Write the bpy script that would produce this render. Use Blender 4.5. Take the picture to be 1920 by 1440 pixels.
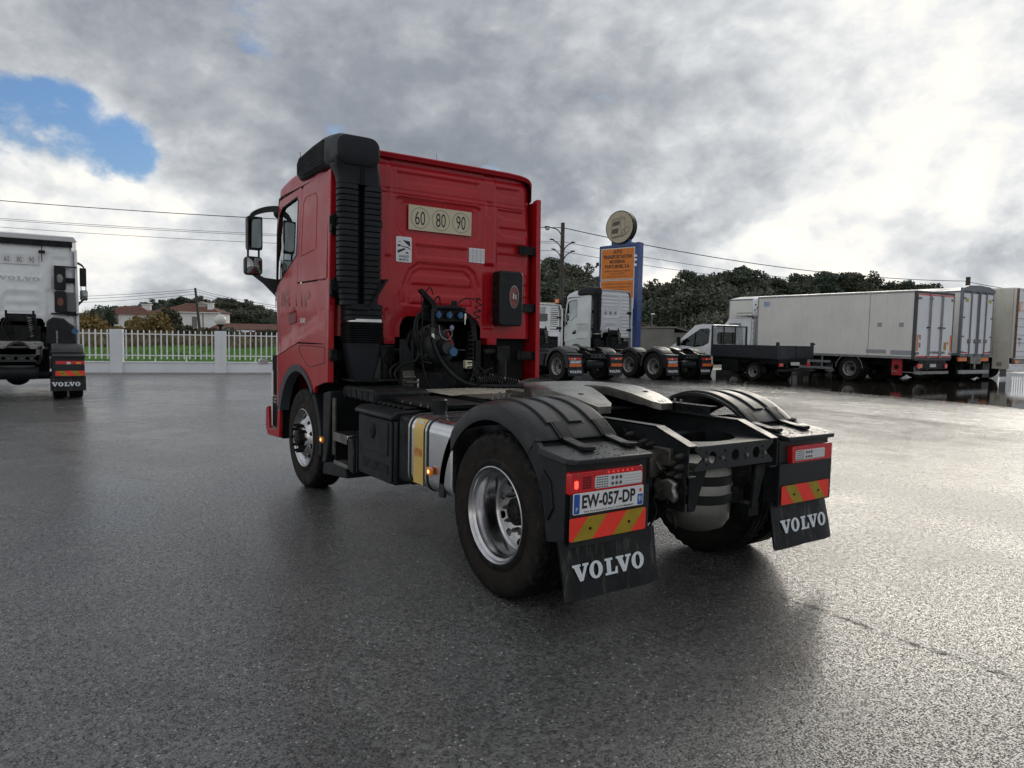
import bpy, bmesh, math, random
import numpy as np
from mathutils import Vector, Matrix
from mathutils.geometry import delaunay_2d_cdt
PI = math.pi
rad = math.radians
scene = bpy.context.scene
for o in list(bpy.data.objects): bpy.data.objects.remove(o)
COL = scene.collection

# ---------------------------------------------------------------- camera
CAM = Vector((-3.67, -3.677, 1.648)); YAW, PITCH, ROLL, FPX = 0.6083, -0.0690, 0.0203, 1346.3
fwd = Vector((math.sin(YAW)*math.cos(PITCH), math.cos(YAW)*math.cos(PITCH), math.sin(PITCH)))
rt = Vector((math.cos(YAW), -math.sin(YAW), 0)); up = rt.cross(fwd)
rt2 = rt*math.cos(ROLL)+up*math.sin(ROLL); up2 = -rt*math.sin(ROLL)+up*math.cos(ROLL)
cd = bpy.data.cameras.new('camera'); cam = bpy.data.objects.new('camera', cd); COL.objects.link(cam)
m = Matrix((rt2, up2, -fwd)).transposed().to_4x4(); m.translation = CAM; cam.matrix_world = m
cd.sensor_fit = 'HORIZONTAL'; cd.sensor_width = 36; cd.lens = 36*FPX/1920
cd.clip_start = 0.05; cd.clip_end = 5000
scene.camera = cam
def at(px, py, d):
    """world point seen at (px,py) of the 1920x1440 photograph, d metres along the view axis"""
    return CAM + (rt2*(px-960)/FPX + up2*(-(py-720))/FPX + fwd)*d
def onground(px, d, z=0.0):
    p = at(px, 640, d); return Vector((p.x, p.y, z))

# ---------------------------------------------------------------- sky
SUN_AZ, SUN_EL = rad(66), rad(21)
SUND = Vector((math.sin(SUN_AZ)*math.cos(SUN_EL), math.cos(SUN_AZ)*math.cos(SUN_EL), math.sin(SUN_EL)))
world = bpy.data.worlds.new('World'); scene.world = world; world.use_nodes = True
nt = world.node_tree; nt.nodes.clear()
class G:
    """small node graph helper"""
    def __init__(s, nt): s.nt = nt
    def n(s, t, **k):
        nd = s.nt.nodes.new(t)
        for a, v in k.items(): setattr(nd, a, v)
        return nd
    def set(s, sock, v):
        if isinstance(v, bpy.types.NodeSocket): s.nt.links.new(v, sock)
        elif v is not None: sock.default_value = v
    def math(s, op, a, b=None, c=None, clamp=False):
        nd = s.n('ShaderNodeMath', operation=op); nd.use_clamp = clamp
        s.set(nd.inputs[0], a); s.set(nd.inputs[1], b)
        if c is not None: s.set(nd.inputs[2], c)
        return nd.outputs[0]
    def vmath(s, op, a, b=None, out=0):
        nd = s.n('ShaderNodeVectorMath', operation=op); s.set(nd.inputs[0], a)
        if b is not None: s.set(nd.inputs[1], b)
        return nd.outputs['Value'] if op in ('DOT_PRODUCT', 'LENGTH', 'DISTANCE') else nd.outputs[0]
    def noise(s, vec, scale, detail=4, rough=.5, lac=2.0, dist=0.0, w=None):
        nd = s.n('ShaderNodeTexNoise')
        if w is not None: nd.noise_dimensions = '4D'; nd.inputs['W'].default_value = w
        s.set(nd.inputs['Vector'], vec); nd.inputs['Scale'].default_value = scale
        nd.inputs['Detail'].default_value = detail; nd.inputs['Roughness'].default_value = rough
        nd.inputs['Lacunarity'].default_value = lac; nd.inputs['Distortion'].default_value = dist
        return nd.outputs['Fac'], nd.outputs['Color']
    def voro(s, vec, scale, feature='F1', out='Distance', rnd=1.0):
        nd = s.n('ShaderNodeTexVoronoi', feature=feature); s.set(nd.inputs['Vector'], vec)
        nd.inputs['Scale'].default_value = scale; nd.inputs['Randomness'].default_value = rnd
        return nd.outputs[out]
    def mapr(s, v, a, b, c=0.0, d=1.0, smooth=True):
        nd = s.n('ShaderNodeMapRange'); nd.interpolation_type = 'SMOOTHSTEP' if smooth else 'LINEAR'
        s.set(nd.inputs[0], v)
        for i, x in enumerate((a, b, c, d)): s.set(nd.inputs[i+1], x)
        return nd.outputs[0]
    def mix(s, f, a, b, blend='MIX'):
        nd = s.n('ShaderNodeMix', data_type='RGBA', blend_type=blend); s.set(nd.inputs[0], f)
        s.set(nd.inputs[6], a if not isinstance(a, tuple) else (*a, 1)[:4]); s.set(nd.inputs[7], b if not isinstance(b, tuple) else (*b, 1)[:4])
        return nd.outputs[2]
    def comb(s, x, y, z):
        nd = s.n('ShaderNodeCombineXYZ')
        for i, v in enumerate((x, y, z)): s.set(nd.inputs[i], v)
        return nd.outputs[0]
    def sep(s, v):
        nd = s.n('ShaderNodeSeparateXYZ'); s.set(nd.inputs[0], v); return nd.outputs
def dirv(px, py):
    v = rt2*(px-960)/FPX + up2*(-(py-720))/FPX + fwd; return v.normalized()
g = G(nt)
SKYS = 0.1
sky = g.n('ShaderNodeTexSky', sky_type='NISHITA'); sky.sun_disc = False
sky.sun_elevation = SUN_EL; sky.sun_rotation = SUN_AZ; sky.dust_density = 1.2; sky.air_density = 1.3
D0 = g.vmath('NORMALIZE', g.n('ShaderNodeTexCoord').outputs['Generated'])
X, Y, Z = g.sep(D0)
zz = g.math('ADD', g.math('MAXIMUM', Z, 0.0), 0.42)
P = g.vmath('MULTIPLY', D0, (2.5, 2.5, 3.6))
warp = g.noise(P, 1.3, 3, .5, w=3.1)[1]
Pw = g.vmath('ADD', P, g.vmath('MULTIPLY', g.vmath('SUBTRACT', warp, (.5, .5, .5)), (.24, .24, .24)))
c1 = g.noise(Pw, 1.3, 9, .53, w=5.2)[0]            # big cover
c2 = g.noise(Pw, 2.2, 10, .58, w=1.7)[0]            # cloud relief
c3 = g.noise(Pw, 8, 8, .6, w=8.3)[0]
def lobe(px, py, width):   # smooth 0..1 bump round one direction of the sky
    d = g.vmath('DOT_PRODUCT', D0, tuple(dirv(px, py)))
    return g.mapr(d, math.cos(rad(width)), 1.0)
# cover: gaps of blue where the cloud sheet is broken
holes = g.math('MAXIMUM', g.math('MAXIMUM', lobe(30, 235, 4.2), g.math('MAXIMUM', lobe(120, 235, 4.2), lobe(215, 280, 3.6))), g.math('MULTIPLY', lobe(500, 60, 4.0), .55))
holes = g.math('MAXIMUM', holes, g.math('MULTIPLY', lobe(1700, 60, 6), .0))
holes = g.math('MAXIMUM', holes, g.math('MULTIPLY', lobe(640, 245, 4), .45))
cov = g.math('SUBTRACT', g.math('ADD', g.math('MULTIPLY', c1, .55), g.math('MULTIPLY', c2, .5)), g.math('MULTIPLY', holes, .19))
cov = g.math('ADD', cov, g.math('MULTIPLY', lobe(90, 400, 8), .10))
mask = g.mapr(g.math('ADD', cov, g.math('MULTIPLY', g.math('SUBTRACT', c3, .5), .22)), .35, .45)
# brightness of the cloud: dark base sheets and bright edges, brighter towards the hidden sun
sund = g.vmath('DOT_PRODUCT', D0, tuple(SUND))
glow = g.mapr(sund, math.cos(rad(42)), 1.0)
glow2 = g.mapr(sund, math.cos(rad(16)), 1.0)
darkl = g.math('MAXIMUM', lobe(960, 170, 22), g.math('MULTIPLY', lobe(150, 30, 14), .8))
darkl = g.math('MAXIMUM', darkl, g.math('MULTIPLY', lobe(1300, 340, 9), .75))
brt = g.math('MAXIMUM', g.math('MULTIPLY', lobe(110, 330, 10), .7), g.math('MULTIPLY', lobe(880, 330, 7), .0))
low = g.mapr(Z, 0.02, 0.22, 1.0, 0.0)
s = g.math('ADD', g.math('MULTIPLY', g.math('SUBTRACT', c2, .5), 1.7), g.math('MULTIPLY', g.math('SUBTRACT', c3, .5), .55))
bw = g.vmath('ADD', Pw, g.vmath('MULTIPLY', g.vmath('SUBTRACT', g.noise(Pw, 6, 4, .6)[1], (.5, .5, .5)), (.22, .22, .22)))
bil = g.math('ADD', g.voro(bw, 5.0, 'SMOOTH_F1'), g.math('MULTIPLY', g.voro(bw, 11.0, 'SMOOTH_F1'), .5))
s = g.math('ADD', s, g.math('MULTIPLY', g.math('SUBTRACT', .62, bil), g.mapr(Z, .08, .30, .85, .28)))
s = g.math('ADD', s, .55)
s = g.math('SUBTRACT', s, g.math('MULTIPLY', darkl, .33))
s = g.math('ADD', s, g.math('MULTIPLY', g.mapr(sund, .15, -.9, 0, 1), .34))
s = g.math('ADD', s, g.math('MULTIPLY', brt, .72))
s = g.math('ADD', s, g.math('MULTIPLY', low, .16))
s = g.math('ADD', s, g.math('MULTIPLY', glow, .38))
s = g.math('ADD', s, g.math('MULTIPLY', glow2, .12))
ramp = g.n('ShaderNodeValToRGB'); g.set(ramp.inputs[0], g.mapr(s, 0.0, 1.25, smooth=False))
cr = ramp.color_ramp; cr.elements[0].position = 0.0; cr.elements[0].color = (.17, .187, .213, 1)
cr.elements[1].position = 1.0; cr.elements[1].color = (.80, .755, .67, 1)
for p_, c_ in ((.20, (.215, .233, .262)), (.40, (.31, .328, .352)), (.60, (.45, .465, .48)), (.80, (.62, .625, .618))):
    e = cr.elements.new(p_); e.color = (*c_, 1)
cl = g.vmath('MULTIPLY', ramp.outputs[0], (1/SKYS,)*3)
blue = g.vmath('MULTIPLY', sky.outputs[0], (0.42, 0.58, 0.88))
mask = g.math('MAXIMUM', mask, g.mapr(sund, math.cos(rad(30)), math.cos(rad(18))))
skycol = g.mix(mask, blue, cl)
# below the horizon: plain grey so stray rays see no glow
skycol = g.mix(g.mapr(Z, -0.02, 0.0), (.5, .5, .5), skycol)
bg = g.n('ShaderNodeBackground'); nt.links.new(skycol, bg.inputs[0]); bg.inputs[1].default_value = SKYS
wo = g.n('ShaderNodeOutputWorld'); nt.links.new(bg.outputs[0], wo.inputs[0])
world.cycles.sampling_method = 'MANUAL'; world.cycles.sample_map_resolution = 1024
# ---------------------------------------------------------------- sun behind thin cloud
sl = bpy.data.lights.new('sun', 'SUN'); sl.energy = .62; sl.angle = rad(28); sl.color = (1, .92, .80)
so = bpy.data.objects.new('sun', sl); COL.objects.link(so)
so.rotation_euler = (-SUND).to_track_quat('-Z', 'Y').to_euler()
scene.view_settings.view_transform = 'Standard'; scene.view_settings.look = 'None'
scene.view_settings.gamma = 1; scene.view_settings.use_curve_mapping = False
scene.view_settings.exposure = 0.55
scene.render.engine = 'CYCLES'
scene.cycles.max_bounces = 8; scene.cycles.transparent_max_bounces = 12

# ---------------------------------------------------------------- materials
MATS = {}
def mat(name, col, rough=.5, metal=0.0, coat=0.0, var=0.0, vscale=3.0, bump=0.0, bscale=60, dirt=0.0, spec=.5, emit=0, ecol=None, coord='Object', trans=0.0, drip=0.0):
    if name in MATS: return MATS[name]
    m = bpy.data.materials.new(name); m.use_nodes = True; n = m.node_tree; g = G(n)
    b = n.nodes['Principled BSDF']; b.inputs['Base Color'].default_value = (*col, 1)
    b.inputs['Roughness'].default_value = rough; b.inputs['Metallic'].default_value = metal
    b.inputs['Coat Weight'].default_value = coat; b.inputs['Coat Roughness'].default_value = .08
    b.inputs['Specular IOR Level'].default_value = spec
    b.inputs['Transmission Weight'].default_value = trans
    if emit: b.inputs['Emission Color'].default_value = (*(ecol or col), 1); b.inputs['Emission Strength'].default_value = emit
    tc = g.n('ShaderNodeTexCoord').outputs[coord]
    c = None
    if var or dirt or drip:
        f1 = g.noise(tc, vscale, 6, .6)[0]
        c = g.mix(g.mapr(f1, .3, .7), tuple(x*(1-var) for x in col), tuple(min(1, x*(1+var)) for x in col))
        if dirt:
            f2 = g.noise(tc, vscale*2.7, 8, .65, w=4.4)[0]
            c = g.mix(g.math('MULTIPLY', g.mapr(f2, .5, .78), dirt), c, (.14, .125, .105))
        if drip:
            sx, sy, sz = g.sep(tc)
            v = g.comb(g.math('MULTIPLY', sx, 28), g.math('MULTIPLY', sy, 28), g.math('MULTIPLY', sz, 1.6))
            f3 = g.noise(v, 1.0, 5, .6, w=2.2)[0]
            c = g.mix(g.math('MULTIPLY', g.mapr(f3, .52, .72), drip), c, (.16, .145, .12))
        n.links.new(c, b.inputs['Base Color'])
        f4 = g.noise(tc, vscale*1.9, 5, .6, w=7.7)[0]
        n.links.new(g.mapr(f4, .3, .75, max(.02, rough*.75), min(1, rough*1.3)), b.inputs['Roughness'])
    if bump:
        bn = g.n('ShaderNodeBump'); bn.inputs['Strength'].default_value = bump; bn.inputs['Distance'].default_value = .01
        n.links.new(g.noise(tc, bscale, 4, .6)[0], bn.inputs['Height']); n.links.new(bn.outputs[0], b.inputs['Normal'])
    MATS[name] = m; return m
def glassmat(name, tint, refl=.12):
    if name in MATS: return MATS[name]
    m = bpy.data.materials.new(name); m.use_nodes = True; n = m.node_tree; n.nodes.clear(); g = G(n)
    tr = g.n('ShaderNodeBsdfTransparent'); tr.inputs[0].default_value = (*tint, 1)
    gl = g.n('ShaderNodeBsdfGlossy'); gl.inputs[1].default_value = .02; gl.inputs[0].default_value = (.9, .95, .95, 1)
    fr = g.n('ShaderNodeFresnel'); fr.inputs[0].default_value = 1.5
    mx = g.n('ShaderNodeMixShader'); n.links.new(g.math('ADD', fr.outputs[0], refl-.04, clamp=True), mx.inputs[0])
    n.links.new(tr.outputs[0], mx.inputs[1]); n.links.new(gl.outputs[0], mx.inputs[2])
    o = g.n('ShaderNodeOutputMaterial'); n.links.new(mx.outputs[0], o.inputs[0]); MATS[name] = m; return m
RED = mat('red_paint', (.40, .0075, .015), .36, 0, .30, .08, 1.6, dirt=.06, spec=.3, drip=.10)
REDD = mat('red_paint_ghost', (.25, .004, .009), .3, 0, .2, spec=.25)
WHITE = mat('white_paint', (.78, .80, .82), .35, 0, .5, .06, 1.5, dirt=.22)
SILVER = mat('silver_paint', (.60, .62, .65), .38, .35, .4, .06, 1.5, dirt=.15)
BLK = mat('black_plastic', (.013, .0145, .0165), .42, 0, 0, .25, 4, bump=.06, bscale=240, dirt=.10, spec=.22)
BLKD = mat('black_chassis', (.007, .008, .009), .5, .1, 0, .35, 5, bump=.12, bscale=60, dirt=.25, spec=.22)
CHAS = mat('wet_chassis_steel', (.010, .012, .0135), .36, 0, 0, .3, 5, bump=.06, bscale=80, dirt=.15)
ATNK = mat('dirty_air_tank', (.19, .185, .17), .38, .7, 0, .15, 5, dirt=.4, drip=.5)
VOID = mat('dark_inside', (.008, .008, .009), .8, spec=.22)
DUCT = mat('duct_plastic', (.011, .0135, .018), .45, 0, 0, .2, 3, bump=.05, bscale=200, dirt=.06, spec=.22)
FEND = mat('fender_plastic', (.019, .021, .023), .36, 0, 0, .22, 3.0, bump=.05, bscale=300, dirt=.16, spec=.30)
FLAP = mat('mudflap_rubber', (.010, .011, .0125), .42, 0, 0, .3, 5, bump=.1, bscale=30, dirt=.15, drip=.5, spec=.22)
RUB = mat('tyre_rubber', (.007, .007, .007), .6, 0, 0, .35, 7, bump=.2, bscale=80, dirt=.3, spec=.15)
def tyre_setup(m):
    n = m.node_tree; g = G(n); b = n.nodes['Principled BSDF']; tc = g.n('ShaderNodeTexCoord').outputs['Object']; x, y, z = g.sep(tc)
    r = g.math('SQRT', g.math('ADD', g.math('MULTIPLY', y, y), g.math('MULTIPLY', z, z)))
    f = g.noise(g.comb(g.math('MULTIPLY', x, 3), y, z), 9, 6, .65, w=2.0)[0]
    w = g.math('MULTIPLY', g.math('MULTIPLY', g.mapr(r, .40, .50, 1, 0), g.mapr(r, .33, .36)), g.mapr(f, .25, .6))
    old = b.inputs['Base Color'].links[0].from_socket
    n.links.new(g.mix(g.math('MULTIPLY', w, .8), old, (.026, .021, .017)), b.inputs['Base Color'])
tyre_setup(RUB)
CHROME = mat('polished_aluminium', (.52, .52, .53), .20, 1, 0, .15, 5, dirt=.30)
STEELR = mat('grey_rim_steel', (.30, .30, .30), .42, .7, 0, .2, 5, dirt=.4)
TANK = mat('brushed_aluminium', (.66, .67, .69), .24, 1, 0, .05, 3, dirt=.03)
GREYM = mat('worn_grey_metal', (.22, .215, .20), .45, .8, 0, .35, 8, bump=.2, bscale=50, dirt=.5)
CAST = mat('dirty_casting', (.085, .080, .070), .5, .6, 0, .35, 12, bump=.3, bscale=60, dirt=.7)
WHEELP = mat('greasy_steel_plate', (.20, .195, .18), .30, .8, 0, .35, 5, bump=.1, bscale=30, dirt=.75)
ALUC = mat('checker_aluminium', (.45, .43, .38), .38, .8, 0, .2, 9, dirt=.5)
HOSE = mat('hose_rubber', (.009, .0095, .0105), .38, 0, 0, .2, 8, spec=.22)
REDL = mat('red_lens', (.60, .008, .012), .14, 0, .6)
REDE = mat('red_lamp_lit', (.8, .02, .02), .2, 0, .3, emit=2.2, ecol=(1, .05, .03))
LENSW = mat('clear_lens', (.62, .63, .64), .12, 0, .6)
LENSD = mat('lamp_reflector', (.20, .20, .21), .2, .8)
AMB = mat('amber_lens', (.85, .24, .02), .2, 0, .5)
AMBE = mat('amber_lamp_lit', (1, .6, .2), .2, emit=3, ecol=(1, .55, .12))
HRED = mat('hazard_red', (.92, .05, .03), .38, var=.06)
HYEL = mat('hazard_yellow', (.36, .25, .015), .38, var=.1, vscale=20, dirt=.2)
PLW = mat('plate_white', (.74, .75, .75), .4, var=.04)
PLB = mat('plate_blue', (.02, .09, .42), .4)
INK = mat('black_print', (.012, .012, .013), .5)
LETW = mat('white_print', (.66, .71, .75), .5, dirt=.25, vscale=30)
CREAM = mat('cream_board', (.56, .50, .36), .5, var=.04)
STK = mat('sticker_white', (.74, .74, .76), .45, dirt=.1)
YEL = mat('yellow_film', (.66, .45, .12), .42, var=.06, dirt=.1)
HYVA = mat('red_orange_print', (.55, .08, .02), .5)
SILV = mat('bright_clamp', (.62, .62, .60), .25, 1)
BLUEP = mat('blue_socket', (.03, .10, .22), .4)
SEAT = mat('grey_seat', (.10, .105, .12), .8)
TRIMG = mat('grey_arch_trim', (.06, .068, .08), .5)
GLASS = glassmat('cab_glass', (.80, .92, .89), .34)
DGLASS = mat('dark_glass', (.02, .03, .03), .05, 0, 0, spec=.8)
MIRR = mat('mirror_glass', (.25, .27, .27), .04, 1)
# ---------------------------------------------------------------- geometry helpers
def rrect(u0, u1, v0, v1, r, n=4):
    out = []
    for cx, cy, a0 in ((u1-r, v0+r, -90), (u1-r, v1-r, 0), (u0+r, v1-r, 90), (u0+r, v0+r, 180)):
        for i in range(n+1):
            a = rad(a0+90*i/n); out.append((cx+r*math.cos(a), cy+r*math.sin(a)))
    return out
def circ(cx, cy, r, n=16, ry=None):
    return [(cx+r*math.cos(2*PI*i/n), cy+(ry or r)*math.sin(2*PI*i/n)) for i in range(n)]
class MB:
    def __init__(s): s.v = []; s.f = []
    def add(s, vs, fs):
        k = len(s.v); s.v += [tuple(v) for v in vs]; s.f += [tuple(i+k for i in f) for f in fs]; return s
    def box(s, x0, x1, y0, y1, z0, z1):
        vs = [(x, y, z) for x in (x0, x1) for y in (y0, y1) for z in (z0, z1)]
        return s.add(vs, [(0, 1, 3, 2), (4, 6, 7, 5), (0, 4, 5, 1), (2, 3, 7, 6), (0, 2, 6, 4), (1, 5, 7, 3)])
    def prism(s, poly, ax, a, b):
        def P3(u, v, w): return {'x': (w, u, v), 'y': (u, w, v), 'z': (u, v, w)}[ax]
        n = len(poly); vs = [P3(u, v, a) for u, v in poly]+[P3(u, v, b) for u, v in poly]
        return s.add(vs, [tuple(range(n)), tuple(range(2*n-1, n-1, -1))]+[(i, (i+1) % n, n+(i+1) % n, n+i) for i in range(n)])
    def lathe(s, prof, c, ax='x', n=32, sg=1, a0=0, a1=360, close=False):
        """prof: list of (radius, along). ring index i"""
        full = abs(a1-a0) >= 359.9; m_ = n if full else n+1
        for r, t in prof:
            for i in range(m_):
                a = rad(a0+(a1-a0)*i/n); u, v = r*math.cos(a), r*math.sin(a)
                s.v.append({'x': (c[0]+sg*t, c[1]+u, c[2]+v), 'y': (c[0]+u, c[1]+sg*t, c[2]+v), 'z': (c[0]+u, c[1]+v, c[2]+sg*t)}[ax])
        k = len(s.v)-m_*len(prof); q = len(prof)
        for j in range(q if close else q-1):
            for i in range(n):
                i2 = (i+1) % m_; j2 = (j+1) % q
                s.f.append((k+j*m_+i, k+j*m_+i2, k+j2*m_+i2, k+j2*m_+i))
        return s
    def cyl(s, p0, p1, r0, r1=None, n=12, cap=True):
        r1 = r0 if r1 is None else r1; p0, p1 = Vector(p0), Vector(p1); d = (p1-p0).normalized()
        a = d.orthogonal().normalized(); b = d.cross(a); k = len(s.v)
        for p, r in ((p0, r0), (p1, r1)):
            for i in range(n):
                t = 2*PI*i/n; s.v.append(tuple(p+a*(r*math.cos(t))+b*(r*math.sin(t))))
        for i in range(n): s.f.append((k+i, k+(i+1) % n, k+n+(i+1) % n, k+n+i))
        if cap: s.f.append(tuple(k+i for i in range(n))); s.f.append(tuple(k+n+i for i in reversed(range(n))))
        return s
    def tube(s, path, r, n=6):
        path = [Vector(p) for p in path]; k = len(s.v); N = len(path)
        t0 = (path[1]-path[0]).normalized(); a = t0.orthogonal().normalized()
        rr = r if hasattr(r, '__len__') else [r]*N
        for j, p in enumerate(path):
            t = (path[min(j+1, N-1)]-path[max(j-1, 0)]).normalized()
            a = (a-t*a.dot(t)); a = a.normalized() if a.length > 1e-6 else t.orthogonal().normalized(); b = t.cross(a)
            for i in range(n):
                w = 2*PI*i/n; s.v.append(tuple(p+a*(rr[j]*math.cos(w))+b*(rr[j]*math.sin(w))))
        for j in range(N-1):
            for i in range(n): s.f.append((k+j*n+i, k+j*n+(i+1) % n, k+(j+1)*n+(i+1) % n, k+(j+1)*n+i))
        s.f.append(tuple(k+i for i in range(n))); s.f.append(tuple(k+(N-1)*n+i for i in reversed(range(n)))); return s
    def sphere(s, c, r, n=12, sq=(1, 1, 1)):
        k = len(s.v); h = n//2+1
        for j in range(h+1):
            t = PI*j/h
            for i in range(n):
                a = 2*PI*i/n; s.v.append((c[0]+r*sq[0]*math.sin(t)*math.cos(a), c[1]+r*sq[1]*math.sin(t)*math.sin(a), c[2]+r*sq[2]*math.cos(t)))
        for j in range(h):
            for i in range(n): s.f.append((k+j*n+i, k+j*n+(i+1) % n, k+(j+1)*n+(i+1) % n, k+(j+1)*n+i))
        return s
    def loft(s, rings, closed=True, caps=True):
        k = len(s.v); n = len(rings[0])
        for r in rings: s.v += [tuple(p) for p in r]
        for j in range(len(rings)-1):
            for i in range(n if closed else n-1): s.f.append((k+j*n+i, k+j*n+(i+1) % n, k+(j+1)*n+(i+1) % n, k+(j+1)*n+i))
        if caps and closed: s.f.append(tuple(k+i for i in range(n))); s.f.append(tuple(k+(len(rings)-1)*n+i for i in reversed(range(n))))
        return s
    def grid(s, nu, nv, fn):
        k = len(s.v)
        for j in range(nv+1):
            for i in range(nu+1): s.v.append(tuple(fn(i/nu, j/nv)))
        for j in range(nv):
            for i in range(nu): s.f.append((k+j*(nu+1)+i, k+j*(nu+1)+i+1, k+(j+1)*(nu+1)+i+1, k+(j+1)*(nu+1)+i))
        return s
    def xf(s, M_):
        s.v = [tuple(M_ @ Vector(v)) for v in s.v]; return s
    def mesh(s, name, m=None, smooth=True, recalc=True, ang=38):
        me = bpy.data.meshes.new(name); me.from_pydata(s.v, [], s.f)
        if recalc:
            bm = bmesh.new(); bm.from_mesh(me); bmesh.ops.remove_doubles(bm, verts=bm.verts, dist=1e-5)
            bmesh.ops.recalc_face_normals(bm, faces=bm.faces); bm.to_mesh(me); bm.free()
        if smooth and len(me.polygons):
            me.polygons.foreach_set('use_smooth', [True]*len(me.polygons)); me.set_sharp_from_angle(angle=rad(ang))
        if m: me.materials.append(m)
        me.update(); return me
    def build(s, name, m, parent=None, smooth=True, bevel=0.0, recalc=True, ang=38, seg=2):
        o = put(name, s.mesh(name, m, smooth, recalc, ang), parent)
        if bevel:
            b = o.modifiers.new('bevel', 'BEVEL'); b.width = bevel; b.segments = seg; b.limit_method = 'ANGLE'; b.angle_limit = rad(40); b.harden_normals = False
        return o
def put(name, me, parent=None, loc=None, rot=None):
    o = bpy.data.objects.new(name, me); COL.objects.link(o); o.parent = parent
    if loc is not None: o.location = loc
    if rot is not None: o.rotation_euler = rot
    return o
def thing(name, label, cat, loc=(0, 0, 0), rz=0.0, group=None):
    o = bpy.data.objects.new(name, None); COL.objects.link(o); o.location = loc; o.rotation_euler = (0, 0, rz)
    o.empty_display_size = .2
    return tag(o, label, cat, group)
def tag(o, label, cat, group=None):
    o['label'] = label; o['category'] = cat
    if group: o['group'] = group
    return o
def struct(o): o['kind'] = 'structure'; return o
def stuff(o): o['kind'] = 'stuff'; return o
def lab(o, t): o['label'] = t; return o
def copy_tree(o, parent=None, label=None, loc=None, rz=None):
    c = o.copy(); COL.objects.link(c); c.parent = parent
    if label: c['label'] = label
    if loc is not None: c.location = loc
    if rz is not None: c.rotation_euler = (0, 0, rz)
    for ch in list(KIDS.get(o.name, [])) or list(o.children): copy_tree(ch, c)
    return c
KIDS = {}
def inpoly(u, v, poly):
    """vectorised point in polygon"""
    c = np.zeros(np.shape(u), bool); n = len(poly)
    for i in range(n):
        x0, y0 = poly[i]; x1, y1 = poly[(i+1) % n]
        if y0 == y1: continue
        k = ((y0 > v) != (y1 > v)) & (u < (x1-x0)*(v-y0)/(y1-y0)+x0); c ^= k
    return c
def sdpoly(u, v, poly):
    """signed distance, negative inside"""
    d = np.full(np.shape(u), 1e9); n = len(poly)
    for i in range(n):
        x0, y0 = poly[i]; x1, y1 = poly[(i+1) % n]; ex, ey = x1-x0, y1-y0
        L = ex*ex+ey*ey+1e-12; t = np.clip(((u-x0)*ex+(v-y0)*ey)/L, 0, 1)
        d = np.minimum(d, np.hypot(u-x0-t*ex, v-y0-t*ey))
    return np.where(inpoly(u, v, poly), -d, d)
def subdiv(poly, st):
    out = []
    for i in range(len(poly)):
        a, b = poly[i], poly[(i+1) % len(poly)]; L = math.hypot(b[0]-a[0], b[1]-a[1]); k = max(1, int(L/st+.999))
        for j in range(k): out.append((a[0]+(b[0]-a[0])*j/k, a[1]+(b[1]-a[1])*j/k))
    return out
def panel(outline, fmap, thick=.02, holes=(), step=.12, mb=None):
    """sheet with holes: outline in (u,v); fmap(u,v,d)->xyz where d is depth below the outer face"""
    mb = mb or MB(); outline = subdiv(outline, step); holes = [subdiv(h, step) for h in holes]
    vs = []; es = []
    for lp in [outline]+holes:
        k = len(vs); vs += lp; es += [(k+i, k+(i+1) % len(lp)) for i in range(len(lp))]
    us = [p[0] for p in outline]; ws = [p[1] for p in outline]
    gu, gv = np.meshgrid(np.arange(min(us)+step/2, max(us), step), np.arange(min(ws)+step/2, max(ws), step)); gu, gv = gu.ravel(), gv.ravel()
    if len(gu):
        d = sdpoly(gu, gv, outline); ok = d < -step*.35
        for h in holes: ok &= sdpoly(gu, gv, h) > step*.35
        vs += list(zip(gu[ok].tolist(), gv[ok].tolist()))
    V, E_, F, *_ = delaunay_2d_cdt([Vector(p) for p in vs], es, [], 0, 1e-6)
    V = [(p.x, p.y) for p in V]
    cu = np.array([sum(V[i][0] for i in f)/3 for f in F]); cv = np.array([sum(V[i][1] for i in f)/3 for f in F])
    ok = inpoly(cu, cv, outline)
    for h in holes: ok &= ~inpoly(cu, cv, h)
    F = [f for f, k in zip(F, ok) if k]; used = sorted({i for f in F for i in f}); mp = {i: j for j, i in enumerate(used)}; N = len(used)
    F = [tuple(mp[i] for i in f) for f in F]; pts = [V[i] for i in used]
    top = [fmap(u, v, 0) for u, v in pts]
    if not thick: return mb.add(top, F)
    bot = [fmap(u, v, thick) for u, v in pts]; cnt = {}
    for f in F:
        for a, b in zip(f, f[1:]+f[:1]): cnt[(a, b)] = 1
    side = [(a, b, b+N, a+N) for a, b in cnt if (b, a) not in cnt]
    return mb.add(top+bot, F+[tuple(i+N for i in reversed(f)) for f in F]+side)
def fl(ax, w, sg=1):
    """flat map on plane ax=w; depth goes towards -sg"""
    def f(u, v, d): return {'x': (w-sg*d, u, v), 'y': (u, w-sg*d, v), 'z': (u, v, w-sg*d)}[ax]
    return f
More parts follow.
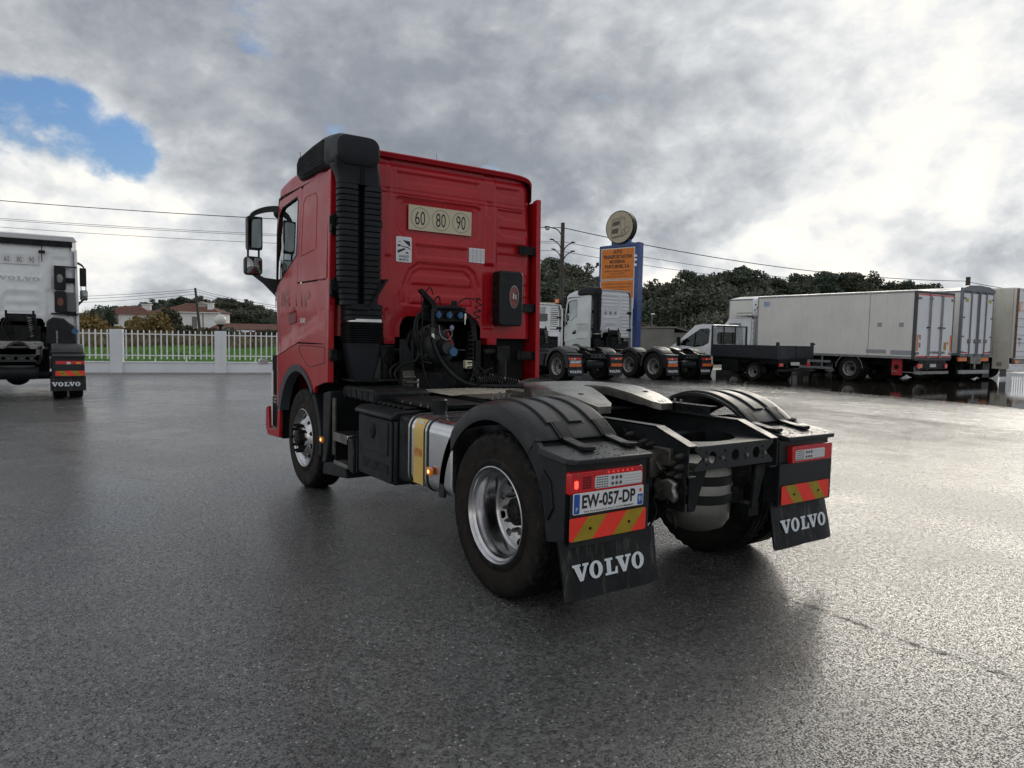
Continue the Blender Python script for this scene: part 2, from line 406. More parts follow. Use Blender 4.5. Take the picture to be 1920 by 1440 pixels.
# ---- lettering
def textmesh(s, w, h, bold=0.0, depth=.002):
    """mesh of a line of text in the XZ plane facing -Y, centred, w wide and h high"""
    cu = bpy.data.curves.new('t', 'FONT'); cu.body = s; cu.size = 1; cu.offset = bold; cu.extrude = 0.0; cu.resolution_u = 3
    o = bpy.data.objects.new('t', cu); COL.objects.link(o); dg = bpy.context.evaluated_depsgraph_get()
    me = bpy.data.meshes.new_from_object(o.evaluated_get(dg)); bpy.data.objects.remove(o)
    vs = [tuple(v.co) for v in me.vertices]; fs = [tuple(p.vertices) for p in me.polygons]; bpy.data.meshes.remove(me)
    x0, x1 = min(v[0] for v in vs), max(v[0] for v in vs); y0, y1 = min(v[1] for v in vs), max(v[1] for v in vs)
    mb = MB(); mb.add([((v[0]-(x0+x1)/2)*w/(x1-x0), -.0, (v[1]-(y0+y1)/2)*h/(y1-y0)) for v in vs], fs); return mb
def text(s, w, h, m, parent, M_, bold=0.0, name='lettering'):
    """M_ places local (x right, -y outwards, z up)"""
    mb = textmesh(s, w, h, bold); mb.xf(M_); return mb.build(name, m, parent, smooth=False, recalc=False)
def facing(loc, right, upv=(0, 0, 1)):
    r = Vector(right).normalized(); u = Vector(upv).normalized(); y = u.cross(r)
    M_ = Matrix((r, y, u)).transposed().to_4x4(); M_.translation = Vector(loc); return M_
def slab_word(w, h):
    """the word VOLVO in heavy slab-serif capitals, w x h, XZ plane"""
    mb = MB(); cw = w/5.0
    def poly(pts, x0, holes=()):
        panel([(x0+u*cw, v*h) for u, v in pts], fl('y', 0, -1), 0, [[(x0+u*cw, v*h) for u, v in q] for q in holes], step=.5, mb=mb)
    Vp = [(-.08, 1), (-.08, .86), (.02, .86), (.38, 0), (.60, 0), (.93, .86), (1.02, .86), (1.02, 1), (.60, 1), (.60, .86), (.72, .86), (.55, .36), (.38, .86), (.48, .86), (.48, 1)]
    Lp = [(.04, 1), (.04, .86), (.16, .86), (.16, .14), (.04, .14), (.04, 0), (.92, 0), (.92, .42), (.80, .42), (.72, .14), (.46, .14), (.46, .86), (.60, .86), (.60, 1)]
    Op = circ(.5, .5, .46, 20, .53); Oi = circ(.5, .5, .17, 14, .38)
    for k, ch in enumerate('VOLVO'):
        x0 = -w/2+k*cw+(.08*cw if ch == 'L' else 0)
        if ch == 'V': poly(Vp, x0)
        elif ch == 'L': poly(Lp, x0)
        else: poly(Op, x0, [Oi])
    return mb
# ================================================================ wheels (meshes shared by every vehicle)
WM = {}
def wheel_meshes(kind):
    if kind in WM: return WM[kind]
    out = []
    def tyre(x_out, width):   # local: outer face at x=-x_out, axis through origin
        R = .522; mb = MB(); w = width; n = 120
        prof = [(.290, .020), (.300, .006), (.318, .0), (.345, .004), (.352, .009), (.41, .004), (.47, .004), (.497, .010), (.508, .018)]
        tr = [(.5195, .030), (R, .042)]
        for k in range(4):
            c = w*(k+1)/5; tr += [(R, c-.008), (R-.012, c-.005), (R-.012, c+.005), (R, c+.008)]
        tr += [(R, w-.042), (.5195, w-.030)]
        prof = prof+tr+[(r, w-t) for r, t in reversed(prof)]
        mb.lathe(prof, (-x_out, 0, 0), 'x', n)
        # shoulder blocks: every third segment of the shoulder rings drops in
        q = len(prof)
        for j in (8, 9, 10, q-9, q-10, q-11):
            for i in range(n):
                if i % 3 == 0:
                    v = mb.v[j*n+i]; f_ = 1-.011/.52; mb.v[j*n+i] = (v[0]+(.004 if j < 12 else -.004), v[1]*f_, v[2]*f_)
        return mb
    nut = []
    if kind in ('rear', 'rear_steel', 'rear_small'):
        alu = CHROME if kind == 'rear' else STEELR
        t = tyre(0, .275); t2 = tyre(-.315, .275); t.add(t2.v, t2.f)
        out.append(('wheel', t.mesh('wheel', RUB, ang=30)))
        r = MB()
        r.lathe([(.298, .020), (.307, .006), (.307, .0), (.300, -.003), (.291, .006), (.287, .020), (.272, .034), (.266, .060), (.256, .078), (.252, .13), (.250, .185), (.240, .195), (.222, .197)], (0, 0, 0), 'x', 64)
        # dished disc with ten round hand holes
        hol = [circ(.205*math.cos(2*PI*(k+.5)/10), .205*math.sin(2*PI*(k+.5)/10), .027, 12) for k in range(10)]
        def fm(u, v, d):
            q = math.hypot(u, v); t = .197+(.222-q)*.25
            return (t+d, u, v)
        panel(circ(0, 0, .222, 48), fm, .012, hol, step=.04, mb=r)
        r.lathe([(.298, .02), (.290, .30), (.298, .56)], (0, 0, 0), 'x', 48)
        out.append(('rim', r.mesh('rim', alu, ang=30)))
        hb = MB(); hb.lathe([(.0, .15), (.075, .15), (.088, .162), (.092, .26)], (0, 0, 0), 'x', 24)
        for k in range(10): a = 2*PI*k/10; hb.cyl((.165, .055*math.cos(a), .055*math.sin(a)), (.142, .055*math.cos(a), .055*math.sin(a)), .008, n=6)
        out.append(('hub', hb.mesh('hub', BLKD)))
        nb = MB()
        for k in range(10):
            a = 2*PI*k/10; c, s = .138*math.cos(a), .138*math.sin(a)
            nb.cyl((.222, c, s), (.180, c, s), .019, .017, n=6); nb.cyl((.180, c, s), (.160, c, s), .010, .009, n=6)
        out.append(('lug_nut', nb.mesh('lug_nut', GREYM)))
        vd = MB(); vd.cyl((.28, 0, 0), (.282, 0, 0), .25, n=24); out.append(('brake_drum', vd.mesh('brake_drum', VOID)))
    else:
        t = tyre(0, .295); out.append(('wheel', t.mesh('wheel', RUB, ang=30))); r = MB()
        r.lathe([(.298, .020), (.307, .006), (.307, .0), (.300, -.003), (.291, .006), (.287, .020), (.272, .034), (.262, .050), (.250, .052)], (0, 0, 0), 'x', 64)
        hol = [circ(.212*math.cos(2*PI*(k+.5)/10), .212*math.sin(2*PI*(k+.5)/10), .024, 12) for k in range(10)]
        def fm(u, v, d):
            q = math.hypot(u, v)
            t = .052-(.25-q)*.75 if q > .155 else -.0193-(.155-q)*.05
            return (t+d, u, v)
        panel(circ(0, 0, .250, 48), fm, .012, hol, step=.035, mb=r)
        r.lathe([(.298, .02), (.290, .29)], (0, 0, 0), 'x', 48)
        out.append(('rim', r.mesh('rim', CHROME, ang=30)))
        hb = MB(); hb.lathe([(.0, -.075), (.07, -.075), (.085, -.065), (.092, -.02)], (0, 0, 0), 'x', 24)
        out.append(('hub', hb.mesh('hub', BLKD)))
        nb = MB()
        for k in range(10):
            a = 2*PI*k/10; c, s = .138*math.cos(a), .138*math.sin(a)
            nb.cyl((-.02, c, s), (-.05, c, s), .020, .018, n=6); nb.cyl((-.05, c, s), (-.085, c, s), .015, .014, n=8)
        out.append(('lug_nut', nb.mesh('lug_nut', BLKD)))
        vd = MB(); vd.cyl((.15, 0, 0), (.152, 0, 0), .25, n=24); out.append(('brake_drum', vd.mesh('brake_drum', VOID)))
    WM[kind] = out; return out
def put_wheel(parent, xs, y, kind='rear', z=.52, scale=1.0, rot=0.0):
    """xs: signed x of the outer tyre face"""
    ms = wheel_meshes(kind)
    w = put('wheel', ms[0][1], parent, (xs, y, z), (rot, 0, 0 if xs < 0 else PI)); w.scale = (scale,)*3
    for n_, me in ms[1:]:
        o = put(n_, me, w)
        if n_ == 'lug_nut': stuff(o)
    return w
# ================================================================ chassis pieces
def hazard_board(parent, x0, x1, z0, z1, y, flip, face=-1):
    b = MB(); b.prism(rrect(x0, x1, z0, z1, .012, 3), 'y', y, y+.004); o = b.build('hazard_board', HRED, parent)
    w, h = x1-x0, z1-z0; st = MB()
    for k in range(2):
        u = x0+w*((.036, .547)[k] if not flip else (.06, .53)[k]); s_ = w*.243; sh = w*.19
        q = [(u, z0), (u+s_, z0), (u+sh+s_, z1), (u+sh, z1)] if not flip else [(u+sh, z0), (u+sh+s_*.86, z0), (u+s_*.86, z1), (u, z1)]
        q = [(min(max(a, x0+.002), x1-.002), b_) for a, b_ in q]
        st.prism(q, 'y', y-.0012, y)
    st.build('stripe', HYEL, o, smooth=False)
    for u in (.25, .76): sc = MB(); sc.cyl((x0+w*u, y-.006, z0+h*.48), (x0+w*u, y, z0+h*.48), .008, n=8); sc.build('screw', BLKD, o)
    return o
def taillight(parent, side, x0, x1, z0, z1, y, hero):
    """x0 outer end (|x| large)"""
    a, b = min(x0, x1), max(x0, x1)
    h = MB(); h.prism(rrect(a, b, z0, z1, .012, 3), 'y', y, y+.075)
    o = h.build('tail_light', REDL, parent, bevel=.005)
    if not hero:
        w = b-a; l = MB(); l.prism(rrect(a+w*.38, a+w*.52, z0+.02, z1-.02, .01, 2), 'y', y-.003, y); l.build('lens', LENSW, o)
        l = MB(); l.prism(rrect(*( (a+w*.12, a+w*.30) if side < 0 else (a+w*.70, a+w*.88)), z0+.02, z1-.02, .01, 2), 'y', y-.003, y); l.build('indicator_lens', AMB, o); return o
    u0, u1 = (a+.17, b-.012) if side < 0 else (a+.03, b-.10)
    l = MB(); l.prism(rrect(u0, u1, z0+.022, z1-.030, .014, 4), 'y', y-.004, y); l.build('clear_lens', LENSW, o, bevel=.002)
    d = MB(); W = u1-u0; H = z1-.030-z0-.022; zb = z0+.022
    for r_ in range(5):
        for c_ in range(5): d.box(u0+.010+c_*.018, u0+.022+c_*.018, y-.0055, y-.004, zb+.006+r_*H/5.3, zb+.012+r_*H/5.3)
    for r_ in range(2):
        for c_ in range(3): d.prism(circ(u0+W*.36+c_*W*.085, zb+H*(.28+.45*r_), .0105, 10), 'y', y-.0055, y-.004)
    stuff(d.build('reflector', LENSD, o, smooth=False))
    e = MB()
    for r_ in range(4):
        for c_ in range(7): e.sphere((u0+W*.62+c_*W*.052, y-.004, zb+H*(.16+.225*r_)), .0085, 8, (1, .35, 1))
    stuff(e.build('reflector', LENSW, o))
    if side < 0:
        s_ = MB(); s_.prism(rrect(a+.028, a+.052, z0+.035, z1-.045, .008, 3), 'y', y-.003, y); s_.build('lamp_segment', REDE, o)
        s_ = MB()
        for k in range(6): s_.prism(circ(a+.27+k*.036, z1-.016, .0055, 8), 'y', y-.002, y)
        stuff(s_.build('lamp_segment', mat('red_lamp_faint', (.8, .02, .02), .2, emit=.45, ecol=(1, .06, .03)), o))
        s_ = MB()
        for k in range(3):
            for j in range(5): s_.box(a+.085+k*.022, a+.102+k*.022, y-.002, y, z0+.03+j*.014, z0+.039+j*.014)
        stuff(s_.build('lamp_grid', mat('deep_red', (.12, .002, .004), .3), o))
    sc = MB()
    for u in (a+.045, (a+b)/2-.02, b-.02):
        for v in (z0+.011, z1-.012): sc.cyl((u, y-.003, v), (u, y, v), .0055, n=8)
    stuff(sc.build('screw', GREYM, o))
    return o
def fender(parent, s, yc, hero, last=True, front=True, flaplogo=True, lamp=(.792, .915), plate=None, half=1.25):
    """rear wheel fender on side s (-1 left, +1 right) around an axle at y=yc, with its tail unit if last"""
    if hero and s > 0: half = 1.218
    r, zc, yc0 = .690, .54, yc+.02; xi, xo = s*.63, s*half
    mb = MB()
    n = 40 if hero else 20; a_start, a_end = -3, 133
    def prof(a):
        # outer shell section at angle a: list of (x, radius)
        rr = r
        return [(xi, rr-.02), (xi, rr), (s*.70, rr+.004), (s*1.13, rr+.004), (s*(half-.045), rr-.002), (s*(half-.014), rr-.018), (xo, rr-.045), (xo, rr-.115), (s*(half-.02), rr-.115), (s*(half-.03), rr-.035), (s*1.0, rr-.018)]
    rings = []
    for k in range(n+1):
        a = rad(a_start+(a_end-a_start)*k/n)
        rings.append([(x, yc0+q*math.cos(a), zc+q*math.sin(a)) for x, q in prof(a)])
    o = mb.loft(rings).build('fender', FEND, parent, ang=32)
    # raised ribs over the top
    for xc in (1.055, .885, .715):
        if not hero: break
        rb = MB(); w = .052; L = []
        for k in range(25):
            a = rad(50+(122.5-50)*k/24); e_ = [(s*(xc+w), r+.002), (s*(xc+w), r+.012), (s*(xc+w-.008), r+.017), (s*(xc-w+.008), r+.017), (s*(xc-w), r+.012), (s*(xc-w), r+.002)]
            L.append([(x, yc0+q*math.cos(a), zc+q*math.sin(a)) for x, q in e_])
        rb.loft(L).build('rib', FEND, o, ang=30)
        gr = MB(); L = []
        gr2 = MB()
        for sx in (-1, 1):
            L = []
            for k in range(25):
                a = rad(49+(123.5-49)*k/24); e_ = [(s*(xc+sx*(w+.010)), r+.006), (s*(xc+sx*w), r+.0065), (s*(xc+sx*w), r+.002), (s*(xc+sx*(w+.010)), r+.002)]
                L.append([(x, yc0+q*math.cos(a), zc+q*math.sin(a)) for x, q in e_])
            gr2.loft(L)
        stuff(gr2.build('rib_edge', BLK, o))
    if hero:
        # seam between arch and rear part
        sm = MB(); L = []
        for x in np.linspace(.64, half+.002, 8): L.append([(s*x, yc0+q*math.cos(t), zc+q*math.sin(t)) for t, q in ((rad(132.2), r+.0055), (rad(133.2), r+.0055), (rad(133.2), r-.01), (rad(132.2), r-.01))])
        sm.loft(L).build('seam', BLKD, o)
    if not last: return o
    yb = yc-.74
    # rear part: side cheek, housing and shelf
    hs = MB()
    ch = [(yc0+(r-.115)*math.cos(rad(t)), zc+(r-.115)*math.sin(rad(t))) for t in (133, 145, 158, 170, 178)]
    side = [(yc0+r*math.cos(rad(131)), zc+r*math.sin(rad(131))), (yc-.50, 1.0), (yb+.02, .955), (yb+.02, .53), (yc-.57, .50)]+ch[::-1]
    hs.prism(side, 'x', s*(half-.035), s*half)
    hs.prism([(yc-.38, 1.07), (yc-.44, 1.03), (yc-.50, 1.0), (yb+.02, .955), (yb+.02, .53), (yc-.60, .50), (yc-.60, .90)], 'x', s*.64, s*(half-.035))
    hs.build('tail_housing', FEND, o, bevel=.008)
    if hero:
        sc = MB(); sc.prism([(yc-.53, .90), (yc-.60, .84), (yc-.63, .70), (yc-.58, .62), (yc-.55, .72), (yc-.50, .82)], 'x', s*(half-.002), s*(half+.012)); sc.build('cheek_ridge', BLK, o, bevel=.005)
    sh = MB(); sh.loft([[(s*.655, yb-.045, .955), (s*(half-.03), yb-.045, .955), (s*(half+.02), yb+.0, .957), (s*(half+.035), yc-.50, .985), (s*.655, yc-.50, .985)],
                        [(s*.655, yb-.045, .985), (s*(half-.03), yb-.045, .985), (s*(half+.015), yb+.0, .99), (s*(half+.022), yc-.50, 1.022), (s*.655, yc-.50, 1.022)]])
    sh.build('lamp_shelf', FEND, o, bevel=.007)
    if hero:
        for xc in (1.03, .705):   # rubber straps with buckles
            st = MB(); L = []
            for k in range(13):
                a = rad(122+(134-122)*k/8) if k <= 8 else None
                if a is not None: y, z = yc0+(r+.012)*math.cos(a), zc+(r+.012)*math.sin(a)
                else:
                    t = (k-8)/4; y, z = yc0+(r+.012)*math.cos(rad(134))*(1-t)+(yc-.605-yc0)*t, (zc+(r+.012)*math.sin(rad(134)))*(1-t)+1.022*t
                L.append([(s*(xc+.036), y, z-.012), (s*(xc+.036), y, z+.006), (s*(xc-.036), y, z+.006), (s*(xc-.036), y, z-.012)])
            st.loft(L); so_ = st.build('strap', HOSE, o, bevel=.003)
            bk = MB(); bk.box(s*(xc-.042), s*(xc+.042), yc-.665, yc-.60, 1.005, 1.030); bk.build('buckle', BLKD, so_, bevel=.005)
            for sx in (-1, 1):
                fr = MB(); L = []
                for k in range(9):
                    a = rad(121.5+(133-121.5)*k/8); L.append([(s*(xc+sx*e), yc0+q*math.cos(a), zc+q*math.sin(a)) for e, q in ((.040, r), (.040, r+.016), (.050, r+.016), (.050, r))])
                fr.loft(L); fr.build('strap_guide', BLK, so_)
    if hero:
        dr_ = MB(); rr_d = random.Random(int(s*7+50))
        for k_ in range(130):
            x_ = s*rr_d.uniform(.68, half-.02); y_ = rr_d.uniform(yb-.035, yc-.53); z_ = 1.022-(1.022-.987)*((yc-.50)-y_)/(.285)
            dr_.sphere((x_, y_, z_), rr_d.choice([.0025, .0035, .0045, .006]), 6, (1, 1, .5))
        stuff(dr_.build('raindrops', mat('raindrop', (.5, .5, .5), .03, 0, 0, trans=1.0), o))
    taillight(parent, s, s*(half-.005), s*(.735 if hero and s > 0 else .705), lamp[0], lamp[1], yb-.02, hero)
    # mudflap, curling forward at its outer edge
    fp = MB()
    def ff(i, j):
        x = (.572 if hero and s < 0 else .548 if hero else .60)*(1-i)+(half+.02)*i; z = .535-.318*j; y = yb-.0+.012-.055*j+.035*max(0, (i-.8)/.2)**2*(1-.5*j)+.004*math.sin(9*i+3*j)
        return (s*x, y, z)
    fp.grid(16, 8, ff); k = len(fp.v); fp2 = MB(); fp2.grid(16, 8, lambda i, j: (ff(i, j)[0], ff(i, j)[1]+.012, ff(i, j)[2]))
    fp.add(fp2.v, fp2.f)
    fo = put('mudflap', fp.mesh('mudflap', FLAP, recalc=False), parent)
    if flaplogo:
        wd = slab_word(.53, .092); Mx = facing((s*(.90 if s > 0 else .945), yb-.033, .318), (1, 0, 0), (0, .17, 1))
        wd.xf(Mx); wd.build('lettering', LETW, fo, smooth=False, recalc=False)
    return o
def rail(parent, s, y_end, y_front, y_kick, detail=True):
    """C-section frame rail"""
    top = [(y_end, 1.012), (y_end+.27, 1.10), (y_front, 1.02)] if y_front > 3 else [(y_end, 1.012), (y_end+.27, 1.10), (y_front, 1.10)]
    top = [(y_end, 1.012), (y_end+.27, 1.103), (y_end+2.9, 1.103), (y_end+3.6, 1.0), (y_front, .98)]
    bot = [(y_front, .72), (y_end+3.6, .74), (y_end+2.9, .82), (y_end, .82)]
    mb = MB(); mb.prism(top+bot, 'x', s*.43, s*.422)
    for (a, b) in zip(top, top[1:]):
        mb.loft([[(s*.43, a[0], a[1]), (s*.355, a[0], a[1]), (s*.355, a[0], a[1]-.009), (s*.43, a[0], a[1]-.009)], [(s*.43, b[0], b[1]), (s*.355, b[0], b[1]), (s*.355, b[0], b[1]-.009), (s*.43, b[0], b[1]-.009)]])
    for (a, b) in zip(bot, bot[1:]):
        mb.loft([[(s*.43, a[0], a[1]), (s*.355, a[0], a[1]), (s*.355, a[0], a[1]+.009), (s*.43, a[0], a[1]+.009)], [(s*.43, b[0], b[1]), (s*.355, b[0], b[1]), (s*.355, b[0], b[1]+.009), (s*.43, b[0], b[1]+.009)]])
    return mb.build('frame_rail', CHAS, parent, ang=20)
def fifth_wheel(parent, yc, hero=True):
    """coupling plate: horseshoe with a slot open to the rear"""
    zt = 1.265
    out = [(-.13, yc-.55+.12), (-.17, yc-.55), (-.36, yc-.55), (-.40, yc-.48), (-.46, yc-.18), (-.475, yc+.05), (-.44, yc+.25), (-.34, yc+.40), (-.20, yc+.48), (0, yc+.50)]
    out = [(-.06, yc-.02), (-.085, yc-.14), (-.20, yc-.48), (-.25, yc-.53), (-.37, yc-.53), (-.405, yc-.45), (-.46, yc-.15), (-.475, yc+.05), (-.44, yc+.25), (-.34, yc+.39), (-.20, yc+.46), (0, yc+.48)]
    right = [(-u, v) for u, v in reversed(out[:-1])]
    poly = out+right+[(0, yc+.05)]
    def fm(u, v, d):
        z = zt
        t = (yc-.12)-v
        if t > 0: z -= .20*t+.10*max(0, t-.2)
        e = max(0, abs(u)-.40)*.25
        return (u, v, z-e-d*(.75 if t > .3 else 1))
    mb = panel(poly, fm, .065, step=.07); o = mb.build('fifth_wheel', WHEELP, parent, bevel=.006, ang=30)
    gr = MB()
    for s in (-1, 1):
        for k in range(3):
            x = s*(.27+.035*k)
            gr.loft([[(x-.006, yc-.50, fm(x, yc-.50, 0)[2]+.0015), (x+.006, yc-.50, fm(x, yc-.50, 0)[2]+.0015)], [(x-.006+s*.03, yc-.2, fm(x, yc-.2, 0)[2]+.0015), (x+.006+s*.03, yc-.2, fm(x, yc-.2, 0)[2]+.0015)]], closed=False, caps=False)
    stuff(gr.build('wear_groove', GREYM, o, recalc=False))
    pd = MB()
    for s in (-1, 1):
        pd.box(s*.30, s*.44, yc-.10, yc+.16, 1.14, 1.225); pd.box(s*.28, s*.47, yc-.22, yc+.28, 1.118, 1.14)
        pd.box(s*.30, s*.345, yc-.3, yc+.3, 1.15, 1.235)
    pd.box(-.30, .30, yc+.02, yc+.34, 1.15, 1.20)
    pd.build('pedestal', BLKD, parent, bevel=.005)
    pl = MB(); pl.box(-.50, .50, yc-.30, yc+.42, 1.106, 1.118); pl.box(.36, .56, yc-.42, yc+.3, 1.106, 1.120); pl.build('mounting_plate', BLKD, parent)
    for s, ys in ((1, (-.12, -.20, -.28, -.40, -.46, -.52)), (-1, (.40, .47, .54))):
        for k, dy in enumerate(ys):
            b = MB(); x = s*.47 if s > 0 else -.47; b.cyl((x, yc+dy, 1.10), (x, yc+dy, 1.135), .020, n=6); b.cyl((x, yc+dy, 1.135), (x, yc+dy, 1.185), .010, n=8)
            if k < 3 and s > 0: b.cyl((x, yc+dy, 1.118), (x, yc+dy, 1.165), .028, .012, n=10)
            b.build('bolt', GREYM, parent)
    return o
def crossmember(parent, ye, hero=True):
    z0, z1 = .857, 1.004
    out = [(-.375, z0), (.375, z0), (.375, z0+.02), (.30, (z0+z1)/2), (.375, z1-.02), (.375, z1), (-.375, z1), (-.375, z1-.02), (-.30, (z0+z1)/2), (-.375, z0+.02)]
    h = [circ(-.215, .932, .036, 16), circ(.0, .932, .036, 16), circ(.205, .932, .036, 16)]
    for x in (-.10, .10): h += [circ(x, .965, .009, 8), circ(x, .900, .009, 8)]
    h += [circ(-.27, .965, .008, 8), circ(-.27, .89, .008, 8), circ(.27, .965, .008, 8), circ(.27, .89, .008, 8)]
    mb = panel(out, lambda u, v, d: (u, ye+d, v), .008, h, step=.08); o = mb.build('rear_crossmember', CHAS, parent, ang=30)
    def crv(i, j):
        x = -.40+.80*i; inner = ye+.10+.36*abs(2*i-1)**2.6
        return (x, ye+.004+(inner-ye)*j, z1+.001+.0*j)
    t = MB(); t.grid(24, 4, crv); t2 = MB(); t2.grid(24, 4, lambda i, j: (crv(i, j)[0], crv(i, j)[1], z1-.008)); t.add(t2.v, t2.f)
    put('top_flange', t.mesh('top_flange', CHAS, recalc=False), o)
    b = MB()
    for x in (-.285, -.13, .105, .285): b.cyl((x, ye-.012, .925), (x, ye, .925), .013, n=6)
    stuff(b.build('bolt', GREYM, o))
    return o
def coil(p0, p1, R, r, turns, axis_bend=0.0, n=5):
    p0, p1 = Vector(p0), Vector(p1); d = (p1-p0); t = d.normalized(); a = t.orthogonal().normalized(); b = t.cross(a); N = int(turns*12)
    return [p0+d*(k/N)+a*(R*math.cos(2*PI*turns*k/N))+b*(R*math.sin(2*PI*turns*k/N))+Vector((0, 0, -axis_bend*math.sin(PI*k/N))) for k in range(N+1)]
def spline(pts, n=8):
    pts = [Vector(p) for p in pts]; P_ = [pts[0]*2-pts[1]]+pts+[pts[-1]*2-pts[-2]]; out = []
    for i in range(1, len(P_)-2):
        for k in range(n):
            t = k/n; a, b, c, d = P_[i-1], P_[i], P_[i+1], P_[i+2]
            out.append(.5*((2*b)+(c-a)*t+(2*a-5*b+4*c-d)*t*t+(3*b-a-3*c+d)*t**3))
    return out+[pts[-1]]
# ================================================================ cab
def rear_wall(root, paint, yw, zm, res, window=False, stripes=False):
    """pressed rear wall: real relief on a grid. zm maps the reference heights to this cab"""
    H = 3.368
    xs = np.arange(-1.235, 1.2351, res); zs = np.arange(1.60, H+.001, res)
    xs = np.linspace(-1.235, 1.235, int(2.47/res)+1); zs = np.linspace(1.60, H, int((H-1.6)/res)+1)
    Xg, Zg = np.meshgrid(xs, zs)
    dep = np.zeros_like(Xg)      # + is inwards
    def press(poly, d, w=.016, rim=0):
        nonlocal dep
        sd = sdpoly(Xg, Zg, poly); t = np.clip((w/2-sd)/w, 0, 1); t = t*t*(3-2*t); dep = dep+d*t
    def mir(p): return p
    if stripes:
        for z in (3.18, 3.05, 2.92, 2.80): press([(-.62, z), (.42, z), (.42, z-.10), (-.62, z-.10)], .014)
        press(rrect(-.50, .42, 2.42, 2.70, .05), .016)
        for z in (2.36, 2.29): press([(-.52, z), (.44, z), (.44, z-.035), (-.52, z-.035)], .012)
        press([(-.30, 2.0), (-.24, 2.14), (.20, 2.14), (.26, 2.0)], .012)
        for k in range(12): z = 3.18-k*.125; press([(.62, z), (1.04, z), (1.04, z-.085), (.62, z-.085)], .014)
    else:
        press([(-.53, 3.23), (.435, 3.232), (.435, 3.165), (.40, 3.148), (-.41, 3.138), (-.52, 3.185)], .016)
        press([(.645, 3.222), (.948, 3.228), (.948, 3.145), (.73, 3.140), (.65, 3.18)], .014)
        for z in (3.012, 3.055): press([(-1.06, z+.003), (1.08, z+.003), (1.08, z-.003), (-1.06, z-.003)], .009, .012)
        press(rrect(-.525, .458, 2.585, 2.985, .09) if False else [(-.50, 2.985), (.42, 2.988), (.455, 2.96), (.452, 2.68), (.42, 2.63), (.28, 2.59), (-.20, 2.572), (-.42, 2.60), (-.49, 2.65), (-.525, 2.76), (-.525, 2.96)], .022, .03)
        press(rrect(-.47, .40, 2.625, 2.95, .06), .006, .02)
        press([(.675, 2.992), (1.01, 2.992), (1.01, 2.90), (.78, 2.90), (.68, 2.935)], .014)
        press([(.692, 2.803), (1.065, 2.806), (1.065, 2.718), (.78, 2.716), (.70, 2.76)], .014)
        press([(.674, 2.62), (1.078, 2.622), (1.085, 2.30), (.674, 2.30)], .022, .05)
        press([(.696, 2.525), (1.07, 2.525), (1.07, 2.425), (.70, 2.425)], .012)
        for z in (2.20, 2.06, 1.92): press([(.98, z), (1.09, z), (1.09, z-.08), (.98, z-.08)], .010)
        press([(-.303, 2.530), (.297, 2.531), (.298, 2.420), (-.298, 2.418)], .014)
        press([(-.463, 1.93), (-.445, 2.13), (-.38, 2.28), (-.275, 2.354), (.31, 2.352), (.40, 2.29), (.455, 2.15), (.47, 1.93)], .016, .02)
        press([(-.40, 1.93), (-.385, 2.13), (-.33, 2.25), (-.25, 2.30), (.27, 2.30), (.34, 2.25), (.395, 2.13), (.41, 1.93)], .010, .014)
        press([(-.335, 2.142), (-.33, 2.205), (-.28, 2.237), (.29, 2.235), (.345, 2.20), (.358, 2.14)], -.014)
        press([(-.355, 1.945), (-.34, 2.01), (-.27, 2.035), (.29, 2.036), (.36, 2.0), (.37, 1.94)], -.012)
        press(rrect(.515, .64, 1.70, 2.385, .01), .012, .012)
        press(circ(.60, 1.82, .028, 12, .06), .008, .012); press(circ(-.62, 1.82, .028, 12, .06), .008, .012)
    # flat vertical ribs and roof band
    for a, b in ((-.645, -.575), (.512, .638)): press([(a, 3.33), (b, 3.33), (b, 2.40), (a, 2.40)], -.010, .010)
    for a, b in ((-.645, -.60), (.53, .60)): press([(a, 3.05), (b, 3.05), (b, 2.9), (a, 2.9)], .008, .01)
    # body shape
    W = np.interp(Zg, [1.6, 2.6, 3.05, 3.2, 3.29, 3.33, 3.355, 3.37], [1.145, 1.13, 1.095, 1.092, 1.084, 1.07, 1.05, 1.02])
    Rr = .13; ax = np.abs(Xg); sx = np.sign(Xg)
    flat = W-Rr*.7; t = np.clip((ax-flat*1.0)/(1.235-flat), 0, 1)
    xx = np.where(ax < flat, ax, flat+(W+.085-flat)*np.sin(t*PI/2)); yy = np.where(ax < flat, 0, .26*(1-np.cos(t*PI/2)))
    topt = np.clip((Zg-3.22)/.08, 0, 1); yy = yy+.03*topt**2
    # plan bend between ribs (centre panel a touch proud)
    yy = yy+dep*(1-t)
    cut = [(-.47, 1.5), (-.48, 1.70), (-.445, 1.785), (-.40, 1.81), (.40, 1.81), (.437, 1.785), (.48, 1.70), (.477, 1.5)]
    nz, nx = Xg.shape; idx = np.arange(nz*nx).reshape(nz, nx)
    cx = (Xg[:-1, :-1]+Xg[1:, 1:])/2; cz = (Zg[:-1, :-1]+Zg[1:, 1:])/2
    keep = ~inpoly(cx, cz, cut)
    if window: keep &= ~inpoly(cx, cz, rrect(-.05, .45, 2.35, 2.78, .05))
    a = idx[:-1, :-1][keep]; b = idx[:-1, 1:][keep]; c = idx[1:, 1:][keep]; d = idx[1:, :-1][keep]
    P3 = np.stack([sx*xx, yw+yy, np.vectorize(zm)(Zg)], -1).reshape(-1, 3)
    mb = MB(); mb.v = [tuple(p) for p in P3.tolist()]; mb.f = list(zip(a.tolist(), b.tolist(), c.tolist(), d.tolist()))
    o = put('rear_wall', mb.mesh('rear_wall', paint, recalc=False, ang=55), root)
    return o
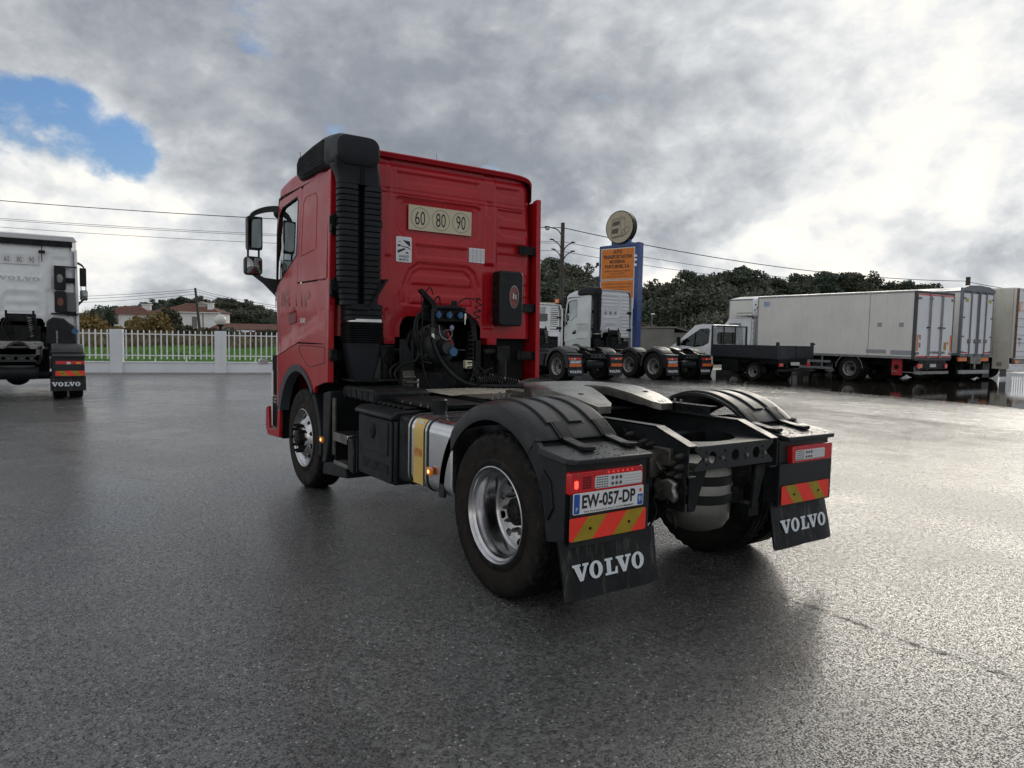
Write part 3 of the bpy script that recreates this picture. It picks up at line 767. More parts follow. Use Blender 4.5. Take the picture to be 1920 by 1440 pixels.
def cab(root, paint, yw=2.9, top=3.38, hero=True, length=0.0, window=False, stripes=False, ghost=True, mirrors=True, fairing=True, daycab=False):
    dy = yw-2.9; k = (top-2.0)/(3.38-2.0)
    zm = lambda z: z if z < 2.0 else 2.0+(z-2.0)*k
    ycut = 0.75 if daycab else 0.0
    def Y(y): return y+dy-(ycut*min(1, max(0, (y-2.9)/.8)))
    def hw(y, z):   # half width of the body side
        w = 1.238-max(0, z-2.2)*.028
        if y > 4.35: w -= .30*((y-4.35)/.62)**2
        if z < 1.55 and y > 3.0: w -= .0
        return w
    def crease(y, z):   # body line running down to the front
        zl = np.interp(y, [2.85, 3.75, 4.66, 5.2], [1.801, 1.593, 1.352, 1.22]); return .022 if z > zl+.012 else (0 if z > zl-.012 else -.0) 
    rear_wall(root, paint, yw, zm, .0105 if hero else .03, window, stripes)
    # roof
    rf = MB(); n = 26
    def rp(i, j):
        ys = np.interp(j, [0, .02, .04, .4, .7, .85, .94, 1], [2.88, 2.86, 2.86, 3.5, 4.15, 4.45, 4.66, 4.78]); zr = np.interp(j, [0, .02, .04, .4, .7, .85, .94, 1], [3.345, 3.352, 3.380, 3.43, 3.40, 3.31, 3.18, 3.05])
        t = (i-.5)*2; a = abs(t); w = float(np.interp(ys, [2.86, 2.92, 3.0, 3.12, 3.25], [1.095, 1.13, 1.17, 1.205, hw(3.2, 3.13)])) if ys < 3.25 else hw(ys, 3.13)-.005-.25*max(0, ys-4.45)
        # superellipse shoulder
        e = float(np.interp(ys, [2.95, 3.7], [8.5, 3.6])); x = w*math.copysign(min(1, math.sin(a*PI/2)**(1/1.35) if a < 1 else 1), t); zz = 3.125-.02*j+(zr-3.125+.02*j)*max(0, 1-(abs(x)/w)**e)**(1/e)
        return (x, Y(ys), zm(zz))
    rf.grid(n*2, 24, rp); put('roof', rf.mesh('roof', paint, recalc=False, ang=50), root)
    lip = MB(); lip.tube([(x, Y(2.872), zm(z)) for x, z in [(x, 3.122+.262*max(0, 1-(abs(x)/1.096)**8.5)**(1/8.5)) for x in (-1.094, -1.085, -1.06, -1.02, -.95, -.8, -.4, 0, .4, .8, .95, 1.02, 1.06, 1.085, 1.094)]], .013, 8); lip.build('roof_lip', paint, root)
    # gutter corner fillers behind the roof shoulder
    # door window shapes (y,z)
    win = [(3.775, 2.42), (3.765, 2.97), (3.81, 3.02), (4.28, 2.975), (4.40, 2.90), (4.57, 2.33), (4.585, 2.13), (4.50, 2.10)]
    for s in (-1, 1):
        def fm(u, v, d, s=s): return (s*(hw(u, v)-d-(0 if v > np.interp(u, [2.85, 3.75, 4.66, 5.2], [1.801, 1.593, 1.352, 1.22]) else -.0)), Y(u), zm(v))
        def fmc(u, v, d, s=s):
            zl = float(np.interp(u, [2.85, 3.75, 4.66, 5.2], [1.801, 1.593, 1.352, 1.22])); t = min(1, max(0, (v-zl+.02)/.04))
            return (s*(hw(u, v)-d-.020*t*max(0, 1-(v-zl)/.5)), Y(u), zm(v))
        door = [(3.735, 1.518), (3.735, 2.36), (3.655, 3.07), (3.69, 3.10), (4.40, 3.06), (4.50, 2.95), (4.64, 2.35), (4.70, 1.90), (4.74, 1.278), (4.3, 1.39)]
        st = .10 if hero else .3
        if daycab: door = [(3.735, 1.518), (3.735, 3.07), (4.40, 3.06), (4.50, 2.95), (4.64, 2.35), (4.70, 1.90), (4.74, 1.278), (4.3, 1.39)]
        d_ = panel(door, fmc, .03, [win], step=st).build('door', paint, root, ang=30)
        gl = panel([(3.765, 2.41), (3.755, 2.98), (3.81, 3.03), (4.28, 2.985), (4.41, 2.90), (4.58, 2.33), (4.595, 2.12), (4.50, 2.09)], lambda u, v, d: (s*(hw(u, v)-.018-d), Y(u), zm(v)), .004, step=.2).build('window', GLASS, d_)
        fr = MB(); q = subdiv(win, .1)
        fr.tube([fm(u, v, .006) for u, v in q+q[:1]], .011, 6); fr.build('window_seal', BLKD, d_)
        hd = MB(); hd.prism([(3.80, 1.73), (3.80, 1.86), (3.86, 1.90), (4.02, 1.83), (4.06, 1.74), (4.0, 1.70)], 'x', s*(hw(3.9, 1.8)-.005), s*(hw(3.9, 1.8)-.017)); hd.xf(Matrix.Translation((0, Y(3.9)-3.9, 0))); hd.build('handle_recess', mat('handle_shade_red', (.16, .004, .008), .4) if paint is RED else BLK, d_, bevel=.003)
        hb = MB(); hb.tube([(s*(hw(3.9, 1.8)-.004), Y(y), 1.845+(y-3.83)*-.10) for y in (3.83, 3.9, 4.0)], .012, 6); hb.build('handle', paint, d_)
        if not daycab:
            up_ = panel([(2.90, 2.14), (3.728, 2.14), (3.728, 2.36), (3.648, 3.07), (3.60, 3.10), (2.90, 3.135)], fm, .02, step=st).build('upper_side_panel', paint, root, ang=30)
            if hero:
                o_ = [(3.05, 2.42), (3.02, 2.95), (3.08, 3.02), (3.52, 2.985), (3.60, 2.90), (3.64, 2.45)]
                def fp(u, v, d, s=s): return (s*(hw(u, v)+.0015-d), Y(u), zm(v))
                # pressed window blank: raised rim
                rm = MB(); q = subdiv([(3.20, 2.44), (3.20, 2.92), (3.26, 2.985), (3.54, 2.985), (3.60, 2.93), (3.64, 2.40)], .06); rm.tube([fm(u, v, .004) for u, v in q], .009, 6); rm.build('pressed_rim', paint, up_)
            md = panel([(2.90, 1.525), (3.735, 1.525), (3.735, 2.122), (2.90, 2.122)], fmc, .02, step=st*.5).build('middle_side_panel', paint, root, ang=30)
        low = [(2.90, 1.165), (3.20, 1.095)]+[(3.745+.665*math.cos(rad(a)), .56+.73*math.sin(rad(a))) for a in range(140, 15, -8)]+[(4.40, .80), (4.74, .745), (4.80, 1.0), (4.78, 1.260), (4.3, 1.380), (3.735, 1.508), (2.90, 1.515)]
        lw = panel(low, fm, .03, step=st).build('lower_side_panel', paint, root, ang=30)
        if hero:
            q = [(2.93, 1.34), (2.93, 1.49), (3.65, 1.495), (3.66, 1.42), (3.42, 1.295), (3.33, 1.285)]; q = subdiv(q, .08)
            hl = MB(); hl.tube([fm(u, v, .0) for u, v in q+q[:1]], .0035, 4); hl.build('hatch_seam', BLKD, lw)
        ar = MB(); L = []
        for a in range(137, 12, -6):
            c, s_ = math.cos(rad(a)), math.sin(rad(a)); L.append([(s*(hw(3.7, 1)+.012), Y(3.745+.665*c), .56+.73*s_), (s*(hw(3.7, 1)+.004), Y(3.745+.60*c), .56+.66*s_), (s*(hw(3.7, 1)-.10), Y(3.745+.60*c), .56+.66*s_), (s*(hw(3.7, 1)-.02), Y(3.745+.66*c), .56+.725*s_)])
        ar.loft(L).build('wheel_arch_trim', TRIMG, root)
        if fairing:
            fa = MB(); fa.loft([[(s*1.243, Y(2.84), zm(1.16)), (s*1.243, Y(2.925), zm(1.15)), (s*1.195, Y(2.925), zm(1.15)), (s*1.185, Y(2.84), zm(1.16))], [(s*(hw(2.9, 3.1)+.006), Y(2.84), zm(3.15)), (s*(hw(2.9, 3.1)+.006), Y(2.925), zm(3.14)), (s*(hw(2.9, 3.1)-.05), Y(2.925), zm(3.14)), (s*(hw(2.9, 3.1)-.055), Y(2.84), zm(3.15))]])
            fo = fa.build('side_fairing', paint, root, bevel=.006)
            inn = MB(); inn.box(s*1.06, s*1.215, Y(3.17), Y(3.19), 1.2, zm(3.10)); inn.box(s*1.19, s*1.20, Y(2.925), Y(3.18), 1.2, zm(3.11)); inn.build('fairing_inner', paint, fo)
            for z in (2.585, 1.95, 1.42):
                if not hero and z == 1.42: continue
                hb = MB(); hb.box(s*.95, s*1.20, Y(2.865), Y(2.885), zm(z-.05), zm(z+.04)); hb.box(s*1.17, s*1.195, Y(2.845), Y(3.0), zm(z-.05), zm(z+.04))
                for u in (1.0, 1.15):
                    for v in (-.03, .02): hb.cyl((s*u, Y(2.858), zm(z+v)), (s*u, Y(2.866), zm(z+v)), .008, n=6)
                hb.build('hinge_bracket', BLKD, root)
    # front
    fr = MB(); fr.grid(20, 12, lambda i, j: ((2*i-1)*hw(4.72, 1.5)*(.98-.02*j), Y(4.74+.33*(1-abs(2*i-1)**3.5)), .75+(1.98-.75)*j)); put('front_panel', fr.mesh('front_panel', paint, recalc=False), root)
    ws = MB(); ws.grid(16, 8, lambda i, j: ((2*i-1)*(hw(4.72, 2.5)-.04), Y(4.64+.35*(1-abs(2*i-1)**3)-.20*j), zm(1.98+(3.02-1.98)*j))); put('windscreen', ws.mesh('windscreen', GLASS, recalc=False), root)
    for s in (-1, 1):
        pl = MB(); pl.tube([(s*(hw(4.72, 1.9)-.02), Y(4.72), zm(1.40)), (s*(hw(4.68, 2.1)-.01), Y(4.68), zm(2.1)), (s*(hw(4.58, 2.8)-.01), Y(4.56), zm(2.75)), (s*(hw(4.5, 3.1)-.02), Y(4.46), zm(3.10))], .03, 8); pl.build('windscreen_pillar', BLK if hero else paint, root)
    bp = MB(); bp.grid(20, 6, lambda i, j: ((2*i-1)*1.17, Y(4.83+.27*(1-abs(2*i-1)**4)), .40+(.76-.40)*j)); put('bumper', bp.mesh('bumper', paint, recalc=False), root)
    for s in (-1, 1):
        b = MB(); b.prism([(4.36, .44), (4.80, .42), (4.88, .52), (4.86, .74), (4.78, .76), (4.76, .50), (4.44, .52), (4.42, .76), (4.35, .76)], 'x', s*1.24, s*1.20); b.xf(Matrix.Translation((0, Y(4.5)-4.5, 0))); b.build('bumper_corner', paint, root, bevel=.01)
        b = MB(); b.box(s*1.21, s*1.02, Y(4.44), Y(4.78), .50, .53); b.build('entry_step', GREYM, root)
        b = MB(); b.box(s*1.18, s*1.0, Y(4.40), Y(4.80), .42, 1.35); b.build('step_well', VOID, root)
    # inside: floor, back, seats, so the windows look into a cab
    it = MB(); it.box(-1.17, 1.17, Y(3.10), Y(4.6), 1.84, 1.87); it.box(-1.17, 1.17, Y(3.10), Y(3.12), 1.87, zm(3.2)); it.box(-1.16, 1.16, Y(3.1), Y(4.4), zm(3.16), zm(3.19)); it.box(-1.19, -1.17, Y(3.24), Y(3.70), 1.87, zm(3.1)); it.box(1.17, 1.19, Y(3.24), Y(3.70), 1.87, zm(3.1)); it.build('cab_lining', mat('cab_lining', (.22, .215, .20), .8), root)
    it = MB(); it.box(-1.12, 1.12, Y(4.45), Y(4.78), 1.5, 1.98); it.build('dashboard', BLK, root, bevel=.04)
    for s in (-1, 1):
        b = MB(); b.box(s*.35, s*.85, Y(3.55), Y(3.70), 1.87, 2.45); b.box(s*.35, s*.85, Y(3.6), Y(4.1), 1.65, 1.80); b.box(s*.48, s*.72, Y(3.56), Y(3.66), 2.45, 2.68); b.build('seat', SEAT, root, bevel=.04)
    if hero:
        b = MB(); b.tube([(-.60+.22*math.cos(a), Y(4.38)+.06*math.sin(a), 2.02+.2*math.sin(a)) for a in np.linspace(0, 2*PI, 25)], .014, 6); b.build('steering_wheel', BLK, root)
    un = MB(); un.box(-1.17, 1.17, Y(3.50), Y(4.5), 1.26, 1.86); un.box(-1.2, -1.17, Y(3.24), Y(4.5), 1.30, 1.87); un.box(1.17, 1.2, Y(3.24), Y(4.5), 1.30, 1.87); un.box(-1.17, 1.17, Y(3.05), Y(3.5), 1.80, 1.86); un.box(-1.185, -1.17, Y(3.58), Y(3.755), 1.5, zm(3.0)); un.box(1.17, 1.185, Y(3.58), Y(3.755), 1.5, zm(3.0)); un.box(-.78, -.70, Y(3.2), Y(4.4), .6, 1.3); un.box(.70, .78, Y(3.2), Y(4.4), .6, 1.3); un.build('floor_and_backing', VOID, root)  # floor, plus dark panels added behind the seams to stop light showing through
    if mirrors:
        for s in (-1, 1):
            b = MB(); b.loft([rr for rr in [[(s*(1.31+a*.165), Y(4.72)+yy, zm(v)) for a, v in rrect(0, 1, 2.545, 2.915, .05, 4)] for yy in (0, .03, .10)]]); mo = b.build('mirror', BLK, root, bevel=.012)
            gmb = MB(); gmb.prism(rrect(min(s*1.325, s*1.46), max(s*1.325, s*1.46), zm(2.565), zm(2.895), .03, 3), 'y', Y(4.72)-.004, Y(4.72)-.001); gmb.build('mirror_glass', MIRR if hero else BLK, mo)
            b = MB(); b.prism(rrect(min(s*1.31, s*1.50), max(s*1.31, s*1.50), zm(2.26), zm(2.468), .04, 3), 'y', Y(4.72), Y(4.83)); m2 = b.build('wide_angle_mirror', BLK, root, bevel=.015)
            gmb = MB(); gmb.grid(8, 8, lambda i, j: (s*(1.325+.16*i), Y(4.72)-.006-.02*math.sin(PI*i)*math.sin(PI*j), zm(2.275+.178*j))); put('mirror_glass', gmb.mesh('mirror_glass', MIRR, recalc=False), m2)
            b = MB(); pth = spline([(s*1.08, Y(4.56), zm(2.97)), (s*1.18, Y(4.62), zm(3.01)), (s*1.30, Y(4.74), zm(3.00)), (s*1.41, Y(4.78), zm(2.94)), (s*1.455, Y(4.78), zm(2.84)), (s*1.46, Y(4.78), zm(2.70))], 5); b.loft([[(p.x, p.y-.03, p.z-.035), (p.x, p.y+.03, p.z-.035), (p.x, p.y+.03, p.z+.028), (p.x, p.y-.03, p.z+.028)] for p in pth]); b.sphere((s*1.16, Y(4.62), zm(2.96)), .06, 10)
            b.tube([(s*1.34, Y(4.77), zm(2.56)), (s*1.34, Y(4.77), zm(2.45))], .012, 6); b.tube([(s*1.46, Y(4.77), zm(2.56)), (s*1.46, Y(4.77), zm(2.45))], .012, 6)
            b.prism([(1.0, 0), (1, 0), (1, 0)], 'y', 0, 0) if False else None
            b.loft([[(s*1.16, Y(4.66), zm(2.02)), (s*1.16, Y(4.72), zm(2.02)), (s*1.16, Y(4.72), zm(2.22)), (s*1.16, Y(4.66), zm(2.22))], [(s*1.30, Y(4.70), zm(2.17)), (s*1.30, Y(4.75), zm(2.17)), (s*1.30, Y(4.75), zm(2.235)), (s*1.30, Y(4.70), zm(2.235))], [(s*1.42, Y(4.75), zm(2.27)), (s*1.42, Y(4.80), zm(2.27)), (s*1.42, Y(4.80), zm(2.31)), (s*1.42, Y(4.75), zm(2.31))]])
            b.build('mirror_arm', BLK, root)
    return zm, Y
def speed_sign(root, w, h, M_, board=True, ring=True, bm_=None):
    if board:
        mb = MB(); mb.box(-w/2, w/2, 0, .004, -h/2, h/2); mb.xf(M_); o = mb.build('speed_sign', bm_ or CREAM, root)
    else:
        o = None
    r = h*.42
    for k, t in enumerate(('60', '80', '90')):
        x = (k-1)*w*.325
        Mx = M_ @ Matrix.Translation((x, -.0012, 0))
        if ring:
            rg = panel(circ(0, 0, r, 28), fl('y', 0, -1), 0, [circ(0, 0, r*.965, 28)], step=1); rg.xf(Mx); rg.build('ring', INK, o or root, smooth=False, recalc=False)
        text(t, h*.46, h*.56, INK, o or root, Mx)
    return o
def snorkel(root, yw, zm, detail=True):
    dy = yw-2.9
    T = Matrix.Translation((0, dy, 0))
    xs = [(-1.175, .095), (-.90, .095)]
    def Z(z): return zm(z)
    # ribbed twin ducts
    segs = []
    z = 2.98; h = .0525 if detail else .105
    main = MB()
    def wid(z): return float(np.interp(z, [1.5, 1.75, 1.95, 2.10, 2.98, 3.2], [.335, .335, .345, .40, .412, .40]))
    xc = -1.0
    def ring(zz, grow, side):
        w = wid(zz)+grow*2; x0, x1 = (xc-.012-w/2-.0, xc-.028) if side < 0 else (xc+.016, xc-.012+w/2)
        y0, y1 = 2.60-grow, 2.74
        p = rrect(x0, x1, y0, y1, .05, 3 if detail else 1); return [(a, b+dy, Z(zz)) for a, b in p]
    for side in (-1, 1):
        rings = []; z = 2.985
        while z > 1.90:
            rings += [ring(z, -.006, side), ring(z-h*.12, .006, side), ring(z-h*.85, .006, side), ring(z-h*.97, -.006, side)]; z -= h
        main.loft(rings)
    main.build('ribbed_duct', DUCT, root, ang=25); b = MB(); b.box(-1.045, -.975, 2.70+dy, 2.735+dy, 1.9, Z(2.99)); b.build('duct_gap_backing', VOID, root)  # dark strip added behind the gap so no red shows between the ducts
    b = MB(); rings = []
    z = 1.90
    for zz in np.arange(1.90, 1.745, -.0525 if detail else -.1):
        for gr, dz in ((-.006, 0), (.004, -.008), (.004, -.044), (-.006, -.05)):
            w = .335+gr*2; rings.append([(a, b_+dy, zz+dz) for a, b_ in rrect(-.955-w/2, -.955+w/2, 2.60-gr, 2.86, .05, 3)])
    b.loft(rings); b.build('duct_joint', DUCT, root, ang=25)
    b = MB(); b.loft([[(a, b_+dy, z) for a, b_ in rrect(-1.115, -.785, 2.595, 2.865, .05, 3)] for z in (1.735, 1.762)]); b.build('hose_clamp', SILV, root)
    b = MB(); rings = []
    for q in range(9):
        for gr, dz in ((0, 0), (.010, -.010)):
            rings.append([(a, b_+dy, 1.735-q*.022+dz) for a, b_ in rrect(-1.12-gr, -.78+gr, 2.60-gr, 2.86+gr, .05, 3)])
    b.loft(rings); b.build('bellows', HOSE, root, ang=20)
    b = MB(); b.loft([[(a, b_+dy, z) for a, b_ in rrect(-.95-w, -.95+w, 2.62, 2.86, .06, 3)] for z, w in ((1.54, .165), (1.45, .155), (1.35, .14), (1.27, .115), (1.20, .10))]); b.build('air_boot', DUCT, root)
    # head: over the roof corner and forward along the cab side
    b = MB()
    def rr_(y0, y1, x0, x1, z, r=.05): return [(a, b_+dy, Z(z)) for a, b_ in rrect(x0, x1, y0, y1, r, 3)]
    b.loft([rr_(2.600, 2.74, -1.222, -.808, 2.985), rr_(2.596, 2.76, -1.226, -.815, 3.06), rr_(2.590, 2.80, -1.245, -.830, 3.13), rr_(2.575, 2.84, -1.262, -.846, 3.20), rr_(2.57, 2.84, -1.262, -.850, 3.30)])
    b.build('duct_neck', DUCT, root, ang=60); b = MB(); b.box(-1.032, -.990, 2.586+dy, 2.62+dy, Z(2.98), Z(3.135)); b.build('duct_split', VOID, root)
    b = MB(); rings = []
    # lofted along y: rear bulk to rounded front tip; section in (x,z)
    for y, x0, x1, z0, z1, r in ((2.562, -1.235, -.872, 3.19, 3.36, .07), (2.575, -1.258, -.852, 3.15, 3.405, .09), (2.66, -1.267, -.845, 3.12, 3.432, .09), (2.84, -1.267, -.86, 3.13, 3.455, .09), (2.95, -1.265, -1.02, 3.165, 3.45, .06), (3.25, -1.262, -1.03, 3.155, 3.44, .06), (3.50, -1.258, -1.04, 3.148, 3.42, .06), (3.66, -1.25, -1.05, 3.155, 3.385, .055), (3.73, -1.235, -1.07, 3.18, 3.34, .05)):
        rings.append([(a, y+dy, Z(v)) for a, v in rrect(x0, x1, z0, z1, r, 5)])
    b.loft(rings); hd = b.build('intake_head', DUCT, root, ang=50)
    if detail:
        gl = MB()
        gz0 = lambda y: 3.185; gz1 = lambda y: 3.405-.03*(y-2.9)/.7
        gl.prism([(2.90, 3.195), (3.60, 3.180), (3.66, 3.22), (3.66, 3.32), (3.60, 3.365), (2.90, 3.415)], 'x', -1.2655, -1.2675); gl.build('grille_back', VOID, hd)
        sl_ = MB()
        for q in range(40):
            y = 2.915+q*.0186; z0_, z1_ = 3.197-.015*(y-2.9)/.7, 3.410-.05*(y-2.9)/.7
            if y > 3.62: z0_ += .03; z1_ -= .04
            z = z0_; pts = []
            N_ = 12
            for a in range(N_+1): pts.append((-1.268, y+.006*(1 if a % 2 else -1), z0_+(z1_-z0_)*a/N_))
            sl_.tube(pts, .0032, 4)
        stuff(sl_.build('grille_mesh', DUCT, hd, recalc=False))
    for zz in (2.66, 2.08):
        b = MB()
        for sx in (-1, 1):
            x = -1.0-.012+sx*(wid(zz)/2+.0); b.prism([(x-sx*.01, zz-.08), (x+sx*.055, zz-.03), (x+sx*.055, zz+.03), (x-sx*.01, zz+.07)] if detail else [(x, zz-.05), (x+sx*.05, zz-.03), (x+sx*.05, zz+.03), (x, zz+.05)], 'y', 2.72, 2.735); b.cyl((x+sx*.035, 2.712, zz), (x+sx*.035, 2.722, zz), .012, n=6)
        b.xf(T); b.build('duct_bracket', BLKD, root)
    if detail:
        for zz in (2.60, 2.02, 1.42):
            b = MB(); b.box(-1.22, -1.16, 2.80, 2.90, zz-.06, zz+.06); b.box(-1.235, -1.20, 2.78, 2.84, zz-.04, zz+.05); b.xf(T); b.build('hinge_block', BLKD, root, bevel=.008)
        b = MB(); b.tube(spline([(-1.17, 2.58, 1.855), (-1.05, 2.55, 1.852), (-.99, 2.54, 1.852), (-.95, 2.55, 1.87), (-.80, 2.58, 2.09), (-.77, 2.60, 2.13), (-.73, 2.66, 2.135), (-.67, 2.86, 2.14)], 4), .013, 8)
        b.box(-.74, -.65, 2.86, 2.885, 2.11, 2.16); b.xf(T); b.build('grab_rail', BLKD, root)
    b = MB(); b.box(-1.12, -.66, 2.50+dy, 2.82+dy, 1.185, 1.20); b.build('duct_shelf', BLKD, root, bevel=.004)
def filter_box(root, x0, x1, z0, z1, yw, hero, logo=True):
    b = MB(); b.prism(rrect(x0, x1, z0, z1, .045, 4), 'y', yw-.19, yw-.03)
    o = b.build('vent_box', BLK, root, bevel=.018)
    if hero:
        for k in range(6): q = MB(); q.box(x0-.006, x0+.02, yw-.15, yw-.05, z0+.06+k*.09, z0+.12+k*.09); q.build('vent_slot', BLKD, o)
        st = MB(); st.prism(circ((x0+x1)/2+.03, (z0+z1)/2+.02, .062, 24, .125), 'y', yw-.1925, yw-.19); st.build('badge', GREYM, o)
        st = MB(); st.prism(circ((x0+x1)/2+.03, (z0+z1)/2+.02, .054, 24, .112), 'y', yw-.1935, yw-.1925); st.build('badge_field', mat('worn_red_badge', (.20, .05, .05), .5, var=.4, vscale=25, dirt=.7), o)
        text('i', .016, .06, LETW, o, facing(((x0+x1)/2+.02, yw-.195, (z0+z1)/2+.03), (1, 0, 0)), .03)
        text('80', .022, .05, LETW, o, facing(((x0+x1)/2+.05, yw-.195, (z0+z1)/2+.02), (1, 0, 0)))
    elif logo:
        st = MB(); st.prism(circ((x0+x1)/2, (z0+z1)/2, .07, 16, .11), 'y', yw-.194, yw-.189); st.build('badge', mat('worn_badge', (.16, .05, .04), .5) if logo == 2 else GREYM, o)
    return o
rng = random.Random(7)
def plate(parent, x0, x1, z0, z1, y, txt, hero=False):
    b = MB(); b.prism(rrect(x0, x1, z0, z1, .008, 3), 'y', y, y+.004); o = b.build('licence_plate', PLW, parent)
    w = x1-x0; h = z1-z0
    for u0, u1, c in ((x0+.004, x0+.044, 'F'), (x1-.046, x1-.004, '91')):
        b = MB(); b.prism(rrect(u0, u1, z0+.004, z1-.004 if c == 'F' else z0+h*.56, .006, 2), 'y', y-.001, y); q = b.build('plate_band', PLB, o)
        if hero: text(c, .014 if c == 'F' else .028, .022 if c == 'F' else .034, LETW, q, facing(((u0+u1)/2, y-.0018, z0+h*(.25 if c == 'F' else .32)), (1, 0, 0)), .01)
    text(txt, w-.125, h*.66, INK, o, facing(((x0+x1)/2-.002, y-.0015, z0+h*.57), (1, 0, 0)), .03 if hero else .02)
    if hero:
        text('Volvo Truck Center Ile De France T 01.69.79.7868 MASSY', w-.15, .011, INK, o, facing(((x0+x1)/2, y-.0015, z0+.011), (1, 0, 0)), .01)
        st = MB(); cx, cz = x1-.025, z0+h*.76; pts = []
        for k in range(16): a = 2*PI*k/16; r = .014 if k % 2 == 0 else .006; pts.append((cx+r*math.cos(a), cz+r*math.sin(a)))
        st.prism(pts, 'y', y-.0015, y); st.build('plate_emblem', HRED, o)
    return o
def tractor_common(root, yw, axles, hero, wheelkind, lamp, front_axle):
    last = axles[0]
    for s in (-1, 1):
        rail(root, s, last-.85, front_axle+.9, last+2)
        for a in axles: fender(root, s, a, hero, last=(a == last), lamp=lamp)
        for a in axles: put_wheel(root, s*1.228, a, wheelkind)
        put_wheel(root, s*1.185, front_axle, 'front' if hero else 'rear_steel') if hero else None
    crossmember(root, last-.85, hero)
    for a in axles:
        b = MB(); b.cyl((-.9, a, .52), (.9, a, .52), .085, n=12); b.sphere((0, a, .52), .24, 14, (1, 1.1, .9)); b.build('rear_axle', BLKD, root)
def air_cans(root, y):
    for s in (-1, 1):
        for dy in (-.42, .42):
            b = MB(); b.lathe([(0, .62), (.10, .62), (.13, .66), (.135, .74), (.12, .78), (.135, .82), (.13, .90), (.10, .95), (0, .95)], (s*.52, y+dy, 0), 'z', 16); b.build('air_spring', RUB, root)
            b = MB(); b.cyl((s*.52, y+dy, .50), (s*.52, y+dy, .63), .09, n=12); b.build('spring_foot', BLKD, root)
# ================================================================ the red tractor
T = thing('tractor_unit', 'red two axle tractor unit with twin black air intake ducts, centre foreground', 'truck')
tractor_common(T, 2.9, (0.0,), True, 'rear', (.792, .915), 3.717)
zm, Yf = cab(T, RED, 2.9, 3.38, True)
snorkel(T, 2.9, zm)
filter_box(T, .600, .905, 1.735, 2.325, 2.9, True)
air_cans(T, 0)
# rear lighting boards, plates, flaps
hazard_board(T, -1.255, -.69, .545, .672, -.775, False); hazard_board(T, .605, 1.165, .522, .652, -.775, True)
for s in (-1, 1):   # apron behind the boards
    b = MB(); b.box(s*(.66 if s < 0 else .585), s*(1.235 if s < 0 else 1.20), -.765, -.745, .51, .80); b.build('plate_apron', FEND, T)
plate(T, -1.235, -.715, .690, .805, -.775, 'EW-057-DP', True)
# speed sign, stickers
yb = 2.9+.024
speed_sign(T, .735, .247, facing((-.0225, 2.8995, 2.80), (1, 0, 0)))
st = MB(); st.prism(rrect(-.527, -.356, 2.346, 2.597, .015, 3), 'y', 2.893, 2.896); sk = st.build('warning_sticker', STK, T)
text('ANGLES', .11, .024, INK, sk, facing((-.4415, 2.8915, 2.404), (1, 0, 0)), .015); text('MORTS', .10, .024, INK, sk, facing((-.4415, 2.8915, 2.370), (1, 0, 0)), .015)
pg = MB()
for q in ([(-.455, 2.565), (-.375, 2.555), (-.372, 2.50), (-.42, 2.535)], [(-.51, 2.515), (-.485, 2.52), (-.47, 2.505), (-.51, 2.495)], [(-.51, 2.43), (-.42, 2.475), (-.44, 2.485), (-.51, 2.46)], [(-.40, 2.49), (-.372, 2.485), (-.372, 2.47), (-.385, 2.478)], [(-.50, 2.545), (-.475, 2.545), (-.475, 2.55), (-.50, 2.55)], [(-.43, 2.44), (-.40, 2.45), (-.385, 2.435), (-.415, 2.432)]): pg.prism(q, 'y', 2.8918, 2.893)
pg.prism([(-.47, 2.50), (-.395, 2.487), (-.385, 2.491), (-.395, 2.497), (-.468, 2.508)], 'y', 2.8918, 2.893)
pg.build('pictogram', INK, sk, smooth=False)
for k in range(4):
    st = MB(); x = .318+k*.050; st.prism([(x, 2.404-.002*k), (x+.045, 2.402), (x+.045, 2.552), (x, 2.554)], 'y', 2.893, 2.8955); o = st.build('paper_label', STK, T, smooth=False)
    l = MB()
    for q in range(3): l.box(x+.008+q*.013, x+.012+q*.013, 2.8922, 2.893, 2.415, 2.54)
    l.build('print', mat('faint_print', (.35, .35, .4), .5), o, smooth=False)
text('500', .16, .052, CHROME, T, facing((-1.2265, 3.60, 1.745), (0, -1, 0)), .02, 'model_number')
for t, y, w, z in (('FR', 4.42, .16, 1.98), ('NGE', 4.14, .28, 1.985), ('T', 3.80, .12, 1.98), ('I', 3.64, .05, 1.975), ('P', 3.46, .20, 1.97)):
    text(t, w, .17, REDD, T, facing((-{4.42: 1.2365, 4.14: 1.2400, 3.80: 1.2362, 3.64: 1.2345, 3.46: 1.2325}[y], y, z), (0, -1, 0)), .03, 'faded_letter')
st = MB(); st.prism([(4.63, .88), (4.69, .88), (4.69, 1.18), (4.63, 1.18)], 'x', -1.225, -1.222); st.xf(Matrix.Identity(4)); st.build('side_sticker', STK, T)
for k in range(3): text('TRUCKS'[k:k+6] if k == 0 else 'CENTER', .11, .022, STK, T, facing((-1.243, 4.50, .90-.035*k), (0, -1, 0)), 0, 'side_lettering')
# antennas
for p, q in (((.40, 3.7, 3.42), (.43, 3.85, 3.72)), ((-1.0, 4.35, 3.36), (-1.0, 4.36, 3.62)), ((-1.08, 4.65, 2.95), (-1.10, 4.62, 3.18))):
    b = MB(); b.cyl(p, q, .005, .003, n=5); b.build('antenna', BLKD, T)
# marker flag on the front corner
b = MB(); b.prism(rrect(-1.30, -1.20, 1.235, 1.30, .015, 3), 'y', 4.90, 4.96); b.build('front_marker', LENSW, T)
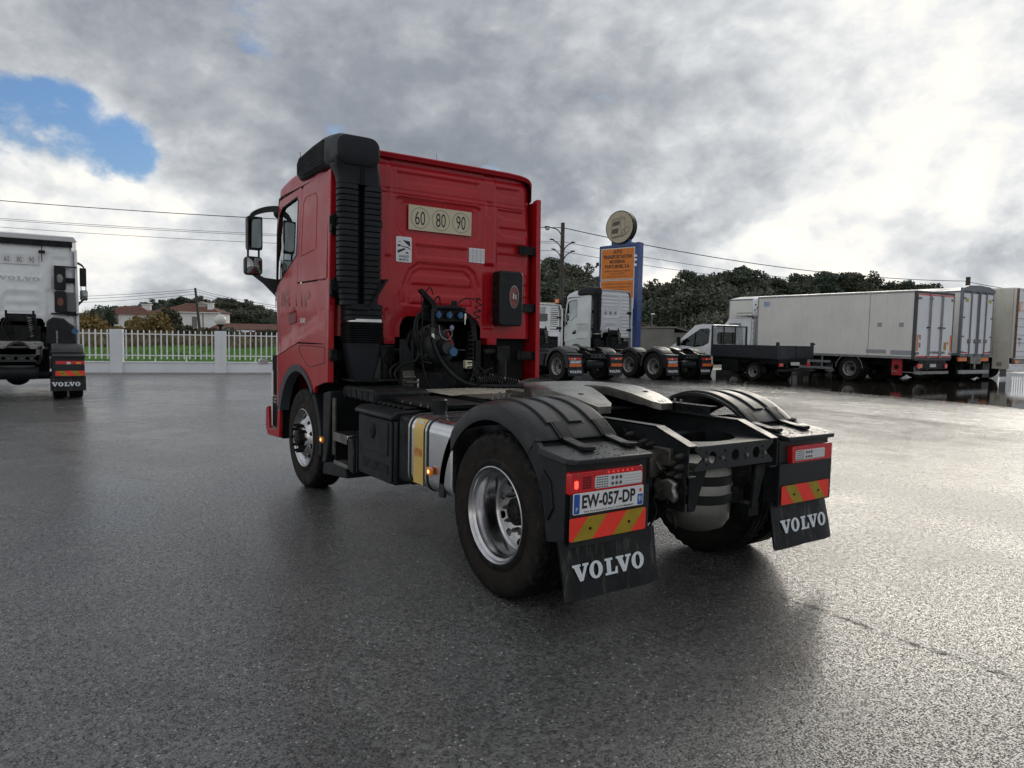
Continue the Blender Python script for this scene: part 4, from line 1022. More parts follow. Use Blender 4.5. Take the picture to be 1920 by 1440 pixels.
# ---- left side equipment
b = MB(); b.loft([[(x, y, z) for x, z in rrect(-1.25, -.60, .505, 1.035, .10, 6)] for y in (.50, 1.165)]); tk = b.build('fuel_tank', TANK, T, bevel=.012)
for y0, y1 in ((1.105, 1.135), (.835, .87)):
    for a, m_, g_ in ((0, HOSE, .004), (.006, SILV, .007)):
        b = MB(); b.loft([[(x, y, z) for x, z in rrect(-1.25-g_, -.60+g_, .505-g_, 1.035+g_, .105, 6)] for y in (y0+a-(.0 if a else .012), y1-a+(.0 if a else .012))]); b.build('tank_strap', m_, T)
b = MB(); b.loft([[(-1.2545 if j < 7 else -1.2545+.10*(1-math.cos((j-6)*.22)), y, z+0*j) for j, z in enumerate(np.linspace(.545, .935, 7))] + [(-1.2525+.10*(1-math.cos(a)), y, .935+.1015*math.sin(a)) for a in (.25, .5, .75, .95)] for y in (.893, 1.045)], closed=False, caps=False)
yo = put('yellow_film', b.mesh('yellow_film', YEL, recalc=False), tk)
text('HYVA', .125, .062, HYVA, yo, facing((-1.2560, .969, .775), (0, -1, 0)), .02)
st = MB(); st.prism([(.92, .985), (.99, .985), (.99, 1.01), (.92, 1.01)], 'x', -1.2405, -1.236); st.build('tank_label', STK, tk)
b = MB(); b.lathe([(0, 1.145), (.055, 1.145), (.066, 1.135), (.064, 1.10), (.066, 1.07), (.060, 1.05), (.055, 1.02)], (-1.0, 1.13, 0), 'z', 20)
b.build('filler_cap', HOSE, tk)
for y, z in ((.76, .672), (2.962, .605)):
    b = MB(); x = -1.262 if y < 1 else -1.245; b.prism(rrect(y-.038, y+.038, z-.028, z+.028, .008, 3), 'x', x-.022, x); o = b.build('marker_lamp', AMB, T, bevel=.004)
    b = MB(); b.prism(circ(y, z, .012, 10), 'x', x-.024, x-.022); b.build('lit_diode', AMBE, o)
# battery box and door
b = MB(); b.prism([(1.45, .43), (2.13, .43), (2.16, .60), (2.16, .93), (2.14, .955), (1.44, .955), (1.44, .45)], 'x', -1.215, -.66); bx = b.build('storage_box', BLK, T, bevel=.02)
b = MB(); b.prism([(-1.255, .955), (-1.255, .985), (-1.20, 1.02), (-.70, 1.035), (-.70, .95)], 'y', 1.43, 2.17); b.build('box_lid', BLK, bx, bevel=.012)
b = MB(); b.prism(rrect(1.47, 2.13, .44, .945, .03, 4), 'x', -1.232, -1.2155); dr = b.build('box_door', BLK, bx, bevel=.008)
b = MB(); b.prism(rrect(1.53, 2.03, .655, .925, .02, 4), 'x', -1.240, -1.2325); b.build('door_panel', BLK, dr, bevel=.004)
b = MB(); b.prism(circ(1.81, .835, .055, 18, .068), 'x', -1.244, -1.2405); b.prism(circ(1.81, .835, .040, 18, .052), 'x', -1.250, -1.244); b.box(-1.252, -1.244, 1.795, 1.825, .77, .86); b.build('box_latch', BLKD, dr, bevel=.003)
b = MB(); b.box(-1.236, -1.232, 1.53, 2.03, .505, .585); b.build('vent_recess', BLKD, dr)
b = MB(); b.box(-1.20, -.68, 1.19, 1.42, .48, 1.0); b.build('battery_cover', BLKD, T, bevel=.03)
for y in np.arange(1.50, 2.12, .10):
    b = MB(); b.box(-1.10, -.75, y, y+.045, 1.028, 1.046); b.build('lid_rib', BLKD, bx, bevel=.006)
# upper black ribbed box
b = MB(); b.prism([(2.02, 1.03), (2.78, 1.03), (2.78, 1.12), (2.70, 1.145), (2.10, 1.145), (2.02, 1.12)], 'x', -1.12, -.60); ub = b.build('battery_box', BLKD, T, bevel=.015)
for k in range(6): b = MB(); b.box(-1.126, -1.118, 2.06+k*.13, 2.075+k*.13, 1.03, 1.12); b.build('rib', BLK, ub)
b = MB(); b.box(-1.0, -.55, 1.20, 2.0, 1.05, 1.085)
b.build('side_beam', BLKD, T, bevel=.006)
b = MB()
for y in (1.3, 1.42, 1.60, 1.75): b.cyl((-1.005, y, 1.068), (-.995, y, 1.068), .012, n=8)
stuff(b.build('rivet', GREYM, T))
# steps
b = MB(); b.box(-1.235, -1.0, 2.15, 2.17, .42, .72); b.box(-1.235, -1.0, 2.655, 2.67, .42, .72); b.box(-1.05, -1.03, 2.16, 2.67, .42, .72)
b.build('step_frame', BLKD, T)
for z in (.70, .435):
    b = MB(); b.box(-1.248, -1.03, 2.34, 2.67, z-.018, z+.018); o = b.build('step_tread', SILV if z > .5 else GREYM, T, bevel=.005)
    if z > .5: b = MB(); b.box(-1.252, -1.248, 2.345, 2.665, z-.06, z+.018); b.build('tread_front', GREYM, o)
b = MB(); b.prism([(2.20, .40), (2.33, .42), (2.33, .70), (2.24, .70), (2.20, .60)], 'x', -1.25, -1.10); b.build('step_side', BLK, T, bevel=.01)
# front mudguard behind the front wheel
b = MB(); L = []
for a in range(-8, 62, 6):
    c, s_ = math.cos(rad(180-a)), math.sin(rad(180-a)); L.append([(-1.225, 3.73+.66*c, .52+.70*s_), (-1.225, 3.73+.60*c, .52+.63*s_), (-.85, 3.73+.60*c, .52+.63*s_), (-.85, 3.73+.66*c, .52+.70*s_)])
b.loft(L); b.build('front_mudguard', BLK, T, bevel=.008)
b = MB(); b.prism([(2.98, .38), (3.08, .36), (3.05, 1.05), (2.86, 1.08), (2.90, .60)], 'x', -1.21, -.85); b.prism([(2.50, .30), (3.12, .24), (3.10, .38), (2.55, .42)], 'x', -1.19, -.9); b.build('mudguard_skirt', BLK, T, bevel=.012)
b = MB(); b.box(-1.215, -1.19, 2.74, 2.80, .48, 1.02); b.box(-1.22, -1.20, 2.70, 2.79, .50, .56); b.build('skirt_bracket', CAST, T, bevel=.008)
# right side mirrored bulk (seen between the rails and from aside)
b = MB(); b.loft([[(x, y, z) for x, z in rrect(.60, 1.24, .505, 1.035, .10, 5)] for y in (.70, 2.6)]); b.build('right_fuel_tank', TANK, T, bevel=.012)
b = MB(); b.prism([(2.98, .38), (3.08, .36), (3.05, 1.05), (2.86, 1.08), (2.90, .60)], 'x', .85, 1.21); b.build('right_mudguard_skirt', BLK, T, bevel=.012)
# ---- between the rails
fifth_wheel(T, .55)
b = MB(); b.box(-.52, .50, 1.78, 2.46, 1.098, 1.104); dk = b.build('deck_plate', ALUC, T)
b = MB(); r_ = random.Random(3)
for i in range(26):
    for j in range(17):
        x, y = -.50+i*.039, 1.80+j*.039; s_ = 1 if (i+j) % 2 else -1
        b.prism([(x-.012, y-.012*s_-.004), (x+.012, y+.012*s_-.004), (x+.012, y+.012*s_+.004), (x-.012, y-.012*s_+.004)], 'z', 1.104, 1.107)
stuff(b.build('tread_pattern', ALUC, dk, smooth=False))
b = MB(); b.box(-.45, .50, 1.35, 1.74, 1.10, 1.112); b.box(-.10, .45, 1.20, 1.55, 1.112, 1.16); b.build('fifth_wheel_slide', CAST, T, bevel=.006)
for k in range(4):
    b = MB(); b.cyl((-.40+.06*k, 1.28, 1.10), (-.40+.06*k, 1.28, 1.155), .011, n=8); b.cyl((-.40+.06*k, 1.28, 1.10), (-.40+.06*k, 1.28, 1.125), .019, n=6); b.build('bolt', GREYM, T)
b = MB(); b.prism([(1.0, 1.105), (2.0, 1.105)] if False else [(.10, 1.10), (.72, 1.10), (.72, 1.108), (.10, 1.108)], 'x', .50, .51); b.build('angle_flange', BLKD, T)
hb = panel([(-.30, 1.104), (.62, 1.104), (.62, 1.16), (-.30, 1.16)], fl('x', .405, -1), .006, [circ(-.22+.1*k, 1.13, .010, 8) for k in range(8)], step=.2); hb.box(.405, .49, -.30, .62, 1.155, 1.162); hb.build('subframe_angle', BLKD, T)
# inside of the frame: propshaft, cross tubes, valves
b = MB(); b.cyl((0, .2, .60), (.0, 3.0, .80), .06, n=12); b.cyl((0, .1, .60), (0, .3, .61), .10, n=12); b.build('propeller_shaft', BLKD, T)
for y in (-.25, .62, 1.55, 2.5):
    b = MB(); b.box(-.42, .42, y, y+.10, .86, .98); b.build('frame_crossmember', BLKD, T, bevel=.01)
b = MB(); b.lathe([(0, .395), (.10, .405), (.17, .435), (.205, .49), (.21, .55), (.21, .80), (.18, .86), (0, .88)], (.0, -.56, 0), 'z', 32); tn = b.build('air_tank', ATNK, T)
for z in (.60, .72):
    b = MB(); b.lathe([(.212, z), (.216, z+.004), (.216, z+.056), (.212, z+.06)], (0, -.56, 0), 'z', 32); b.build('tank_band', HOSE, tn)
b = MB(); b.prism([(-.36, .60), (-.30, .60), (-.20, .85), (-.36, .85)], 'y', -.80, -.79); b.build('tank_bracket', BLKD, T, bevel=.003)
b = MB(); b.prism([(.22, .56), (.27, .56), (.36, .84), (.26, .84)], 'y', -.82, -.80); b.box(.22, .32, -.80, -.70, .50, .58); b.build('tank_bracket', BLKD, T, bevel=.003)
b = MB(); b.cyl((.225, -.60, .68), (.27, -.62, .68), .02, n=6); b.build('drain_valve', GREYM, T)
# brackets, castings and bolts on the outside of the left rail end
b = MB(); b.box(-.47, -.431, -.74, -.60, .88, .985); b.cyl((-.56, -.46, .955), (-.44, -.46, .955), .014, n=8); b.prism([(-.50, .95), (-.62, .94), (-.70, .86), (-.66, .82), (-.56, .90)], 'x', -.50, -.44); b.build('anti_roll_bracket', CAST, T, bevel=.01)
b = MB(); b.prism([(-.62, .965), (-.35, .93), (-.32, .90), (-.36, .85), (-.50, .84), (-.58, .78), (-.66, .80), (-.66, .93)], 'x', -.54, -.46); b.build('lever_casting', CAST, T, bevel=.015)
for y, z in ((-.38, 1.03), (-.50, 1.0), (-.56, .99), (-.60, .94), (-.72, .965), (-.80, .95), (-.74, .90), (-.80, .885), (-.74, .835), (-.80, .83)):
    b = MB(); b.cyl((-.43, y, z), (-.455, y, z), .019, n=6); b.cyl((-.455, y, z), (-.485, y, z), .010, n=8); b.build('bolt', CAST, T)
b = MB(); b.box(-.44, -.432, -.84, -.58, .62, .84); b.build('gusset_plate', BLKD, T)
b = MB(); r_ = random.Random(4)
pts = [(-.80, .79), (-.74, .81), (-.68, .79), (-.64, .80), (-.62, .75), (-.64, .71), (-.63, .67), (-.69, .665), (-.74, .69), (-.79, .665), (-.81, .71), (-.79, .75)]
b.prism(pts, 'x', -.485, -.445); b.build('valve_block', GREYM, T, bevel=.012)
for k in range(9):
    r_ = random.Random(20+k); b = MB(); p = [(-.50+r_.uniform(-.05, .05), -.70+r_.uniform(-.1, .2), .72+r_.uniform(-.12, .15))]
    for q in range(4): a = p[-1]; p.append((a[0]+r_.uniform(-.06, .05), a[1]+r_.uniform(-.02, .16), a[2]+r_.uniform(-.14, .12)))
    b.tube(spline(p, 4), .007, 5); b.build('air_hose', HOSE, T)
b = MB(); b.cyl((-.60, -.30, .55), (-.60, -.30, .86), .035, n=10); b.cyl((-.60, -.30, .40), (-.60, -.30, .60), .048, n=10); b.build('shock_absorber', BLKD, T)
b = MB(); b.cyl((.60, -.30, .55), (.60, -.30, .86), .035, n=10); b.cyl((.60, -.30, .40), (.60, -.30, .60), .048, n=10); b.build('shock_absorber', BLKD, T)
# ---- gear behind the cab
b = MB(); b.box(-.50, -.47, 2.60, 2.66, 1.0, 1.58); b.prism([(-.62, 1.58), (-.56, 1.58), (-.50, 1.45), (-.50, 1.28), (-.62, 1.28)], 'y', 2.60, 2.61); b.box(.24, .30, 2.60, 2.64, 1.0, 1.58); b.box(-.50, .30, 2.66, 2.68, 1.08, 1.25); b.build('connection_frame', BLKD, T, bevel=.005)
b = MB(); b.box(-.33, .175, 2.70, 2.715, 1.765, 1.915); b.tube([(-.22, 2.67, 1.905), (.10, 2.67, 1.905)], .022, 10); b.prism([(-.02, 1.90), (.07, 1.90), (.06, 1.98), (0, 1.98)], 'y', 2.69, 2.70); b.prism([(-.36, 1.80), (-.22, 1.80), (-.24, 1.99), (-.32, 1.99)], 'y', 2.68, 2.70); cp = b.build('connection_panel', BLKD, T, bevel=.005)
for x in (-.17, -.045, .085):
    b = MB(); b.cyl((x, 2.66, 1.828), (x, 2.70, 1.828), .038, n=16); so_ = b.build('socket', BLK, cp); b = MB(); b.cyl((x, 2.650, 1.828), (x, 2.661, 1.828), .030, n=16); b.box(x-.012, x+.012, 2.645, 2.655, 1.80, 1.865); b.build('socket_cap', BLUEP, so_)
for x in (-.245, .14):
    b = MB(); b.cyl((x, 2.66, 1.79), (x, 2.66, 1.85), .014, n=8); b.cyl((x, 2.66, 1.74), (x, 2.66, 1.79), .008, n=8); b.build('coupling', SILV, cp)
b = MB(); b.sphere((.0, 2.68, 1.70), .026, 10, (1, .4, 1.2)); b.build('socket_flap', mat('lilac_plastic', (.25, .22, .32), .4), cp)
b = MB(); b.tube([(-.02, 2.74, 1.66), (.04, 2.74, 1.52)], .010, 8); b.build('red_lever', REDL, T)
b = MB(); b.tube(spline([(.04, 2.74, 1.52), (.09, 2.74, 1.48), (.2, 2.75, 1.475)], 4), .004, 5); b.build('lever_rod', GREYM, T)
b = MB(); b.loft([[(-.40, 2.64, 2.06), (-.36, 2.64, 2.08), (-.36, 2.68, 2.08), (-.40, 2.68, 2.06)], [(-.27, 2.62, 1.92), (-.22, 2.62, 1.95), (-.22, 2.70, 1.95), (-.27, 2.70, 1.92)], [(-.25, 2.62, 1.85), (-.20, 2.62, 1.85), (-.20, 2.70, 1.85), (-.25, 2.70, 1.85)]]); b.build('hose_holder', BLKD, T, bevel=.006)
def hose(pts, r, name='air_hose', m_=HOSE, n=6, k=7): b = MB(); b.tube(spline(pts, k), r, n); return b.build(name, m_, T)
hose([(-.26, 2.62, 1.88), (-.27, 2.60, 1.74), (-.27, 2.60, 1.62), (-.24, 2.58, 1.48), (-.17, 2.55, 1.34), (-.04, 2.50, 1.20), (.12, 2.42, 1.135), (.40, 2.20, 1.13), (.62, 2.0, 1.14)], .021, 'hydraulic_hose', n=10)
b = MB(); b.cyl((-.268, 2.60, 1.70), (-.270, 2.60, 1.64), .026, n=10); b.build('hose_collar', CAST, T); b = MB(); b.cyl((-.270, 2.60, 1.64), (-.262, 2.598, 1.56), .022, n=10); b.build('hose_ferrule', SILV, T)
hose([(-.25, 2.66, 1.93), (-.36, 2.66, 1.86), (-.44, 2.64, 1.75), (-.44, 2.62, 1.58), (-.41, 2.62, 1.45), (-.46, 2.60, 1.37), (-.60, 2.58, 1.34), (-.68, 2.58, 1.25), (-.62, 2.56, 1.14), (-.50, 2.55, 1.10)], .012)
hose([(-.25, 2.67, 1.91), (-.34, 2.67, 1.84), (-.41, 2.65, 1.75), (-.41, 2.63, 1.58), (-.38, 2.63, 1.44), (-.48, 2.62, 1.35), (-.62, 2.60, 1.31), (-.62, 2.60, 1.2), (-.52, 2.60, 1.14)], .011)
hose([(-.26, 2.67, 1.89), (-.38, 2.69, 1.80), (-.45, 2.66, 1.62), (-.43, 2.66, 1.46), (-.55, 2.64, 1.38), (-.72, 2.60, 1.28), (-.66, 2.58, 1.10)], .010)
hose([(-.33, 2.62, 2.04), (-.39, 2.60, 2.00), (-.38, 2.60, 1.80), (-.39, 2.60, 1.50), (-.37, 2.56, 1.25), (-.33, 2.54, 1.12)], .006)
for k in range(6):   # bundle on the right
    hose([(.12, 2.68, 1.88), (.20+.008*k, 2.67, 1.80), (.235+.008*k, 2.66, 1.62), (.235+.006*k, 2.64, 1.40), (.21+.01*k, 2.60, 1.24), (.15, 2.56, 1.16)], .010)
hose([(-.36, 2.60, 2.03), (-.30, 2.60, 2.09), (-.25, 2.62, 2.02)], .006); hose([(-.24, 2.64, 1.96), (-.19, 2.62, 2.01), (-.16, 2.64, 1.93)], .007)
hose([(.05, 2.66, 1.95), (.12, 2.64, 2.0), (.22, 2.62, 2.0), (.28, 2.62, 2.01), (.30, 2.62, 1.99)], .007)
b = MB(); b.tube(coil((.29, 2.62, 1.99), (.24, 2.62, 1.74), .035, .0, 4), .006, 5); b.build('coiled_cable', HOSE, T)
b = MB(); b.tube(coil((.20, 2.63, 1.66), (.15, 2.60, 1.30), .04, 0, 8), .007, 5); b.build('coiled_cable', HOSE, T)
b = MB(); b.tube(coil((.12, 2.42, 1.17), (.46, 2.40, 1.17), .055, 0, 13), .008, 5); b.build('coiled_cable', HOSE, T)
b = MB(); b.tube(coil((.30, 2.46, 1.20), (.62, 2.36, 1.13), .05, 0, 12), .008, 5); b.build('coiled_cable', HOSE, T)
b = MB(); b.tube(coil((.45, 2.30, 1.13), (1.0, 2.15, 1.12), .028, 0, 20), .006, 4); b.build('coiled_cable', HOSE, T)
hose([(-.16, 2.66, 1.72), (-.15, 2.64, 1.62), (-.08, 2.62, 1.58), (-.03, 2.62, 1.64), (-.06, 2.63, 1.68), (-.13, 2.64, 1.66)], .006, m_=GREYM)
hose([(-.20, 2.66, 1.76), (-.22, 2.64, 1.66), (-.15, 2.64, 1.60), (-.18, 2.64, 1.50)], .006)
for k in range(16):
    r_ = random.Random(50+k); y = r_.uniform(2.5, 2.72); x = r_.choice([-.62, -.55, -.45, .25, .33, -.30, .05]); z = r_.uniform(1.12, 1.36)
    p = [(x, y, z)]
    for q in range(4): a = p[-1]; p.append((a[0]+r_.uniform(-.10, .10), a[1]+r_.uniform(-.05, .05), max(1.06, a[2]+r_.uniform(-.12, .09))))
    hose(p, r_.choice([.006, .008, .010]), k=4)
# gearbox and engine seen through the arch
b = MB(); b.lathe([(0, 2.62), (.06, 2.62), (.08, 2.66), (.09, 2.74), (.15, 2.76), (.19, 2.80), (.20, 2.86), (.24, 2.90), (.25, 3.02), (.27, 3.04), (.27, 3.4), (0, 3.42)], (-.08, 0, 1.50), 'y', 24); b.build('gearbox', mat('oily_gearbox', (.03, .035, .038), .4, .5, 0, .4, 6, bump=.3, bscale=30, dirt=.3), T)
b = MB()
for a in range(12): t = 2*PI*a/12; b.cyl((-.08+.215*math.cos(t), 2.86, 1.50+.215*math.sin(t)), (-.08+.215*math.cos(t), 3.0, 1.50+.215*math.sin(t)), .014, n=6)
stuff(b.build('gearbox_rib', BLKD, T))
b = MB(); b.cyl((-.02, 2.60, 1.46), (-.02, 2.64, 1.46), .045, n=12); b.build('gearbox_cap', BLUEP, T)
b = MB(); b.box(-.40, .35, 3.0, 3.6, 1.18, 1.35); b.build('engine_block', BLKD, T, bevel=.03); b = MB(); b.box(-.9, .9, 3.45, 3.5, .7, 1.85); b.build('dark_back_plane', VOID, T)  # dark plane added behind the arch to keep the opening black
for s in (-1, 1):
    b = MB(); b.box(s*.545, s*.665, 2.86, 2.98, 1.53, 1.60); b.box(s*.56, s*.65, 2.855, 2.862, 1.545, 1.60); b.build('cab_mount_foot', RED, T, bevel=.008)
    b = MB(); b.cyl((s*.45, 2.80, 1.45), (s*.72, 2.80, 1.47), .035, n=10); b.sphere((s*.70, 2.80, 1.45), .065, 10); b.cyl((s*.68, 2.80, 1.15), (s*.68, 2.80, 1.42), .07, n=12); b.box(s*.60, s*.76, 2.74, 2.86, 1.36, 1.52); b.build('cab_suspension', BLKD, T, bevel=.008)
b = MB(); b.cyl((-.80, 2.80, 1.16), (-.80, 2.80, 1.40), .075, n=16); b.build('fluid_reservoir', mat('olive_reservoir', (.05, .06, .05), .5), T)
b = MB(); b.prism(rrect(.105, .19, 1.29, 1.375, .012, 3), 'y', 2.58, 2.63); wl = b.build('work_lamp', mat('ivory_housing', (.45, .42, .30), .4), T, bevel=.006)
for i in (0, 1):
    for j in (0, 1): b = MB(); b.prism(rrect(.112+i*.037, .146+i*.037, 1.297+j*.037, 1.330+j*.037, .006, 2), 'y', 2.577, 2.58); b.build('lamp_cell', mat('cell', (.7, .68, .5), .2), wl)
b = MB(); b.box(-.62, -.50, 2.52, 2.64, 1.12, 1.28); b.cyl((-.63, 2.5, 1.22), (-.50, 2.5, 1.22), .018, n=8); b.cyl((-.60, 2.5, 1.17), (-.47, 2.5, 1.17), .018, n=8); b.build('air_valve_block', CAST, T, bevel=.01)
b = MB(); b.cyl((-.475, 2.50, 1.02), (-.475, 2.50, 1.20), .012, n=8); b.build('steel_pipe', SILV, T)
# right front: dark wheel house behind the air box
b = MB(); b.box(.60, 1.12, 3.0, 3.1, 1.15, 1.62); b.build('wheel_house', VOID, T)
# ================================================================ other tractor units
def small_tractor(label, loc, hd, paint, yw, top, front_axle, axles=(0.0,), sk=False, boxes=0, stripes=False, window=False, daycab=False, sign='board', plt=None, roundlogo=False, group='parked white and grey tractor units', lampred=True):
    t = thing('tractor_unit', label, 'truck', loc, -hd, group)
    tractor_common(t, yw, axles, False, 'rear_steel', (.77, .87), front_axle)
    zm, Y = cab(t, paint, yw, top, False, stripes=stripes, window=window, daycab=daycab, mirrors=not daycab)
    for s in (-1, 1): put_wheel(t, s*1.185, front_axle, 'rear_steel')
    if sk: snorkel(t, yw, zm, False)
    yb = axles[0]-.775
    hazard_board(t, -1.245, -.70, .545, .655, yb, False); hazard_board(t, .70, 1.245, .545, .655, yb, True)
    for s in (-1, 1): b = MB(); b.box(s*.66, s*1.235, yb+.01, yb+.03, .52, .80); b.build('plate_apron', FEND, t)
    if plt: plate(t, -1.23, -.72, .675, .765, yb, plt)
    fifth_wheel(t, axles[-1]+.45 if len(axles) == 1 else .6, False)
    b = MB(); b.lathe([(0, -.42), (.10, -.40), (.15, -.34), (.15, .34), (.10, .40), (0, .42)], (0, axles[0]-.62, .62), 'x', 20); b.build('air_tank', BLK, t)
    b = MB(); b.box(-.55, .55, yw-.05, yw+1.2, .28, 1.2); b.build('engine', VOID, t)
    # hose rig, frame and dark gear behind the cab
    b = MB(); b.box(-.50, .40, yw-.30, yw-.26, 1.0, 1.62); b.box(-.35, .30, yw-.24, yw-.20, 1.72, 1.92); b.box(-.35, -.30, yw-.25, yw-.2, 1.5, 2.0); b.box(.22, .27, yw-.25, yw-.2, 1.5, 2.0); b.box(-.9, .9, yw-.2, yw+.1, 1.0, 1.45); b.build('connection_frame', BLKD, t, bevel=.01)
    for k, x in enumerate((-.28, .15)):
        b = MB(); b.tube(coil((x, yw-.32, 1.85), (x+.06, yw-.36, 1.35), .05, 0, 9), .010, 4); b.build('coiled_cable', GREYM if k else HOSE, t)
    b = MB(); b.tube(spline([(-.30, yw-.3, 1.85), (-.40, yw-.34, 1.6), (-.2, yw-.36, 1.2), (.1, yw-.34, 1.3), (.3, yw-.3, 1.7), (.22, yw-.28, 1.88)], 5), .022, 5); b.build('air_hose', HOSE, t)
    b = MB(); b.box(-.42, .42, axles[-1]+1.2, yw-.05, 1.09, 1.10); b.build('deck_plate', ALUC, t)
    b = MB(); b.box(-1.20, -.65, axles[-1]+.85, yw-.25, .5, 1.0); b.build('storage_box', BLK, t, bevel=.04)
    b = MB(); b.box(.65, 1.20, axles[-1]+.85, yw-.25, .5, 1.0); b.build('fuel_tank', TANK, t, bevel=.06)
    if sign == 'board': speed_sign(t, .80, .235, facing((-.03, yw-.004, zm(2.92)), (1, 0, 0)), bm_=STK)
    elif sign: speed_sign(t, .88, .25, facing((-.03, yw-.004, zm(2.56)), (1, 0, 0)), board=False, ring=False)
    if roundlogo:
        for o in [c for c in t.children if c.name.startswith('mudflap')]: pass
    return t, zm, Y
# white high-roof unit at the far left
W_, zmW, YW = small_tractor('white high roof tractor unit parked in front of the fence at far left', (-3.582, 15.565, 0), .045, WHITE, 2.9, 3.93, 3.72, group='parked tractor units')
filter_box(W_, .70, .96, 2.55, 3.14, 2.9, False, 1)
filter_box(W_, .70, .96, 1.97, 2.53, 2.9, False, 2)
b = MB(); b.box(.62, 1.22, 2.72, 2.86, 1.92, 1.96); b.box(.70, 1.2, 2.74, 2.86, 3.14, 3.17); b.build('filter_bracket', BLKD, W_)
b = MB(); b.prism(rrect(.96, 1.17, 2.0, 2.50, .02, 3), 'y', 2.78, 2.86); b.build('grey_side_box', mat('grey_box', (.12, .125, .13), .5), W_, bevel=.01)
b = MB(); b.loft([[(-1.235, 2.80, 3.80), (1.235, 2.80, 3.80), (1.235, 3.6, 3.90), (-1.235, 3.6, 3.90)], [(-1.15, 2.76, 3.93), (1.15, 2.76, 3.93), (1.15, 3.6, 4.02), (-1.15, 3.6, 4.02)]]); b.build('roof_spoiler', WHITE, W_, bevel=.02)
b = MB(); b.box(-1.12, 1.12, 2.82, 2.88, 3.66, 3.80); b.build('roof_gap', BLKD, W_)
b = MB(); b.box(.44, .46, 2.80, 2.82, 3.25, 3.75); b.box(.38, .52, 2.79, 2.82, 3.46, 3.54); b.build('spoiler_strut', BLKD, W_)
wd = slab_word(.86, .10); wd.xf(facing((-.03, 2.893, 2.76), (1, 0, 0))); wd.build('embossed_word', mat('pressed_shade_grey', (.50, .52, .54), .4), W_, smooth=False, recalc=False)  # flat letters in greyer white: the shade of the embossing is in the colour
b = MB(); b.prism([(.50, 1.15), (1.15, 1.15), (1.15, 1.62), (1.0, 1.72), (.90, 1.82), (.65, 1.85), (.52, 1.74)], 'y', 2.35, 2.75); ad = b.build('fluid_tank', BLK, W_, bevel=.05)
b = MB(); b.cyl((1.13, 2.32, 1.50), (1.13, 2.42, 1.50), .075, n=14); b.build('blue_cap', BLUEP, ad)
b = MB(); b.box(.72, .76, 2.33, 2.36, 1.15, 1.5); b.build('strap', GREYM, ad)
# white day cab beyond the red fairing
A_, zmA, YA = small_tractor('white low cab tractor unit with orange beacon, partly hidden by the red cab', (13.691, 16.672, 0), .022, WHITE, 2.95, 2.90, 3.75, stripes=True, window=True, daycab=True, sign=None, plt='6XEJ0TJ', group='parked tractor units')
w = MB(); w.prism(rrect(-.07, .47, 2.22, 2.52, .05, 4), 'y', 2.92, 2.935); wi = w.build('rear_window', DGLASS, A_)
b = MB(); b.box(-.9, .9, YA(3.1), YA(3.3), 2.93, 2.97); bm_ = b.build('beacon_bar', CREAM, A_)
b = MB(); b.lathe([(0, 3.14), (.05, 3.13), (.075, 3.09), (.08, 2.97), (0, 2.97)], (.96, YA(3.15), 0), 'z', 14); b.build('orange_beacon', mat('orange_beacon', (.9, .22, .01), .2, 0, .5), A_)
# silver high unit with ducts, three axles
S_, zmS, YS = small_tractor('silver three axle tractor unit with a black air intake tower below the blue signpost', (17.916, 16.012, 0), .005, SILVER, 3.83, 3.66, 4.75, axles=(0.0, 1.37), sk=True, stripes=True, sign='plain', plt='CW-900-BZ', group='parked tractor units')
# ================================================================ tipper pickup
K = thing('tipper_truck', 'small white cab truck with a dark blue tipper bed and headboard grille', 'truck', (21.55, 14.28, 0), -.038)
NAVY = mat('navy_bed', (.009, .012, .020), .45, 0, .2, .2, 3, dirt=.25)
VANW = mat('van_white', (.74, .77, .81), .35, 0, .5, .05, 2, dirt=.12)
def kprof(s):  # cab side outline (y,z): front to the +y
    return [(2.15, .55), (2.15, 2.10), (2.30, 2.24), (2.9, 2.26), (3.30, 2.20), (4.30, 1.42), (4.55, 1.32), (5.0, 1.12), (5.10, .85), (5.08, .45), (4.55, .45), (4.50, .72), (4.30, .86), (4.0, .86), (3.80, .72), (3.75, .45)]
kw = [(2.42, 1.45), (2.42, 2.0), (2.52, 2.08), (2.98, 2.06), (3.08, 2.0), (4.15, 1.40), (4.0, 1.32), (3.2, 1.25), (2.75, 1.30)]
for s in (-1, 1):
    f = lambda u, v, d, s=s: (s*(.94-max(0, v-1.3)*.12-max(0, u-4.3)*.10-d), u, v)
    o = panel(kprof(s), f, .03, [kw], step=.2).build('cab_side', VANW, K, ang=30)
    panel(kw, lambda u, v, d, s=s: f(u, v, d+.01), .004, step=.3).build('window', glassmat('van_glass', (.35, .45, .43), .12), o)
    b = MB(); b.tube([f(3.22, z, -.004) for z in (1.25, 1.6, 1.92)], .022, 6); b.build('window_pillar', BLKD, o)
    b = MB(); b.tube([f(u, v, -.001) for u, v in ((2.36, .6), (2.36, 2.05))], .006, 4); b.build('door_seam', BLKD, o)
    b = MB(); b.loft([[(s*1.02, 3.95, 1.28), (s*1.18, 3.95, 1.28), (s*1.18, 4.05, 1.28), (s*1.02, 4.05, 1.28)], [(s*1.02, 3.95, 1.70), (s*1.2, 3.95, 1.70), (s*1.2, 4.05, 1.66), (s*1.02, 4.05, 1.66)]]); b.box(s*.88, s*1.04, 3.95, 4.0, 1.33, 1.40); b.build('mirror', BLKD, K, bevel=.02)
    b = MB(); b.prism(circ(2.62, .98, .07, 10), 'x', s*.935, s*.945); b.build('fuel_flap', BLKD, o)
